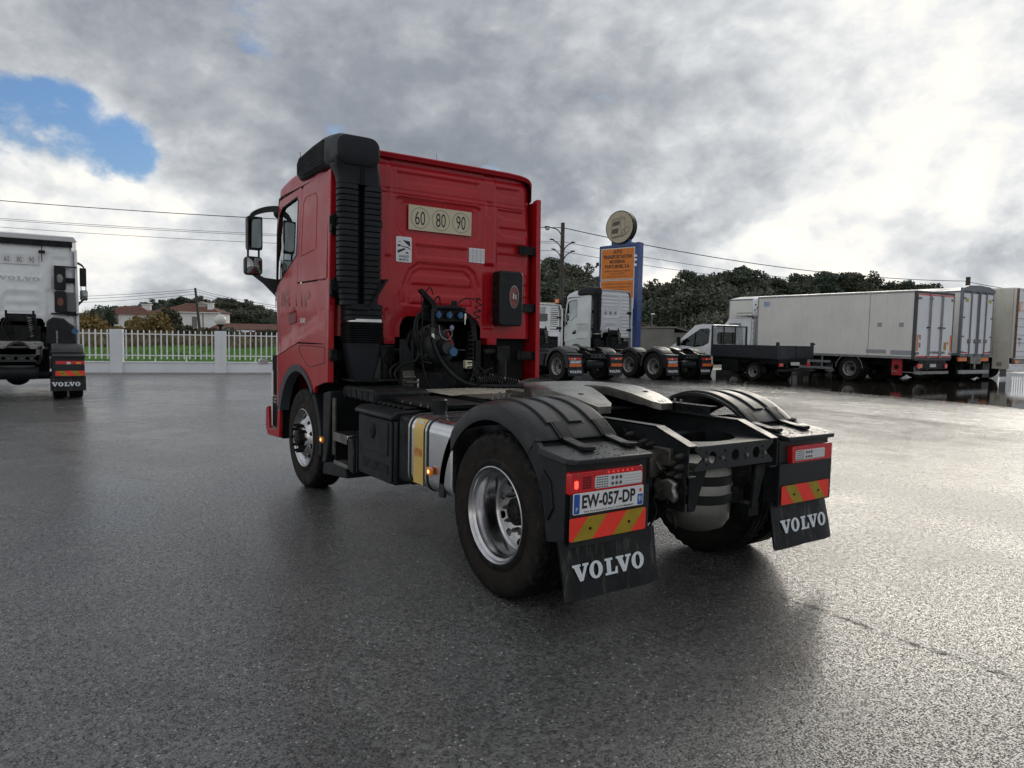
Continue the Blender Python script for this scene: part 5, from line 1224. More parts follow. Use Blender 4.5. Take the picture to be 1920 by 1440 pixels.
b = MB(); b.grid(8, 24, lambda i, j: ((2*i-1)*(.94-max(0, [2.15, 2.3, 2.9, 3.3, 4.3, 4.55, 5.0, 5.1, 5.08][0]*0+np.interp(j, np.linspace(0, 1, 8), [2.10, 2.24, 2.26, 2.20, 1.42, 1.32, 1.12, .45])-1.3)*.12), np.interp(j, np.linspace(0, 1, 8), [2.15, 2.3, 2.9, 3.3, 4.3, 4.55, 5.0, 5.08]), np.interp(j, np.linspace(0, 1, 8), [2.10, 2.24, 2.26, 2.20, 1.42, 1.32, 1.12, .45]))); put('cab_shell', b.mesh('cab_shell', VANW, recalc=False), K)
b = MB(); b.loft([[(-.78, 3.36, 2.165), (.78, 3.36, 2.165), (.82, 4.24, 1.48), (-.82, 4.24, 1.48)], [(-.78, 3.37, 2.185), (.78, 3.37, 2.185), (.82, 4.25, 1.50), (-.82, 4.25, 1.50)]]); b.build('windscreen', DGLASS, K)
bk = panel([(-.93, .9), (.93, .9), (.93, 1.5), (.86, 2.10), (.70, 2.22), (-.70, 2.22), (-.86, 2.10), (-.93, 1.5)], fl('y', 2.15, -1), .03, [rrect(-.72, .50, 1.42, 1.92, .12)], step=.3).build('cab_back', VANW, K)
panel(rrect(-.70, .48, 1.44, 1.90, .11), fl('y', 2.165, -1), .004, step=.4).build('rear_window', glassmat('van_glass', (.35, .45, .43), .12), bk)
b = MB(); b.box(-.86, .86, 2.3, 4.0, .9, .95)
for x in (-.45, .1, .5): b.box(x-.22, x+.22, 2.9, 3.05, 1.2, 1.75); b.box(x-.1, x+.1, 2.92, 3.0, 1.75, 1.95)
b.build('seat', SEAT, K, bevel=.03)
# bed
B0, B1, W1 = -1.2, 2.08, 1.10
b = MB(); b.box(-W1, W1, B0+.04, B1, .90, .97); bd = b.build('bed_floor', NAVY, K)
for s in (-1, 1):
    b = MB(); b.box(s*W1, s*(W1-.035), B0+.06, B1, .95, 1.40); b.box(s*(W1+.012), s*W1, B0+.06, B1, 1.36, 1.40); b.box(s*(W1+.012), s*W1, B0+.06, B1, .95, .99); b.build('side_board', NAVY, K, bevel=.006)
    b = MB(); b.box(s*(W1+.01), s*(W1-.08), B0-.02, B0+.10, .88, 1.56); b.cyl((s*(W1-.04), B0+.0, 1.50), (s*(W1+.05), B0, 1.50), .05, n=8); b.build('corner_post', NAVY, K, bevel=.015)
    b = MB(); b.box(s*1.04, s*1.10, B1-.02, B1+.05, .95, 2.20); b.build('headboard_post', NAVY, K)
for s in (-1, 1):
    b = MB(); b.box(s*.01, s*(W1-.09), B0-.02, B0+.02, .95, 1.42); b.box(s*.01, s*(W1-.09), B0-.035, B0-.02, 1.38, 1.42); b.box(s*.01, s*.05, B0-.035, B0-.02, .95, 1.42); b.build('tailboard', NAVY, K, bevel=.005)
b = MB(); b.box(-1.06, 1.06, B1, B1+.04, .95, 1.36); b.box(-1.06, 1.06, B1, B1+.03, 2.15, 2.20); b.box(-1.06, 1.06, B1, B1+.03, 1.36, 1.40)
for x in (-.35, .35): b.box(x-.02, x+.02, B1, B1+.03, 1.36, 2.2)
hd = b.build('headboard', NAVY, K)
b = MB()
for i in range(27): x = -1.04+i*.08; b.box(x-.004, x+.004, B1+.01, B1+.018, 1.4, 2.15)
for i in range(10): z = 1.44+i*.08; b.box(-1.04, 1.04, B1+.01, B1+.018, z-.004, z+.004)
stuff(b.build('headboard_mesh', NAVY, hd, smooth=False))
b = MB(); b.box(-.40, -.30, B0+.1, 4.5, .55, .85); b.box(.30, .40, B0+.1, 4.5, .55, .85); b.box(-.9, .9, B0+.1, B1, .70, .90); b.box(-1.0, -.3, .75, 1.6, .35, .85); b.build('chassis', BLKD, K)
b = MB(); b.box(-1.0, 1.0, B0+.02, B0+.08, .42, .52); b.build('rear_bumper', BLKD, K)
for s in (-1, 1):
    b = MB(); b.lathe([(.46, .0), (.47, .02), (.47, .28), (.44, .28), (.44, .02)], (s*.72, 0, .36) if s > 0 else (-1.04, 0, .36), 'x', 20, 1, 0, 180, close=True); b.build('mudguard', BLKD, K)
    put_wheel(K, s*1.0, 0, 'rear_small', z=.36, scale=.69); put_wheel(K, s*.97, 4.15, 'rear_small', z=.36, scale=.69)
    b = MB(); b.box(s*.95, s*.72, B0+.01, B0+.05, .62, .74); b.build('tail_light', REDL, K)
b = MB(); b.box(-.25, .27, B0-.0, B0+.02, .66, .78); pl = b.build('licence_plate', PLW, K)
text('47-ZH-31', .42, .08, INK, pl, facing((.01, B0-.002, .72), (1, 0, 0)))
# ================================================================ box trucks
BOXW = mat('box_grey_white', (.72, .705, .67), .45, 0, 0, .05, .6, dirt=.10, drip=.16)
DOORW = mat('door_white', (.78, .80, .84), .4, 0, 0, .04, 1, dirt=.12)
ALUF = mat('alu_frame', (.30, .30, .31), .45, .5, 0, .15, 4, dirt=.2)
DARKF = mat('dark_frame', (.05, .055, .06), .5)
def boxbody(root, w, L, z0, z1, doors, frame=ALUF, side=BOXW, redtrim=False, arch=False, yback=0.0, parts=2):
    """body from y=yback to yback+L"""
    b = MB(); b.box(-w+.01, w-.01, yback+.06, yback+L, z0, z1-.02); b.build('body', side, root, bevel=.01)
    b = MB()
    for s in (-1, 1):
        b.box(s*(w+.004), s*(w-.07), yback+.05, yback+L, z1-.07, z1); b.box(s*(w+.006), s*(w-.05), yback+.05, yback+L, z0-.03, z0+.07)
        b.box(s*(w+.006), s*(w-.06), yback+L-.06, yback+L+.003, z0, z1)
    b.build('edge_rail', ALUF if frame is DARKF else frame, root, bevel=.005)
    b = MB()
    for s in (-1, 1): b.box(s*(w+.01), s*(w-.075), yback-.02, yback+.09, z0-.02, z1)
    b.box(-w+.07, w-.07, yback-.02, yback+.09, z1-.09, z1-.001); b.box(-w+.07, w-.07, yback-.02, yback+.09, z0-.08, z0+.03); b.build('door_frame', frame, root, bevel=.006)
    b = MB(); b.box(-w+.05, w-.05, yback+.1, yback+L-.02, z1, z1+.012); b.build('roof_sheet', side, root)
    n = doors; W = 2*(w-.085); objs = []
    for k in range(n):
        x0 = -w+.085+W*k/n; x1 = x0+W/n
        b = MB(); b.box(x0+.006, x1-.006, yback-.03, yback+.02, z0+.04, z1-.10); o = b.build('door', DOORW, root, bevel=.005); objs.append(o)
        if redtrim:
            for za, zb_ in ((z1-.17, z1-.105), (z0+.045, z0+.10)): b = MB(); b.box(x0+.01, x1-.01, yback-.034, yback-.03, za, zb_); b.build('red_trim', REDL, o)
    return objs
def undercarriage(root, L, z0, axles, kind='rear_steel', guard=True):
    b = MB()
    for s in (-1, 1): b.box(s*.45, s*.37, .05, L, z0-.32, z0-.04)
    for y in np.arange(.4, L, 1.2): b.box(-.5, .5, y, y+.08, z0-.24, z0-.06)
    b.box(-1.1, 1.1, .2, .3, z0-.14, z0-.05); b.build('chassis_frame', BLKD, root)
    for y in axles:
        for s in (-1, 1): put_wheel(root, s*1.22, y, kind)
        b = MB(); b.cyl((-.9, y, .52), (.9, y, .52), .07, n=8); b.build('axle', BLKD, root)
R_ = thing('refrigerated_truck', 'long pale grey refrigerated box truck with three red edged rear doors', 'truck', (25.909, 10.025, 0), -.081)
zb, zt, w = 1.04, 3.63, 1.28
ds = boxbody(R_, w, 7.59, zb, zt, 3, DARKF, BOXW, redtrim=True)
for k, x in ((0, -w+.085+2*(w-.085)/3), (1, -w+.085+4*(w-.085)/3)):
    b = MB(); b.cyl((x-.04, -.06, zb+.02), (x-.04, -.06, zt-.12), .022, n=8); b.cyl((x+.04, -.06, zb+.02), (x+.04, -.06, zt-.12), .022, n=8); b.build('lock_bar', ALUF, ds[k])
for x, z in ((-w+.14, zt-.28), (-.36, zt-.28), (w-.14, zt-.28), (-.30, zb+.24), (.30, zb+.24), (w-.14, zb+.2), (-w+.14, zb+.2), (.02, zb+.24), (.62, zb+.24)):
    b = MB(); b.box(x-.11, x+.11, -.065, -.03, z-.04, z+.04); b.build('hinge', GREYM, R_, bevel=.008)
for x in (-.50, .28, .55): b = MB(); b.box(x-.09, x+.09, -.08, -.04, 2.22, 2.26); b.build('door_handle', BLKD, R_)
for s in (-1, 1): b = MB(); b.box(s*(w-.10), s*(w-.20), -.036, -.031, zb+.28, zb+.92); b.build('warning_strip', mat('orange_strip', (.85, .18, .03), .4), R_)
text('90', .13, .20, INK, R_, facing((-.98, -.032, 1.85), (1, 0, 0)), .02, 'speed_number'); text('80', .13, .20, INK, R_, facing((-.98, -.032, 1.55), (1, 0, 0)), .02, 'speed_number')
b = MB(); b.prism([(.66, 1.36), (.84, 1.36), (.84, 1.68), (.66, 1.68)], 'y', -.034, -.03); wl = b.build('warning_label', HYEL, R_)
b = MB(); b.prism(circ(.75, 1.60, .05, 10), 'y', -.036, -.034); b.build('label_mark', HRED, wl)
text('90', .10, .12, INK, R_, facing((.93, -.032, 1.64), (1, 0, 0)), .02, 'speed_number')
for y, z, a, b_ in ((1.55, 1.27, .42, .075), (.48, 1.25, .45, .085), (1.45, 2.33, .09, .08), (.55, 2.33, .09, .08)):
    b = MB(); b.box(-w-.002, -w+.02, y-a, y+a, z-b_, z+b_); b.build('side_patch', mat('patch_grey', (.30, .31, .34), .5), R_)
b = MB(); b.tube([(-w+.008, 1.9, z) for z in (zb+.07, zt-.07)], .012, 4); b.build('panel_joint', ALUF, R_)
lm = text('IGLU', .35, .16, mat('blue_print', (.05, .20, .50), .5), R_, facing((-w+.006, 7.05, zt-.30), (0, -1, 0)), .04, 'maker_mark'); text('FRIGO', .35, .07, MATS['blue_print'], R_, facing((-w+.006, 7.05, zt-.43), (0, -1, 0)), .02, 'maker_mark')
undercarriage(R_, 9.6, zb, (2.714, 8.9))
for s in (-1, 1):
    b = MB(); b.lathe([(.60, .0), (.615, .0), (.615, .3), (.60, .3)], (-1.26 if s < 0 else .96, 2.714, .50), 'x', 24, 1, 5, 175, close=True); b.build('wheel_arch', BLKD, R_)
    b = MB(); b.lathe([(.605, -.004), (.63, -.004), (.63, .012), (.605, .012)], (s*1.265, 2.714, .50), 'x', 24, 1, 5, 175, close=True); b.build('arch_trim', ALUF, R_)
b = MB(); b.box(-1.24, -1.21, 3.6, 5.6, .72, .82); b.box(-1.24, -1.21, 3.5, 6.2, .44, .54); b.box(-1.23, -1.18, 4.0, 4.06, .44, 1.0); b.box(-1.23, -1.18, 5.4, 5.46, .44, 1.0); b.build('side_guard', ALUF, R_)
b = MB(); b.box(-1.12, -1.04, .55, .95, .36, 1.0); b.build('red_hose_reel', mat('reel_red', (.38, .02, .03), .4, dirt=.2), R_)
b = MB(); b.cyl((-1.13, .75, .68), (-1.12, .75, .68), .10, n=14); b.build('reel_hole', VOID, R_)
b = MB(); b.box(-1.15, 1.15, -.02, .06, .42, .54); b.tube([(-1.2, .9, .50), (-.9, .4, .48), (-.9, 0.0, .48)], .03, 6); b.build('rear_underrun_bar', GREYM, R_, bevel=.02)
b = MB(); b.box(-.9, .95, .0, .10, .62, .96); b.build('lamp_carrier', BLKD, R_)
for x in (-.95, .92): b = MB(); b.cyl((x, -.04, .74), (x, 0, .74), .10, n=14); b.build('tail_light', REDL, R_)
for x in (-.78, ): b = MB(); b.box(x-.09, x+.09, -.02, .02, .68, .82); b.build('indicator_lamp', AMB, R_)
b = MB(); b.box(-.15, .25, -.015, .0, .70, .82); pl = b.build('licence_plate', PLW, R_); text('82-22-ZQ', .34, .08, INK, pl, facing((.05, -.017, .76), (1, 0, 0)))
# cab and cooler of the refrigerated truck
b = MB(); b.loft([[(x, y, z) for x, z in rrect(-.95, .95, 2.70, 3.62, .12, 4)] for y in (7.62, 7.95, 8.25)]); cu = b.build('cooling_unit', WHITE, R_, bevel=.08)
for y, z in ((7.75, 3.1), (7.9, 3.15), (8.02, 3.05), (7.8, 2.95), (8.0, 3.3)): b = MB(); b.cyl((-.962, y, z), (-.945, y, z), .04, n=8); b.build('vent_hole', VOID, cu)
c = [(7.9, .55), (7.9, 2.62), (8.1, 2.72), (9.4, 2.66), (9.75, 2.30), (9.95, 1.75), (10.0, .55), (9.5, .50), (9.35, .95), (8.9, 1.12), (8.45, .95), (8.30, .5)]
for s in (-1, 1):
    o = panel(c, fl('x', s*1.18, s), .03, [[(8.65, 1.65), (8.65, 2.42), (9.35, 2.42), (9.62, 2.1), (9.7, 1.62)]], step=.4).build('cab_side', WHITE, R_)
    panel([(8.64, 1.64), (8.64, 2.43), (9.36, 2.43), (9.63, 2.1), (9.71, 1.61)], fl('x', s*1.165, s), .004, step=.5).build('window', MATS['van_glass'], o)
b = MB(); b.loft([[(-1.18, y, z), (1.18, y, z), (1.18, y+.02, z-.03), (-1.18, y+.02, z-.03)] for y, z in c[1:7]]); b.box(-1.18, 1.18, 7.88, 7.91, .9, 2.62); b.build('cab_shell', WHITE, R_)
b = MB(); b.box(-1.3, 1.2, 7.92, 8.9, 2.74, 2.78); b.tube([(-1.22, 7.95, 2.9), (-1.22, 8.9, 2.9)], .02, 6); b.build('roof_rack', GREYM, R_)
for y in (7.72, 7.95):
    b = MB(); b.tube([(-1.25, y, .9), (-1.25, y, 2.95)], .018, 6); b.build('ladder_rail', SILV, R_)
for k in range(7): b = MB(); b.tube([(-1.25, 7.72, 1.1+k*.27), (-1.25, 7.95, 1.1+k*.27)], .012, 5); b.build('ladder_rung', SILV, R_)
# white curved-roof trailer behind it
V_ = thing('box_trailer', 'white box trailer with grey arched door header behind the refrigerated truck', 'trailer', (30.254, 10.316, 0), -.063)
TRW = mat('trailer_white', (.72, .715, .69), .45, 0, 0, .05, .8, dirt=.18)
BLG = mat('blue_grey_frame', (.17, .19, .22), .45, .2, 0, .1, 3, dirt=.15)
ds = boxbody(V_, 1.27, 12.6, 1.17, 3.86, 4, BLG, TRW)
b = MB(); b.prism([(-1.29, 3.84), (1.29, 3.84), (1.27, 3.98), (.8, 4.09), (0, 4.13), (-.8, 4.09), (-1.27, 3.98)], 'y', -.06, .10); b.build('arched_header', BLG, V_, bevel=.01)
b = MB(); b.grid(10, 10, lambda i, j: ((2*i-1)*1.26, .1+12.4*j, 3.86+.20*(1-(2*i-1)**2)*(1 if j < 2 else 1))); put('curved_roof', b.mesh('curved_roof', TRW, recalc=False), V_)
b = MB(); b.box(-1.285, -1.275, .9, 6.5, 3.62, 3.74); b.build('roof_edge_shadow_strip', mat('edge_shadow_grey', (.12, .12, .12), .6), V_)  # dark strip painted as the shadow below the roof edge
for x in (-.62, -.06, .06, .60): b = MB(); b.cyl((x, -.06, 1.12), (x, -.06, 3.86), .028, n=8); b.build('lock_bar', BLG, V_)
for x in (-.66, -.14, .18, .66): b = MB(); b.box(x-.10, x+.10, -.085, -.03, 1.68, 1.84); b.build('lock_handle', GREYM, V_, bevel=.01)
for x in (-.95, .92): b = MB(); b.box(x-.12, x+.12, -.035, -.03, 3.40, 3.54); b.build('yellow_label', mat('label_yellow', (.45, .42, .05), .5), V_)
for s in (-1, 1):
    for z in (3.55, 2.75, 1.95, 1.3): b = MB(); b.box(s*1.26, s*1.05, -.05, -.03, z-.03, z+.03); b.build('hinge', GREYM, V_, bevel=.006)
    b = MB(); b.box(s*1.15, s*.72, -.035, -.03, 1.24, 1.30); b.build('reflective_strip', REDL, V_)
for x in (-1.0, .78): b = MB(); b.box(x-.32, x+.32, -.03, .05, .90, 1.06); b.build('lamp_board', mat('orange_lamp_board', (.75, .20, .04), .35), V_)
b = MB(); b.box(-.40, .45, -.05, .10, .78, 1.10); b.box(-.05, .07, -.03, .05, .55, .80); b.build('coupling_block', GREYM, V_, bevel=.02)
b = MB(); b.box(-1.25, 1.2, -.03, .05, .36, .52); b.build('rear_underrun_bar', ALUF, V_, bevel=.01)
undercarriage(V_, 12.4, 1.15, (1.6, 2.95, 10.8))
# container-like body at the right edge
C_ = thing('box_trailer', 'rust edged white box trailer with ribbed door at the right edge', 'trailer', tuple(onground(1903, 31.6)+Vector((1.27, .02, 0))), -.02)
RIBW = mat('ribbed_white', (.56, .57, .58), .45, 0, 0, .06, 2, dirt=.35)
ds = boxbody(C_, 1.27, 11.5, 1.08, 4.14, 1, TRW, mat('side_beige', (.64, .62, .55), .5, 0, 0, .06, 1, dirt=.25, drip=.3))
for k in range(7):
    b = MB(); b.box(-1.12, 1.12, -.045, -.03, 1.35+k*.36, 1.37+k*.36); b.build('door_rib', ALUF, ds[0])
b = MB(); b.box(-1.30, -1.20, -.08, -.02, 1.05, 4.1); b.build('rusty_edge_post', mat('rusty_metal', (.20, .11, .07), .7, .2, 0, .5, 14, bump=.3, bscale=40, dirt=.5), C_)
for k in range(28): b = MB(); b.box(-1.275, -1.235, -.085, -.08, 1.15+k*.10, 1.19+k*.10); b.build('post_slot', VOID, C_)
b = MB(); b.box(-1.0, -.80, -.05, -.045, 3.1, 3.5); b.build('orange_sticker', AMB, C_)
text('MAX', .35, .10, INK, C_, facing((-.80, -.047, 1.9), (1, 0, 0)), .03, 'stencil'); text('T7', .14, .22, INK, C_, facing((-.80, -.047, 1.66), (1, 0, 0)), .02, 'stencil')
b = MB(); b.box(-1.25, 1.2, -.06, .06, .78, .98); b.build('rear_beam', GREYM, C_, bevel=.01)
for x in (-1.05,): b = MB(); b.box(x-.16, x+.16, -.09, -.05, .82, .96); b.build('indicator_lamp', AMB, C_)
undercarriage(C_, 11.2, 1.10, (2.0, 3.3, 9.5))
for y in (1.2, 4.1, 9.0):
    for s in (-1, 1): b = MB(); b.box(s*.55, s*1.22, y, y+.02, .12, 1.0); b.build('mudflap', FLAP, C_)  # black flaps added to darken what the puddle reflects under the trailer
b = MB(); b.box(-1.1, 1.1, 5.0, 7.8, .25, .95); b.build('dark_underbody_block', BLKD, C_, bevel=.02)  # added block that keeps bright sky out of the puddle reflection
b = MB(); b.box(-1.30, -1.272, .12, .80, .55, 4.10); b.build('side_cladding', MATS['side_beige'], C_, bevel=.006)
b = MB(); b.box(-1.304, -1.30, .40, .62, .66, .86); b.box(-1.304, -1.30, .12, .80, 1.74, 1.75); b.build('cladding_hatch', mat('beige_line', (.30, .29, .25), .5), C_)
for k in range(16): b = MB(); b.cyl((-1.285, .95, 1.3+k*.16), (-1.272, .95, 1.3+k*.16), .012, n=6); b.build('rivet', GREYM, C_)
# ================================================================ ground
def ground_mat():
    m = bpy.data.materials.new('wet_asphalt'); m.use_nodes = True; n = m.node_tree; g = G(n); b = n.nodes['Principled BSDF']
    p = g.n('ShaderNodeNewGeometry').outputs['Position']
    x, y, z = g.sep(p)
    # the stones of the surface
    v1 = g.n('ShaderNodeTexVoronoi'); g.set(v1.inputs['Vector'], p); v1.inputs['Scale'].default_value = 70
    v2 = g.voro(p, 210); n1 = g.noise(p, 75, 6, .7)[0]; n2 = g.noise(p, 14, 5, .6, w=2.0)[0]; n3 = g.noise(p, .35, 5, .6, w=5.0)[0]; n4 = g.noise(p, 2.2, 5, .6, w=9.0)[0]
    sr, sg_, sb = g.sep(v1.outputs['Color'])
    stone = g.mapr(sr, 0, 1, .030, .175, smooth=False)
    light = g.math('MULTIPLY', g.math('GREATER_THAN', sg_, .962), g.math('LESS_THAN', v1.outputs['Distance'], .42))
    val = g.math('ADD', stone, g.math('MULTIPLY', light, .34))
    val = g.math('MULTIPLY', val, g.mapr(n3, .3, .7, .68, 1.3)); val = g.math('MULTIPLY', val, g.mapr(n4, .3, .7, .85, 1.15))
    col = g.comb(val, g.math('MULTIPLY', val, .985), g.math('MULTIPLY', val, .95))
    # smoother paved lane on the far side, pale dust strip by the fence
    wob = g.math('MULTIPLY', g.math('SUBTRACT', g.noise(p, .5, 4, .6, w=3.3)[0], .5), .9)
    xx = g.math('ADD', x, wob)
    lane = g.mapr(xx, 12.0, 12.5)
    # far side of the lot: paler fine asphalt
    far = g.mapr(g.math('ADD', g.math('ADD', y, g.math('MULTIPLY', x, .26)), wob), 23.2, 24.2)
    col = g.mix(g.math('MULTIPLY', lane, .8), col, (.13, .13, .127)); margin = g.mapr(g.math('ADD', xx, g.math('MULTIPLY', wob, .8)), 16.6, 17.9); col = g.mix(g.math('MULTIPLY', margin, .75), col, (.035, .033, .030)); col = g.mix(g.math('MULTIPLY', far, .8), col, (.17, .16, .145))
    lightp = g.mapr(g.noise(p, .16, 3, .5, w=6.0)[0], .45, .6)
    col = g.mix(g.math('MULTIPLY', lightp, .25), col, (.10, .10, .10))
    # tar joint wandering from under the truck towards the camera side
    jx = g.math('ADD', x, g.math('MULTIPLY', g.math('SUBTRACT', g.noise(p, 1.6, 6, .68, w=1.1)[0], .5), .42))
    jd = g.math('ABSOLUTE', g.math('SUBTRACT', jx, g.math('MULTIPLY', g.math('SINE', g.math('MULTIPLY', y, 1.9)), .03)))
    jd = g.math('ABSOLUTE', g.math('SUBTRACT', jx, .35))
    joint = g.math('MULTIPLY', g.math('MULTIPLY', g.mapr(jd, .0, .045, 1, 0), g.mapr(g.noise(p, 9, 5, .7, w=8.8)[0], .38, .60)), g.mapr(y, .8, 1.6, 1, 0))
    col = g.mix(g.math('MULTIPLY', joint, .6), col, (.012, .012, .012))
    # thin scratches
    sc = g.noise(g.comb(g.math('MULTIPLY', g.math('ADD', x, g.math('MULTIPLY', y, .75)), 5.0), g.math('MULTIPLY', g.math('SUBTRACT', y, g.math('MULTIPLY', x, .75)), .35), 0), 1.0, 6, .7, w=4.0)[0]
    # tyre tracks, oil spots and hairline cracks of the yard
    def trk(cx, cy, r0):
        dd = g.vmath('DISTANCE', g.comb(x, y, 0), (cx, cy, 0)); dd = g.math('ABSOLUTE', g.math('SUBTRACT', g.math('ABSOLUTE', g.math('SUBTRACT', dd, r0)), .98)); return g.math('MULTIPLY', g.mapr(dd, .10, .26, 1, 0), g.mapr(g.noise(p, 1.3, 5, .65, w=r0)[0], .36, .66))
    tracks = g.math('MAXIMUM', trk(-22, 2, 18.6), g.math('MAXIMUM', trk(9, -19, 16.6), trk(-30, -22, 33.5)))
    vs = g.n('ShaderNodeTexVoronoi'); g.set(vs.inputs['Vector'], g.vmath('ADD', p, g.vmath('MULTIPLY', g.noise(p, 3, 4, .6)[1], (.35, .35, 0)))); vs.inputs['Scale'].default_value = .42
    spot = g.math('MULTIPLY', g.mapr(vs.outputs['Distance'], .03, .13, 1, 0), g.math('GREATER_THAN', g.sep(vs.outputs['Color'])[0], .45))
    cp = g.vmath('ADD', p, g.vmath('MULTIPLY', g.noise(p, .9, 6, .6, w=7.0)[1], (1.1, 1.1, 0))); cr_ = g.voro(cp, .11, 'DISTANCE_TO_EDGE'); crack = g.math('MULTIPLY', g.mapr(cr_, .0, .0014, 1, 0), g.mapr(g.noise(p, .6, 3, .6, w=3.9)[0], .45, .6))
    col = g.mix(g.math('MULTIPLY', tracks, .30), col, (.025, .025, .026)); col = g.mix(g.math('MULTIPLY', spot, .6), col, (.012, .012, .013)); col = g.mix(g.math('MULTIPLY', crack, .7), col, (.012, .012, .012))
    n.links.new(col, b.inputs['Base Color'])
    wet = g.mapr(g.math('ADD', g.math('MULTIPLY', n3, .6), g.math('MULTIPLY', n4, .4)), .38, .62)
    rgh = g.math('ADD', g.math('MULTIPLY', wet, .13), .17)
    rgh = g.math('ADD', rgh, g.math('MULTIPLY', g.mapr(sc, .55, .7), .08))
    rgh = g.math('ADD', rgh, g.math('MULTIPLY', far, .35)); rgh = g.math('SUBTRACT', rgh, g.math('MULTIPLY', margin, .16))
    n.links.new(rgh, b.inputs['Roughness'])
    # water film on the tops of the stones, dry-looking pits between them
    film = g.mapr(g.math('ADD', g.noise(p, 105, 4, .65, w=6.6)[0], g.math('MULTIPLY', g.math('SUBTRACT', g.noise(p, 30, 3, .6, w=2.6)[0], .5), .32)), .475, .535)
    film = g.math('ADD', g.math('MULTIPLY', film, .97), .03); film = g.math('MULTIPLY', film, g.mapr(n3, .32, .68, 1.15, .70)); film = g.math('MULTIPLY', film, g.math('SUBTRACT', 1.0, g.math('MULTIPLY', crack, .8))); film = g.math('MULTIPLY', film, g.math('SUBTRACT', 1.0, g.math('MULTIPLY', joint, .9)))
    film = g.math('MULTIPLY', g.math('MAXIMUM', film, g.math('MULTIPLY', lane, .4)), g.mapr(lane, 0, 1, 1, .85)); n.links.new(g.math('MULTIPLY', film, 1.0), b.inputs['Specular IOR Level'])
    n.links.new(g.math('MULTIPLY', film, .70), b.inputs['Coat Weight']); b.inputs['Coat IOR'].default_value = 1.5; n.links.new(rgh, b.inputs['Coat Roughness'])
    h = g.math('ADD', g.math('MULTIPLY', g.mapr(v1.outputs['Distance'], 0, .6, 1, 0), .8), g.math('MULTIPLY', n1, 1.0))
    h = g.math('ADD', h, g.math('MULTIPLY', g.mapr(v2, 0, .6, 1, 0), .25)); h = g.math('ADD', h, g.math('MULTIPLY', n2, .5))
    h = g.math('SUBTRACT', h, g.math('MULTIPLY', joint, .8))
    bp = g.n('ShaderNodeBump'); bp.inputs['Distance'].default_value = .0045
    dist = g.vmath('DISTANCE', p, tuple(CAM))
    g.set(bp.inputs['Strength'], g.math('MULTIPLY', g.mapr(lane, 0, 1, 1.0, .5), g.mapr(dist, 3, 30, 1.0, .55)) if False else g.mapr(lane, 0, 1, 1.0, .7))
    n.links.new(h, bp.inputs['Height']); n.links.new(bp.outputs[0], b.inputs['Normal'])
    return m
def sheet(name, pts, z, m, holes=()):
    mb = MB(); mb.add([(x, y, z) for x, y in pts], [tuple(range(len(pts)))]); return struct(mb.build(name, m, None, smooth=False, recalc=False))
ASPH = ground_mat()
g_ = MB(); g_.add([(-1500, -1500, -.03), (1500, -1500, -.03), (1500, 1800, -.03), (-1500, 1800, -.03)], [(0, 1, 2, 3)])
EARTH = mat('field_earth', (.075, .062, .035), .9, 0, 0, .4, .2, coord='Object')
struct(g_.build('ground', EARTH, None, smooth=False, recalc=False))
# fence line: from the left past the red cab, then behind the parked tractors
F0, F1 = Vector((-14.5, 29.10)), Vector((10.2, 22.62)); FD = (F1-F0).normalized()
F2 = Vector((24.5, 27.6)); F3 = Vector((29.3, 22.0)); F4 = Vector((52, 14.0)); F5 = Vector((60, 9.0))
lot = [(-60, -40), (70, -40), (70, 6), tuple(F4), tuple(F3), tuple(F2), (17.0, 25.2), tuple(F1), tuple(F0), (-60, 41)]
sheet('asphalt_lot', lot, 0.0, ASPH)
def grass_mat():
    m = mat('grass_blades', (.07, .13, .022), .7, 0, 0, .5, .5); return m
GR = mat('meadow', (.085, .165, .026), .9, 0, 0, .5, .35, bump=.5, bscale=6); BR = mat('dry_meadow', (.11, .085, .045), .9, 0, 0, .4, .3, bump=.5, bscale=4)
sheet('meadow', [(-40, 36), (11, 22.9), (16, 25.6), (60, 60), (60, 76), (-60, 76)], -.004, GR)
sheet('dry_grass_strip', [(-60, 66), (60, 62), (120, 200), (-60, 200)], .004, BR)
def grass(name, x0, x1, y0, y1, n, h, m, seed, label, cat='grass', w=.02):
    r = np.random.RandomState(seed); X = r.uniform(x0, x1, n); Y = y0+(y1-y0)*r.uniform(0, 1, n)**1.4
    keep = (Y > 29.10-.262*(X+14.5)+.4); X, Y = X[keep], Y[keep]; n = len(X)
    a = r.uniform(0, PI, n); hh = h*r.uniform(.5, 1.3, n)*(1+ .5*np.sin(X*.7)*np.sin(Y*.31)); lx = r.normal(0, .35, n)*hh; ly = r.normal(0, .35, n)*hh; ww = w*(1+.05*(Y-25))
    V = np.stack([np.stack([X-np.cos(a)*ww, Y-np.sin(a)*ww, 0*X], -1), np.stack([X+np.cos(a)*ww, Y+np.sin(a)*ww, 0*X], -1), np.stack([X+lx, Y+ly, hh], -1)], 1).reshape(-1, 3)
    me = bpy.data.meshes.new(name); me.from_pydata(V.tolist(), [], np.arange(3*n).reshape(-1, 3).tolist()); me.materials.append(m)
    o = put(name, me); stuff(o); tag(o, label, cat); return o
GB = mat('green_blades', (.12, .27, .045), .6, 0, 0, .45, .6); YB = mat('straw_blades', (.20, .155, .085), .8, 0, 0, .35, .5)
grass('meadow_grass', -14, 20, 26, 72, 60000, .22, GB, 3, 'lush green grass growing in the field behind the white railings')
grass('dry_reeds', -14, 34, 58, 100, 26000, .85, YB, 4, 'brown dry reeds along the far edge of the green field', w=.03)
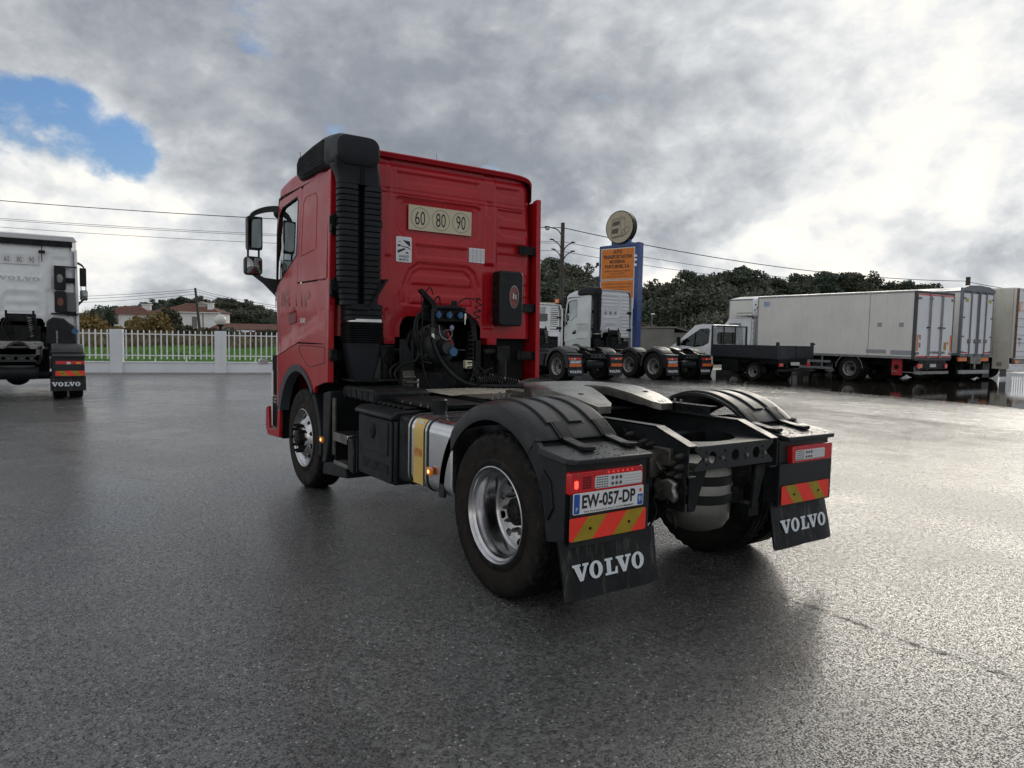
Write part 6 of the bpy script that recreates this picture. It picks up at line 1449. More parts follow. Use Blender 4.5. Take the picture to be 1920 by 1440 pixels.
# ================================================================ fence
WALLM = mat('white_render', (.76, .78, .82), .75, 0, 0, .05, 1.2, bump=.1, bscale=60, dirt=.10); RAILM = mat('white_rail', (.80, .82, .84), .5, dirt=.08)
def fence(A, B, label, bays, seedp, pillar_w=.40):
    d = (B-A); L = d.length; t = d/L; ang = math.atan2(t.y, t.x)
    o = thing('railing_fence', label, 'fence', (A.x, A.y, 0), ang)
    b = MB(); b.box(0, L, -.10, .10, 0, .36); b.box(0, L, -.13, .13, .36, .40); b.build('plinth_wall', WALLM, o, bevel=.005)
    for x in bays: b = MB(); b.box(x-pillar_w/2, x+pillar_w/2, -.20, .20, 0, 1.55); b.build('pillar', WALLM, o, bevel=.008)
    bb = sorted(bays)
    for x0, x1 in zip(bb, bb[1:]):
        a0, a1 = x0+pillar_w/2, x1-pillar_w/2
        for z in (.62, 1.39): b = MB(); b.box(a0, a1, -.02, .02, z-.02, z+.02); b.build('rail', RAILM, o)
        b = MB(); n = max(2, int(round((a1-a0)/.192)))
        me = PICK
        for k in range(n):
            x = a0+(a1-a0)*(k+.5)/n; put('picket', PICK, o, (x, 0, 0))
        for f in (.34, .68): b = MB(); x = a0+(a1-a0)*f; b.box(x-.022, x+.022, -.022, .022, .40, .62); b.build('foot_post', RAILM, o)
    return o
pk = MB(); pk.loft([[(-.022, -.022, .50), (.022, -.022, .50), (.022, .022, .50), (-.022, .022, .50)], [(-.022, -.022, 1.50), (.022, -.022, 1.50), (.022, .022, 1.50), (-.022, .022, 1.50)], [(-.004, -.004, 1.545), (.004, -.004, 1.545), (.004, .004, 1.545), (-.004, .004, 1.545)]]); pk.add([(0, 0, .47), (-.022, -.022, .50), (.022, -.022, .50), (.022, .022, .50), (-.022, .022, .50)], [(0, 1, 2), (0, 2, 3), (0, 3, 4), (0, 4, 1)]); PICK = pk.mesh('picket', RAILM, smooth=False)
def along(px):   # distance along F0-F1 of the fence point behind pixel column px
    r = at(px, 640, 1.0)-CAM; c, s_ = r.x, r.y; # CAM + r*t = F0 + FD*u
    M_ = Matrix(((c, -FD.x), (s_, -FD.y))); sol = M_.inverted() @ Vector((F0.x-CAM.x, F0.y-CAM.y)); return sol.y
p1, p2 = along(219), along(413.5); pitch = p2-p1
bays = [p1+pitch*k for k in range(-3, 4) if 0.3 < p1+pitch*k < (F1-F0).length]
fence(F0, F1, 'white railing fence on a low wall along the green field, left of the red cab', bays, 1)
L2 = (F5-F3).length
fence(F3, F4, 'white railing fence on a low wall behind the refrigerated truck', [.3+3.8*k for k in range(7)], 2)
fence(onground(1250, 54).to_2d(), onground(1345, 52).to_2d(), 'short white railing fence between the concrete hut and the small white cab', [.3, 3.6], 2)
# globe lamp on the second pillar
gp = F0+FD*p2
L_ = thing('globe_lamp', 'white globe lamp on a black foot on top of the fence pillar', 'lamp', (gp.x, gp.y, 1.55))
b = MB(); b.lathe([(0, 0), (.12, 0), (.12, .02), (.055, .04), (.045, .14), (.06, .17), (.13, .20), (.15, .235), (0, .235)], (0, 0, 0), 'z', 16); b.build('lamp_foot', BLKD, L_)
b = MB(); b.sphere((0, 0, .41), .205, 24); b.build('globe', mat('opal_globe', (.66, .65, .60), .3, 0, .3), L_)
b = MB(); b.cyl((0, -.02, -1.0), (0, -.02, -.1), .010, n=6)
cb = MB(); cb.tube([(0, -.215, -1.3), (0, -.215, -.25)], .012, 5)
for z in (-1.25, -1.0, -.75, -.5, -.28): cb.box(-.02, .02, -.225, -.20, z-.012, z+.012)
c_ = cb.build('lamp_cable', RAILM, L_); c_.rotation_euler = (0, 0, math.atan2(FD.y, FD.x))
# concrete gutter strip on the lot side of the fence
nrm = Vector((FD.y, -FD.x)); a_, b_ = F0+nrm*.05, F1+nrm*.05; c2_, d2_ = F1+nrm*1.15, F0+nrm*1.15
mb = MB(); mb.add([(a_.x, a_.y, .004), (b_.x, b_.y, .004), (c2_.x, c2_.y, .004), (d2_.x, d2_.y, .004)], [(0, 1, 2, 3)]); struct(mb.build('concrete_strip', mat('damp_concrete', (.19, .175, .155), .7, 0, 0, .2, 1.5, bump=.2, bscale=40, dirt=.2), None, smooth=False, recalc=False))
# ================================================================ puddle
def puddle_mat():
    m = bpy.data.materials.new('puddle_water'); m.use_nodes = True; n = m.node_tree; g = G(n); b = n.nodes['Principled BSDF']
    b.inputs['Base Color'].default_value = (.030, .026, .019, 1); b.inputs['Roughness'].default_value = .035; b.inputs['Specular IOR Level'].default_value = .5
    p = g.n('ShaderNodeNewGeometry').outputs['Position']; x, y, z = g.sep(p)
    nn = g.noise(g.comb(g.math('MULTIPLY', x, 2.2), g.math('MULTIPLY', y, 1.0), 0), 2.0, 4, .5)[0]
    bp = g.n('ShaderNodeBump'); bp.inputs['Strength'].default_value = .10; bp.inputs['Distance'].default_value = .02; n.links.new(nn, bp.inputs['Height']); n.links.new(bp.outputs[0], b.inputs['Normal'])
    f = g.noise(p, .55, 6, .65, w=4.0)[0]; n.links.new(g.mapr(f, .60, .72, .035, .30), b.inputs['Roughness'])
    e = g.math('SUBTRACT', x, g.math('ADD', 17.0, g.math('MULTIPLY', y, .10)))
    e = g.math('ADD', e, g.math('MULTIPLY', g.math('SUBTRACT', g.noise(g.comb(x, g.math('MULTIPLY', y, .6), 0), 1.6, 8, .7, w=2.0)[0], .5), 3.2))
    n.links.new(g.mapr(e, .2, .75), b.inputs['Alpha'])
    return m
edge = [(18.2, 22.0), (17.5, 17.5), (17.4, 15.5), (17.5, 13.4), (17.2, 11.3), (16.9, 9.4), (16.7, 7.9), (16.5, 6.4), (16.3, 4.9), (16.2, 3.2), (16.2, 0.5), (17.5, -3)]
r_ = random.Random(12); E2 = []
for a, b in zip(edge, edge[1:]):
    for k in range(8): t = k/8; E2.append((a[0]+(b[0]-a[0])*t+r_.uniform(-.10, .10), a[1]+(b[1]-a[1])*t+r_.uniform(-.08, .08)))
sheet('puddle', E2+[(30, -6), (42, -2), (44, 14), (34, 19.0), (28, 21.0)], .004, puddle_mat())
r_ = random.Random(5)
for cx, cy, rx, ry in ((15.2, 3.2, .9, .25), (16.4, 6.6, .7, .35), (9.2, 1.0, .5, .10), (11.0, 0.6, .8, .12)):
    pts = [(cx+rx*math.cos(t)*(1+.25*math.sin(3*t+cx)), cy+ry*math.sin(t)*(1+.25*math.cos(2*t+cy))) for t in np.linspace(0, 2*PI, 28)[:-1]]
    if False: sheet('puddle', pts, .003, bpy.data.materials['puddle_water'])
# ================================================================ trees and bushes
def leafmat(name, col, var=.45):
    m = bpy.data.materials.new(name); m.use_nodes = True; n = m.node_tree; g = G(n); b = n.nodes['Principled BSDF']
    oi = g.n('ShaderNodeObjectInfo').outputs['Random']; p = g.n('ShaderNodeNewGeometry').outputs['Position']
    f = g.noise(p, .8, 4, .6)[0]; c = g.mix(g.mapr(f, .3, .7), tuple(x*(1-var) for x in col), tuple(x*(1+var) for x in col))
    c = g.mix(g.math('MULTIPLY', oi, .5), c, (col[0]*1.3, col[1]*.95, col[2]*.7)); n.links.new(c, b.inputs['Base Color']); b.inputs['Roughness'].default_value = .65
    b.inputs['Specular IOR Level'].default_value = .25
    return m
LEAF1 = leafmat('eucalyptus_leaves', (.105, .125, .098)); LEAF2 = leafmat('pine_needles', (.082, .106, .078)); LEAF3 = leafmat('olive_leaves', (.060, .068, .040)); LEAF4 = leafmat('cane_leaves', (.22, .17, .07), .35); LEAF5 = leafmat('brown_scrub', (.085, .062, .038))  # skyline leaf colours are lightened and greyed to stand in for haze
BARK = mat('bark', (.10, .08, .06), .85, 0, 0, .3, 3); PALEB = mat('pale_bark', (.16, .145, .12), .8, 0, 0, .3, 3)
def foliage(name, blobs, n, size, m, seed, up=.3):
    """leaf clumps spread through the blobs' volume: (x,y,z,rx,ry,rz)"""
    r = np.random.RandomState(seed); vol = np.array([b[3]*b[4]*b[5] for b in blobs])**.8; vol /= vol.sum(); k = r.choice(len(blobs), n, p=vol); B = np.array(blobs)[k]
    d = r.normal(size=(n, 3)); d /= np.linalg.norm(d, axis=1)[:, None]; rr = (r.uniform(0, 1, n)**.42)[:, None]
    P_ = B[:, :3]+d*rr*B[:, 3:6]
    s = size*r.uniform(.5, 1.4, n)[:, None]; u = r.normal(size=(n, 3)); u /= np.linalg.norm(u, axis=1)[:, None]; w = np.cross(u, r.normal(size=(n, 3))); w /= np.linalg.norm(w, axis=1)[:, None]
    q = np.stack([P_-u*s*.5-w*s*.22, P_+u*s*.1-w*s*.40, P_+u*s*.6, P_-u*s*.05+w*s*.38], 1).reshape(-1, 3)
    me = bpy.data.meshes.new(name); me.from_pydata(q.tolist(), [], np.arange(4*n).reshape(-1, 4).tolist()); me.materials.append(m); return me
def trunkmesh(H, r0, limbs, seed, m):
    r = random.Random(seed); b = MB(); p = [(0, 0, 0)]; 
    for k in range(1, 6): p.append((p[-1][0]+r.uniform(-.18, .18), p[-1][1]+r.uniform(-.18, .18), H*k/5))
    b.tube(p, [r0*(1-.15*k) for k in range(6)], 7)
    for x, y, z, R in limbs: t = max(0.05, min(.9, (z-R*.8)/H)); s = Vector((p[int(t*5)])); b.tube([s, (Vector((x, y, z))+s)/2+Vector((0, 0, -.3)), (x, y, z)], [r0*.4, r0*.3, r0*.12], 5)
    return b.mesh('trunk', m, recalc=False)
def tree_kind(kind, seed):
    r = random.Random(seed)
    if kind == 'pine':     # umbrella-ish crown on a bare trunk
        H = 12; bl = [(r.uniform(-1.7, 1.7), r.uniform(-1.7, 1.7), r.uniform(8.6, 12.0), r.uniform(.9, 1.7), r.uniform(.9, 1.7), r.uniform(.5, .95)) for _ in range(11)]+[(r.uniform(-1, 1), r.uniform(-1, 1), r.uniform(6.5, 8.5), .8, .8, .45) for _ in range(3)]
        return foliage('crown', bl, 4200, .32, LEAF2, seed), trunkmesh(10.5, .20, [(b[0], b[1], b[2], b[5]) for b in bl], seed, BARK)
    if kind == 'euca':
        H = 12; bl = [(r.gauss(0, 1.0), r.gauss(0, 1.0), r.uniform(5.0, 11.5), r.uniform(.9, 1.6), r.uniform(.9, 1.6), r.uniform(.9, 1.6)) for _ in range(15)]+[(r.uniform(-.5, .5), r.uniform(-.5, .5), 12.0, .9, .9, .9)]
        return foliage('crown', bl, 5600, .34, LEAF1, seed), trunkmesh(11, .22, [(b[0], b[1], b[2], b[5]) for b in bl[:8]], seed, PALEB)
    if kind == 'conifer':
        bl = [(r.uniform(-.3, .3), r.uniform(-.3, .3), 2+k*1.0, 2.1-.19*k+r.uniform(-.3, .3), 2.1-.19*k, .75) for k in range(10)]
        return foliage('crown', bl, 4600, .34, LEAF2, seed), trunkmesh(11, .20, [], seed, BARK)
    if kind == 'broad':
        bl = [(r.gauss(0, 1.8), r.gauss(0, 1.8), r.uniform(2.0, 7.5), r.uniform(1.2, 2.2), r.uniform(1.2, 2.2), r.uniform(1.0, 1.8)) for _ in range(14)]
        return foliage('crown', bl, 5600, .38, LEAF1 if seed % 2 else LEAF2, seed), trunkmesh(5, .25, [(b[0], b[1], b[2], b[5]) for b in bl[:6]], seed, BARK)
KINDS = {k: [tree_kind(k, 100*i+j) for j in range(3)] for i, k in enumerate(('pine', 'euca', 'conifer', 'broad'))}
BASEH = dict(pine=12.7, euca=12.9, conifer=12, broad=9.2)
def tree(kind, i, loc, h, label, group, wide=1.0):
    cr, tr = KINDS[kind][i % 3]; sc = h/BASEH[kind]; t = thing('%s_tree' % dict(pine='pine', euca='eucalyptus', conifer='fir', broad='broadleaf')[kind], label, 'tree', loc, rngT.uniform(0, 6.28), group)
    t.scale = (sc*wide, sc*wide, sc); put('crown', cr, t); put('trunk', tr, t); return t
rngT = random.Random(21); KN = dict(pine='pine', euca='eucalyptus', conifer='fir', broad='broadleaf tree')
def where(px): return 'left of the signpost' if px < 1130 else 'behind the signpost' if px < 1205 else 'right of the signpost' if px < 1290 else 'above the small white cab' if px < 1400 else 'above the cooling unit' if px < 1480 else 'above the middle of the refrigerated truck' if px < 1610 else 'above the rear of the refrigerated truck'
def whereL(px): return 'beside the white tractor unit' if px < 210 else 'over the bungalow' if px < 280 else 'between the two white houses' if px < 330 else 'over the white house' if px < 430 else 'beside the red cab door'
def ztop(px, py, d): return at(px, py, d).z
top = [(985, 492), (1015, 490), (1060, 490), (1095, 502), (1120, 520), (1160, 530), (1200, 528), (1240, 532), (1265, 518), (1300, 512), (1330, 505), (1362, 500), (1395, 508), (1430, 518), (1455, 530), (1475, 528), (1500, 515), (1540, 507), (1570, 512), (1600, 518), (1625, 513), (1660, 522), (1690, 530), (1720, 528), (1745, 540)]
tx, ty = [a for a, b in top], [b for a, b in top]
def dray(px, d): return onground(px, d)
k = 0; px = 985
while px < 1750:
    d = 104+rngT.uniform(-6, 10)+(12 if px > 1500 else 0); py = np.interp(px, tx, ty)+rngT.uniform(-9, 9); p = dray(px, d); h = ztop(px, py, d)
    kind = ('pine' if px > 1490 and rngT.random() < .75 else rngT.choice(['euca', 'euca', 'pine', 'broad'] if px < 1280 else ['euca', 'conifer', 'euca', 'pine']))
    tree(kind, k, p, h, 'tall dark %s on the skyline %s' % (KN[kind], where(px)), 'dark %s on the right skyline' % KN[kind], 1.0 if kind != 'pine' else 1.15)
    k += 1; px += rngT.uniform(10, 17) if px < 1490 else rngT.uniform(14, 24)
for row, (d0, drop, st) in enumerate(((92, 22, 15), (120, 6, 18))):
    px = 990
    while px < (1490 if row == 1 else 1760):
        d = d0+rngT.uniform(-5, 5); py = np.interp(px, tx, ty)+drop+rngT.uniform(0, 14)+(26 if px > 1490 else 0); kind = rngT.choice(['euca', 'conifer', 'broad']); h = ztop(px, py, d)
        tree(kind, k, dray(px, d), h, 'dark %s inside the %s of the wood %s' % (KN[kind], 'front' if row == 0 else 'depth', where(px)), '%s inside the wood on the right' % KN[kind], 1.25); k += 1; px += rngT.uniform(st*.7, st*1.3)
# low dark undergrowth and hill behind so the sky does not show below the crowns
def hill(name, pts, m, seed):
    b = MB(); r = random.Random(seed); n = len(pts)
    ring0 = []; ring1 = []; ring2 = []; ring3 = []
    for i, (px, py, d) in enumerate(pts):
        z = ztop(px, py, d)*r.uniform(.92, 1.05); a = dray(px, d); f = dray(px, d-16); bk = dray(px, d+30); q = dray(px, d+10); ring0.append((f.x, f.y, -.02)); ring1.append((a.x, a.y, z)); ring2.append((q.x, q.y, z*.95)); ring3.append((bk.x, bk.y, -.02))
    b.loft([ring0, ring1, ring2, ring3], closed=False, caps=False); return struct(b.build(name, m, recalc=False))
HILLM = mat('wooded_slope', (.035, .043, .030), .9, 0, 0, .4, .25, bump=1.0, bscale=1.2)
hill('wooded_hill', [(px, max(560, np.interp(px, tx, ty)+46) if px < 1480 else 568, 132) for px in range(940, 1900, 24)], HILLM, 1)
hill('wooded_hill', [(px, 584, 240) for px in range(100, 620, 24)], HILLM, 2)
# left copse
tl = [(150, 590), (180, 583), (200, 577), (215, 572), (235, 576), (262, 568), (285, 560), (310, 562), (330, 556), (352, 558), (372, 552), (395, 558), (412, 560), (425, 556), (445, 562), (463, 557), (480, 570), (500, 575), (530, 578)]
lx, ly = [a for a, b in tl], [b for a, b in tl]; px = 150
while px < 530:
    d = 205+rngT.uniform(-12, 20); py = np.interp(px, lx, ly)+rngT.uniform(-2, 5); kind = rngT.choice(['conifer', 'pine', 'broad', 'euca']); h = ztop(px, py, d)
    tree(kind, k, dray(px, d), h, 'dark %s on the far skyline %s' % (KN[kind], whereL(px)), 'far %s on the left skyline' % KN[kind], 1.3); k += 1; px += rngT.uniform(5, 9)
px = 160
while px < 530:
    d = 180+rngT.uniform(-6, 6); py = np.interp(px, lx, ly)+15+rngT.uniform(0, 8); kind = rngT.choice(['conifer', 'broad', 'euca']); h = ztop(px, py, d)
    tree(kind, k, dray(px, d), h, 'lower dark %s before the far skyline trees %s' % (KN[kind], whereL(px)), 'lower %s before the left skyline' % KN[kind], 1.6); k += 1; px += rngT.uniform(7, 12)
def bush(name, px, d, w, h, m, label, seed, n=2600, size=.35, wisp=0, cat='bush', group=None):
    p = dray(px, d); r = random.Random(seed); bl = [(r.uniform(-w/2, w/2)*.75, r.uniform(-w/3, w/3), h*r.uniform(.12, .72), w*.24, w*.22, h*.28) for _ in range(12)]
    t = thing(name, label, cat, p, 0, group)
    me = foliage('foliage', bl, n, size, m, seed); put('foliage', me, t)
    if wisp:
        b = MB()
        for q in range(wisp):
            x, y = r.uniform(-w/2, w/2), r.uniform(-w/3, w/3); hh = h*r.uniform(.7, 1.08)*(1-.5*(abs(x)/(w/2))**2); b.tube([(x*.7, y*.7, 0), (x*.9, y, hh*.6), (x*1.1, y*1.1, hh)], [.03, .022, .006], 3)
        s_ = b.build('stem', m, t, smooth=False, recalc=False); stuff(s_)
    return t
bush('cane_thicket', 283, 62, 3.6, 3.0, LEAF4, 'large straw coloured cane thicket in front of the white houses', 1, 6500, .28, 170)
bush('cane_thicket', 168, 66, 2.9, 3.2, LEAF4, 'straw coloured cane thicket beside the white tractor unit', 2, 4500, .28, 110)
bush('cane_thicket', 205, 60, 2.0, 1.9, LEAF4, 'low straw coloured canes behind the wide left fence pillar', 12, 2600, .26, 60)
bush('dark_shrub', 196, 90, 2.9, 4.6, LEAF2, 'dark green round shrub between the cane thickets', 3, 3000, .3)
bush('olive_shrub', 312, 92, 3.6, 4.6, LEAF3, 'grey green olive tree rising behind the large cane thicket', 4, 3200, .3)
bush('olive_shrub', 296, 84, 3.0, 3.3, LEAF3, 'second grey green olive bush against the large thicket', 14, 2400, .3)
r_ = random.Random(9)
for q, (px, w_, h_, m_) in enumerate(((228, 3.2, 1.6, LEAF2), (250, 2.6, 1.5, LEAF1), (330, 3.4, 1.7, LEAF1), (348, 2.6, 2.0, LEAF3), (362, 2.4, 1.7, LEAF1), (385, 2.4, 1.8, LEAF5), (400, 2.2, 1.5, LEAF3), (435, 2.6, 1.9, LEAF1), (455, 2.4, 1.5, LEAF2), (480, 2.8, 1.6, LEAF5), (500, 2.6, 1.7, LEAF3))):
    bush('scrub_bush', px, 74+q % 3, w_, h_, m_, 'low %s scrub bush at the far edge of the field' % ('brown' if m_ is LEAF5 else 'grey green' if m_ is LEAF3 else 'dark green'), 30+q, 1500, .26, 25, group='scrub bushes at the far field edge')
for q, (px, d, w_, h_, m_) in enumerate(((1330, 72, 8, 5.0, LEAF1), (1365, 80, 7, 5.4, LEAF5), (1290, 66, 6, 3.0, LEAF3), (1250, 60, 6, 2.6, LEAF3), (1395, 70, 5, 3.6, LEAF1), (1215, 62, 6, 3.0, LEAF5), (1025, 70, 5, 4.2, LEAF5), (1050, 66, 5, 3.4, LEAF5), (1440, 70, 6, 4.0, LEAF3), (1480, 72, 6, 4.0, LEAF1))):
    bush('scrub_bush', px, d, w_, h_, m_, 'rounded %s bush at the foot of the wood on the right' % ('brown' if m_ is LEAF5 else 'grey green' if m_ is LEAF3 else 'dark green'), 60+q, 3600, .34, 20, group='bushes at the foot of the right wood')
# ================================================================ houses
TILE = bpy.data.materials.new('roof_tiles'); TILE.use_nodes = True
def tile_setup():
    n = TILE.node_tree; g = G(n); b = n.nodes['Principled BSDF']; tc = g.n('ShaderNodeTexCoord').outputs['Object']
    f = g.noise(tc, 2.5, 6, .7)[0]; c = g.mix(g.mapr(f, .3, .7), (.095, .038, .028), (.17, .066, .045)); f2 = g.noise(tc, .6, 4, .6, w=3.0)[0]; c = g.mix(g.math('MULTIPLY', g.mapr(f2, .5, .8), .5), c, (.10, .09, .07)); n.links.new(c, b.inputs['Base Color']); b.inputs['Roughness'].default_value = .8
tile_setup()
HW = mat('house_white', (.78, .79, .80), .8, 0, 0, .05, .8, dirt=.18, drip=.2)
def hip(mb, x0, x1, y0, y1, z0, z1, hx0, hx1):
    ym = (y0+y1)/2; mb.add([(x0, y0, z0), (x1, y0, z0), (x1, y1, z0), (x0, y1, z0), (hx0, ym, z1), (hx1, ym, z1)], [(0, 1, 5, 4), (1, 2, 5), (2, 3, 4, 5), (3, 0, 4), (3, 2, 1, 0)]); return mb
def window(parent, x, y, z, w, h, shut=False):
    b = MB(); b.box(x-w/2-.08, x+w/2+.08, y-.05, y+.02, z-.08, z+h+.08); f = b.build('window', HW, parent)
    b = MB(); b.box(x-w/2, x+w/2, y-.06, y-.05, z, z+h); b.build('pane', DGLASS if not shut else mat('shutter_grey', (.16, .17, .16), .6), f)
    if not shut: b = MB(); b.box(x-.03, x+.03, y-.075, y-.06, z, z+h); b.box(x-w/2, x+w/2, y-.075, y-.06, z+h*.55, z+h*.6); b.build('glazing_bar', HW, f)
def house(name, px, d, label, turn):
    p = dray(px, d); ang = -YAW*.0+turn; return thing(name, label, 'house', p, ang)
vd = math.atan2(-(rt2.x), rt2.y)
# second house: wide gable side to us
H2 = house('white_house', 372, 140, 'white house with a red hipped roof and a square chimney behind the leaning pole', -.52)
b = MB(); b.box(-4.9, 4.9, -3.6, 3.6, -.2, 4.62); b.build('wall', HW, H2)
b = MB(); hip(b, -5.3, 5.4, -4.0, 4.0, 4.62, 6.25, -2.2, 1.6); b.build('roof', TILE, H2, smooth=False)
b = MB(); b.tube([(-5.3, -4.0, 4.68), (-2.2, 0, 6.30)], .09, 4); b.tube([(5.4, -4.0, 4.68), (1.6, 0, 6.30)], .09, 4); b.tube([(-2.2, 0, 6.3), (1.6, 0, 6.3)], .09, 4); b.build('ridge_tiles', mat('ridge_pink', (.38, .22, .17), .8), H2)
b = MB(); b.box(-5.35, 5.45, -4.06, -3.98, 4.50, 4.66); b.build('eave', HW, H2)
b = MB(); b.box(2.6, 3.6, -2.6, -1.8, 4.7, 6.35); b.box(2.5, 3.7, -2.7, -1.7, 6.35, 6.5); b.build('chimney', HW, H2)
b = MB(); b.box(.2, 1.9, -1.4, .2, 5.5, 6.3); b.prism([(0, 6.3), (1.05, 6.75), (2.1, 6.3)], 'y', -1.5, .3); b.build('dormer', mat('house_grey', (.35, .34, .32), .8), H2)
window(H2, -2.55, -3.62, 2.55, .8, 1.15); window(H2, .55, -3.62, 1.7, .95, 2.1, True); window(H2, -2.6, -3.62, -.0, .9, .7)
b = MB(); b.box(-8.4, -4.9, -1.5, 3.0, -.2, 4.3); b.build('side_wing', HW, H2); b = MB(); hip(b, -8.8, -4.5, -2.0, 3.4, 4.3, 5.6, -6.5, -5.5); b.build('wing_roof', TILE, H2, smooth=False)
# first house: porch on the left
H1 = house('white_house', 245, 152, 'white bungalow with a red hipped roof and corner porch left of the large thicket', -.35)
b = MB(); b.box(-1.2, 4.6, -3.0, 3.4, -.2, 4.2); b.box(-3.6, -1.2, -.6, 3.4, -.2, 4.2); b.build('wall', HW, H1)
b = MB(); b.box(-3.7, -1.1, -3.1, -3.0, 0.6, 2.0); b.box(-3.7, -3.6, -3.1, .0, .6, 2.0); b.box(-3.7, -1.2, -3.1, 0, .5, .62); b.build('porch_wall', HW, H1)
for x in (-3.6, -2.4, -1.3): b = MB(); b.cyl((x, -3.0, 2.0), (x, -3.0, 4.2), .14, n=8); b.build('porch_column', HW, H1)
b = MB(); hip(b, -4.4, 5.2, -3.6, 4.0, 4.2, 6.0, -.9, 1.8); b.build('roof', TILE, H1, smooth=False)
b = MB(); b.tube([(-4.4, -3.6, 4.28), (-.9, .2, 6.05)], .09, 4); b.tube([(5.2, -3.6, 4.28), (1.8, .2, 6.05)], .09, 4); b.build('ridge_tiles', MATS['ridge_pink'], H1)
b = MB(); b.box(2.4, 4.0, -.6, .6, 5.2, 6.3); b.box(2.2, 4.2, -.8, .8, 6.3, 6.5); b.build('chimney', HW, H1)
window(H1, -2.6, -.62, 2.0, .8, 1.2); window(H1, .6, -3.02, 1.8, 1.0, 1.2); window(H1, 3.0, -3.02, 1.8, 1.0, 1.2)
# low red roofs beside the cab
HL = house('low_barn', 478, 96, 'long low building with brown red roof beside the red cab door', -.45)
b = MB(); b.box(-5, 5, -2, 2, -.1, 1.55); b.build('wall', mat('shed_wall', (.35, .33, .30), .8), HL); b = MB(); hip(b, -5.4, 5.4, -2.5, 2.5, 1.55, 2.35, -4.5, 4.5); b.build('roof', TILE, HL, smooth=False)
b = MB(); b.box(-4.6, -2.0, -2.55, -2.5, .3, 1.3); b.build('dark_opening', VOID, HL)
CV = thing('caravan', 'small white caravan parked by the low red roofed building', 'caravan', dray(457, 84), -.45)
b = MB(); b.prism([(-1.6, .5), (1.3, .5), (1.7, .9), (1.2, 1.45), (-1.5, 1.5), (-1.7, 1.1)], 'y', -.7, .7); b.build('body', VANW, CV, bevel=.1); b = MB(); b.box(-1.0, .8, -.72, -.70, .95, 1.25); b.build('window', DGLASS, CV)
b = MB(); b.cyl((0, -.7, .3), (0, .7, .3), .3, n=12); b.build('wheel', RUB, CV)
# concrete hut and the small white roofed stall
HC = thing('concrete_hut', 'low bare concrete hut behind the blue signpost', 'building', tuple(dray(1232, 44)), -YAW+.28)
CONC = mat('raw_concrete', (.21, .205, .19), .85, 0, 0, .15, .9, dirt=.25, drip=.4)
b = MB(); b.box(-1.9, 1.15, 0, 3.2, 0, 2.20); b.build('wall', CONC, HC)
b = MB(); b.loft([[(-2.0, -.1, 2.20), (1.2, -.1, 2.24), (1.2, 3.4, 2.0), (-2.0, 3.4, 2.0)], [(-2.0, -.1, 2.28), (1.2, -.1, 2.32), (1.2, 3.4, 2.08), (-2.0, 3.4, 2.08)]]); b.loft([[(1.2, -.1, 2.24), (2.6, -.0, 1.92), (2.6, 3.4, 1.92), (1.2, 3.4, 2.2)], [(1.2, -.1, 2.32), (2.6, 0, 1.98), (2.6, 3.4, 1.98), (1.2, 3.4, 2.28)]]); b.build('roof', CONC, HC)
b = MB(); b.box(1.15, 2.2, .1, 3.2, 0, 1.95); b.build('annex', CONC, HC)
HS = thing('roofed_stall', 'dark stall with a white sheet roof behind the small white cab', 'building', tuple(dray(1300, 52)), -YAW)
b = MB(); b.box(-2, 3, 0, 3, 0, 1.6); b.build('wall', BLKD, HS); b = MB(); b.prism([(-2.3, 1.55), (1.2, 2.35), (4.0, 1.75), (4.0, 1.68), (1.2, 2.25), (-2.3, 1.48)], 'y', -.3, 3.2); b.build('roof', mat('white_sheet', (.66, .66, .66), .6), HS)
# ================================================================ signpost
SG = thing('company_sign', 'tall blue signpost with an orange company board and round truck emblem on top', 'sign', (20.05, 21.70, 0), -(.6083+.733))
BLUE = mat('sign_blue', (.012, .045, .20), .4, 0, .2, .1, 2); ORG = mat('sign_orange', (.62, .17, .012), .45, 0, 0, .06, 2)
b = MB(); b.box(-1.08, .88, .06, .16, 2.6, 5.96); b.prism([(-1.12, 5.86), (1.05, 5.90), (1.05, 6.04), (-1.12, 5.98)], 'y', .06, .16); b.build('backing_panel', BLUE, SG)
b = MB(); b.box(.86, 1.06, .02, .42, 0, 6.05); b.build('post', BLUE, SG, bevel=.01); b = MB(); b.box(-1.16, -1.06, .02, .30, 0, 5.97); b.build('post', BLUE, SG, bevel=.01)
b = MB(); b.box(-.50, .50, .05, .25, 5.9, 6.55); b.build('neck', BLUE, SG)
b = MB(); b.box(-1.04, .86, .0, .055, 4.35, 5.84); b1 = b.build('board', mat('sign_border', (.62, .60, .56), .5), SG); b = MB(); b.box(-1.0, .82, -.005, .0, 4.38, 5.80); b.build('orange_face', ORG, b1)
b = MB(); b.box(-1.04, .86, .0, .055, 2.95, 4.33); b2 = b.build('board', MATS['sign_border'], SG); b = MB(); b.box(-1.0, .82, -.005, .0, 2.98, 4.30); b.build('orange_face', ORG, b2)
Fz = lambda x, z: facing((x, -.007, z), (1, 0, 0))
for t, w_, h_, z, bo in (('AUTO', .52, .17, 5.66, .04), ('TRANSPORTADORA', 1.66, .18, 5.43, .04), ('MODERNA', .86, .17, 5.20, .04), ('PORTUENSE, S.A.', 1.40, .19, 4.96, .04), ('COMPRA E VENDA DE CAMIÕES', 1.50, .085, 4.76, .01), ('NOVOS E USADOS', .85, .08, 4.63, .01), ('MÁQUINAS INDUSTRIAIS', 1.14, .08, 4.50, .01)): text(t, w_, h_, INK, b1, Fz(-.09, z), bo)
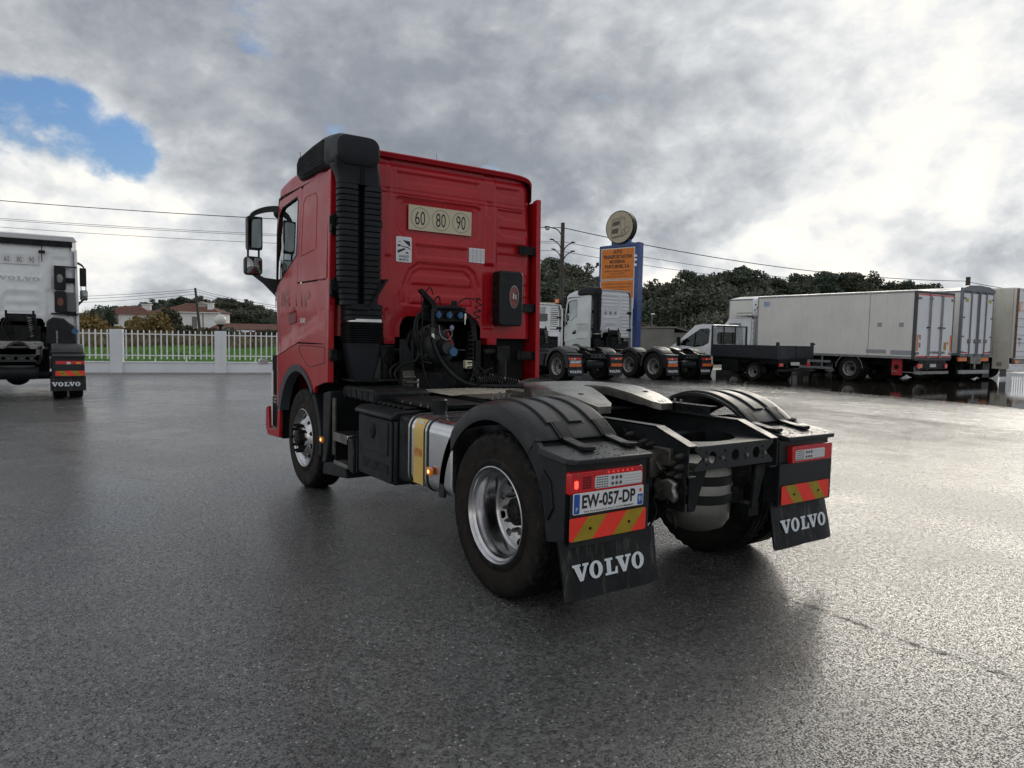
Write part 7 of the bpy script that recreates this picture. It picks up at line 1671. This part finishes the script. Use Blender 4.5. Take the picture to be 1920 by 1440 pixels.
for t, w_, h_, z, bo in (('TEL. 239 99 810 / TM. 917 803 906 / 917 768 361', 1.72, .075, 4.14, .0), ('AUTOTRANSPORTADORAMODERNA.COM', 1.46, .07, 3.99, 0), ('WWW.AUTOTMP.COM', .80, .065, 3.86, 0), ('CAMIÕES', 1.5, .20, 3.42, .04)): text(t, w_, h_, INK, b2, Fz(-.09, z), bo)
b = MB(); b.box(-1.0, .82, -.008, -.004, 3.70, 3.715); b.build('divider_line', INK, b2)
for z in (5.42, 5.24, 5.0): b = MB(); b.box(.84, .98, -.02, .02, z-.05, z+.05); b.build('fixing_plate', RAILM, SG)
b = MB(); b.sphere((-1.25, -.1, 5.0), .06, 8); b.box(-1.24, -1.16, -.12, 0, 5.03, 5.2); b.build('camera_dome', BLK, SG)
b = MB(); b.cyl((0, -.06, 6.80), (0, .26, 6.80), .775, n=48); ds_ = b.build('round_light_box', BLKD, SG)
b = MB(); b.cyl((0, -.068, 6.80), (0, -.06, 6.80), .735, n=48); b.build('disc_face', mat('disc_cream', (.42, .36, .27), .5, var=.08, vscale=3, dirt=.2), ds_)
tb = MB(); z0 = 6.80
for q in ([(-.42, -.12), (-.40, .38), (.02, .46), (.06, -.10)], ): pass
DI = MB()
def line(p, w_=.018):
    for a, c in zip(p, p[1:]):
        dx, dz = c[0]-a[0], c[1]-a[1]; L = math.hypot(dx, dz) or 1; nx, nz = -dz/L*w_/2, dx/L*w_/2; DI.prism([(a[0]+nx, z0+a[1]+nz), (c[0]+nx, z0+c[1]+nz), (c[0]-nx, z0+c[1]-nz), (a[0]-nx, z0+a[1]-nz)], 'y', -.072, -.069)
line([(-.44, -.42), (-.44, .20), (-.36, .36), (.02, .44), (.10, .48), (.26, .44), (.30, .36), (.32, -.1)]); line([(-.40, .30), (.04, .40), (.10, -.34), (-.44, -.46)]); line([(.10, .38), (.28, .34)]); line([(.10, -.34), (.55, -.22), (.56, -.02), (.30, -.08)]); line([(.14, -.32), (.18, -.12), (.28, -.10), (.32, -.26)], .03)
DI.prism([(-.40, z0+.05), (-.38, z0+.24), (.0, z0+.30), (.02, z0+.12)], 'y', -.072, -.069); DI.prism([(-.42, z0-.30), (-.40, z0-.08), (-.04, z0-.04), (-.06, z0-.28)], 'y', -.072, -.069); DI.prism([(-.40, z0-.52), (.20, z0-.44), (.55, z0-.26), (.20, z0-.38), (-.40, z0-.47)], 'y', -.072, -.069)
DI.build('truck_drawing', mat('brown_print', (.10, .07, .06), .6), ds_, smooth=False)
# ================================================================ poles and wires
WOOD = mat('old_pole_wood', (.06, .05, .045), .8, 0, 0, .3, 2, bump=.3, bscale=20); WIRE = mat('wire', (.02, .02, .022), .6)
P1 = dray(1050, 45); P1.z = 0; ht = ztop(1049, 420, 45)
PL = thing('utility_pole', 'wooden utility pole with a street lamp between the red cab and the signpost', 'pole', P1)
b = MB(); b.tube([(0, 0, 0), (0, 0, ht)], [.17, .12], 10); b.build('pole', WOOD, PL)
right = Vector((rt2.x, rt2.y, 0)).normalized()
def arm(dx, z, dz, par): b = MB(); e = right*dx; b.tube(spline([(0, 0, z-.6), (e.x*.4, e.y*.4, z-.15), (e.x, e.y, z+dz)], 5), .035, 6); return b.build('bracket', WOOD, par)
arm(-.75, ht-.30, .0, PL); lh = MB(); e = right*-.95; lh.sphere((e.x, e.y, ht-.28), .24, 10, (1, .5, .28)); l_ = lh.build('lamp_head', BLKD, PL); lh = MB(); lh.sphere((e.x, e.y, ht-.36), .17, 10, (1, .8, .7)); lh.build('lamp_bowl', mat('lamp_bowl', (.5, .5, .5), .1, 0, .5), l_)
for dx, z in ((-.6, ht-1.05), (.6, ht-1.2), (-.5, ht-1.65), (.6, ht-1.75)):
    arm(dx, z-.1, .1, PL); lh = MB(); e = right*(dx*1.1); lh.sphere((e.x, e.y, z+.02), .12, 8, (1.6, .8, .4)); lh.build('insulator', BLKD, PL)
P2 = dray(1808, 60); P2.z = 0; h2 = ztop(1808, 520, 60)
PR = thing('utility_pole', 'utility pole top standing behind the white arched trailer on the right', 'pole', P2); b = MB(); b.tube([(0, 0, 0), (0, 0, h2)], [.20, .17], 10); b.build('pole', WOOD, PR); b = MB(); b.box(-.35, .35, -.05, .05, h2-.9, h2-.8); b.build('cross_arm', WOOD, PR)
P3_ = dray(378, 60); P3_.z = 0; tp = at(366, 540, 60)
PT = thing('utility_pole', 'thin leaning utility pole in front of the white house', 'pole', P3_); b = MB(); b.tube([(0, 0, 0), tuple(tp-P3_)], [.13, .09], 8); b.build('pole', WOOD, PT)
P4_ = dray(381, 72); PT2 = thing('utility_pole', 'short thin upright pole beside the leaning pole', 'pole', P4_); b = MB(); b.tube([(0, 0, 0), (0, 0, ztop(381, 587, 72))], .05, 6); b.build('pole', WOOD, PT2)
P5_ = dray(1275, 64); PT3 = thing('utility_pole', 'thin dark pole in the scrub left of the small white cab', 'pole', P5_); b = MB(); b.tube([(0, 0, 0), (0, 0, ztop(1275, 588, 64))], [.09, .07], 6); b.build('pole', WOOD, PT3)
P6_ = dray(1221, 66); PT4 = thing('street_lamp', 'small white topped street lamp in front of the dark wood', 'lamp', P6_); b = MB(); b.tube([(0, 0, 0), (0, 0, ztop(1221, 590, 66))], .04, 6); b.build('pole', GREYM, PT4); b = MB(); b.sphere((.1, 0, ztop(1221, 589, 66)), .16, 8, (1.5, 1, .5)); b.build('lamp_head', RAILM, PT4)
def wire(a, c, sag, label, r=.02, group='overhead wires'):
    a, c = Vector(a), Vector(c); b = MB(); n = 24; b.tube([a+(c-a)*(i/n)+Vector((0, 0, -sag*4*(i/n)*(1-i/n))) for i in range(n+1)], r, 4); tag(b.build('overhead_wire', WIRE, None, recalc=False), label, 'wire', group)
T0 = P1+Vector((0, 0, ht))
far = at(1808, 527, 60)
wire(at(-420, 336, 40), T0+Vector((0, 0, -.3)), .55, 'topmost thick overhead wire running left from the lamp pole', .026)
for q, (y0, dz) in enumerate(((374, -1.15), (377, -1.25), (390, -1.72))): wire(at(-420, y0, 40), T0+Vector((0, 0, dz)), .5, 'thin lower overhead wire running left from the lamp pole', .014)
wire(T0+Vector((0, 0, -.3)), far, .75, 'topmost overhead wire running right from the lamp pole over the trailers', .03)
for dz, yy in ((-1.15, 541), (-1.75, 545)): wire(T0+Vector((0, 0, dz)), at(1808, yy, 60), .7, 'thin lower overhead wire running right from the lamp pole', .018)
wire(far, at(2100, 560, 58), .3, 'overhead wire leaving the right pole towards the right edge', .03)
tpz = tp
for dy_, in ((0,), (6,), (14,)): wire(at(-60, 556+dy_, 66), tpz+Vector((0, 0, -.1-dy_*.03)), .3, 'thin wire left of the leaning pole', .018); wire(tpz+Vector((0, 0, -.1-dy_*.03)), at(640, 582+dy_*.6, 60), .4, 'thin wire right of the leaning pole', .018)

# loose grit on the lot
b = MB(); r_ = random.Random(77)
for k in range(170):
    a, d = r_.uniform(-.62, .62), 1.9+7*r_.random()**1.5; az = YAW+a; x, y = CAM.x+d*math.sin(az), CAM.y+d*math.cos(az); s_ = r_.uniform(.002, .0055)*(1.6 if r_.random() < .1 else 1)
    n0 = len(b.v); b.sphere((x, y, s_*.5), s_, 5, (1, r_.uniform(.6, 1), .7))
tag(stuff(b.build('loose_grit', mat('grit', (.42, .40, .36), .8, 0, 0, .4, 40), None)), 'tiny pale stones scattered over the wet asphalt in the foreground', 'grit')
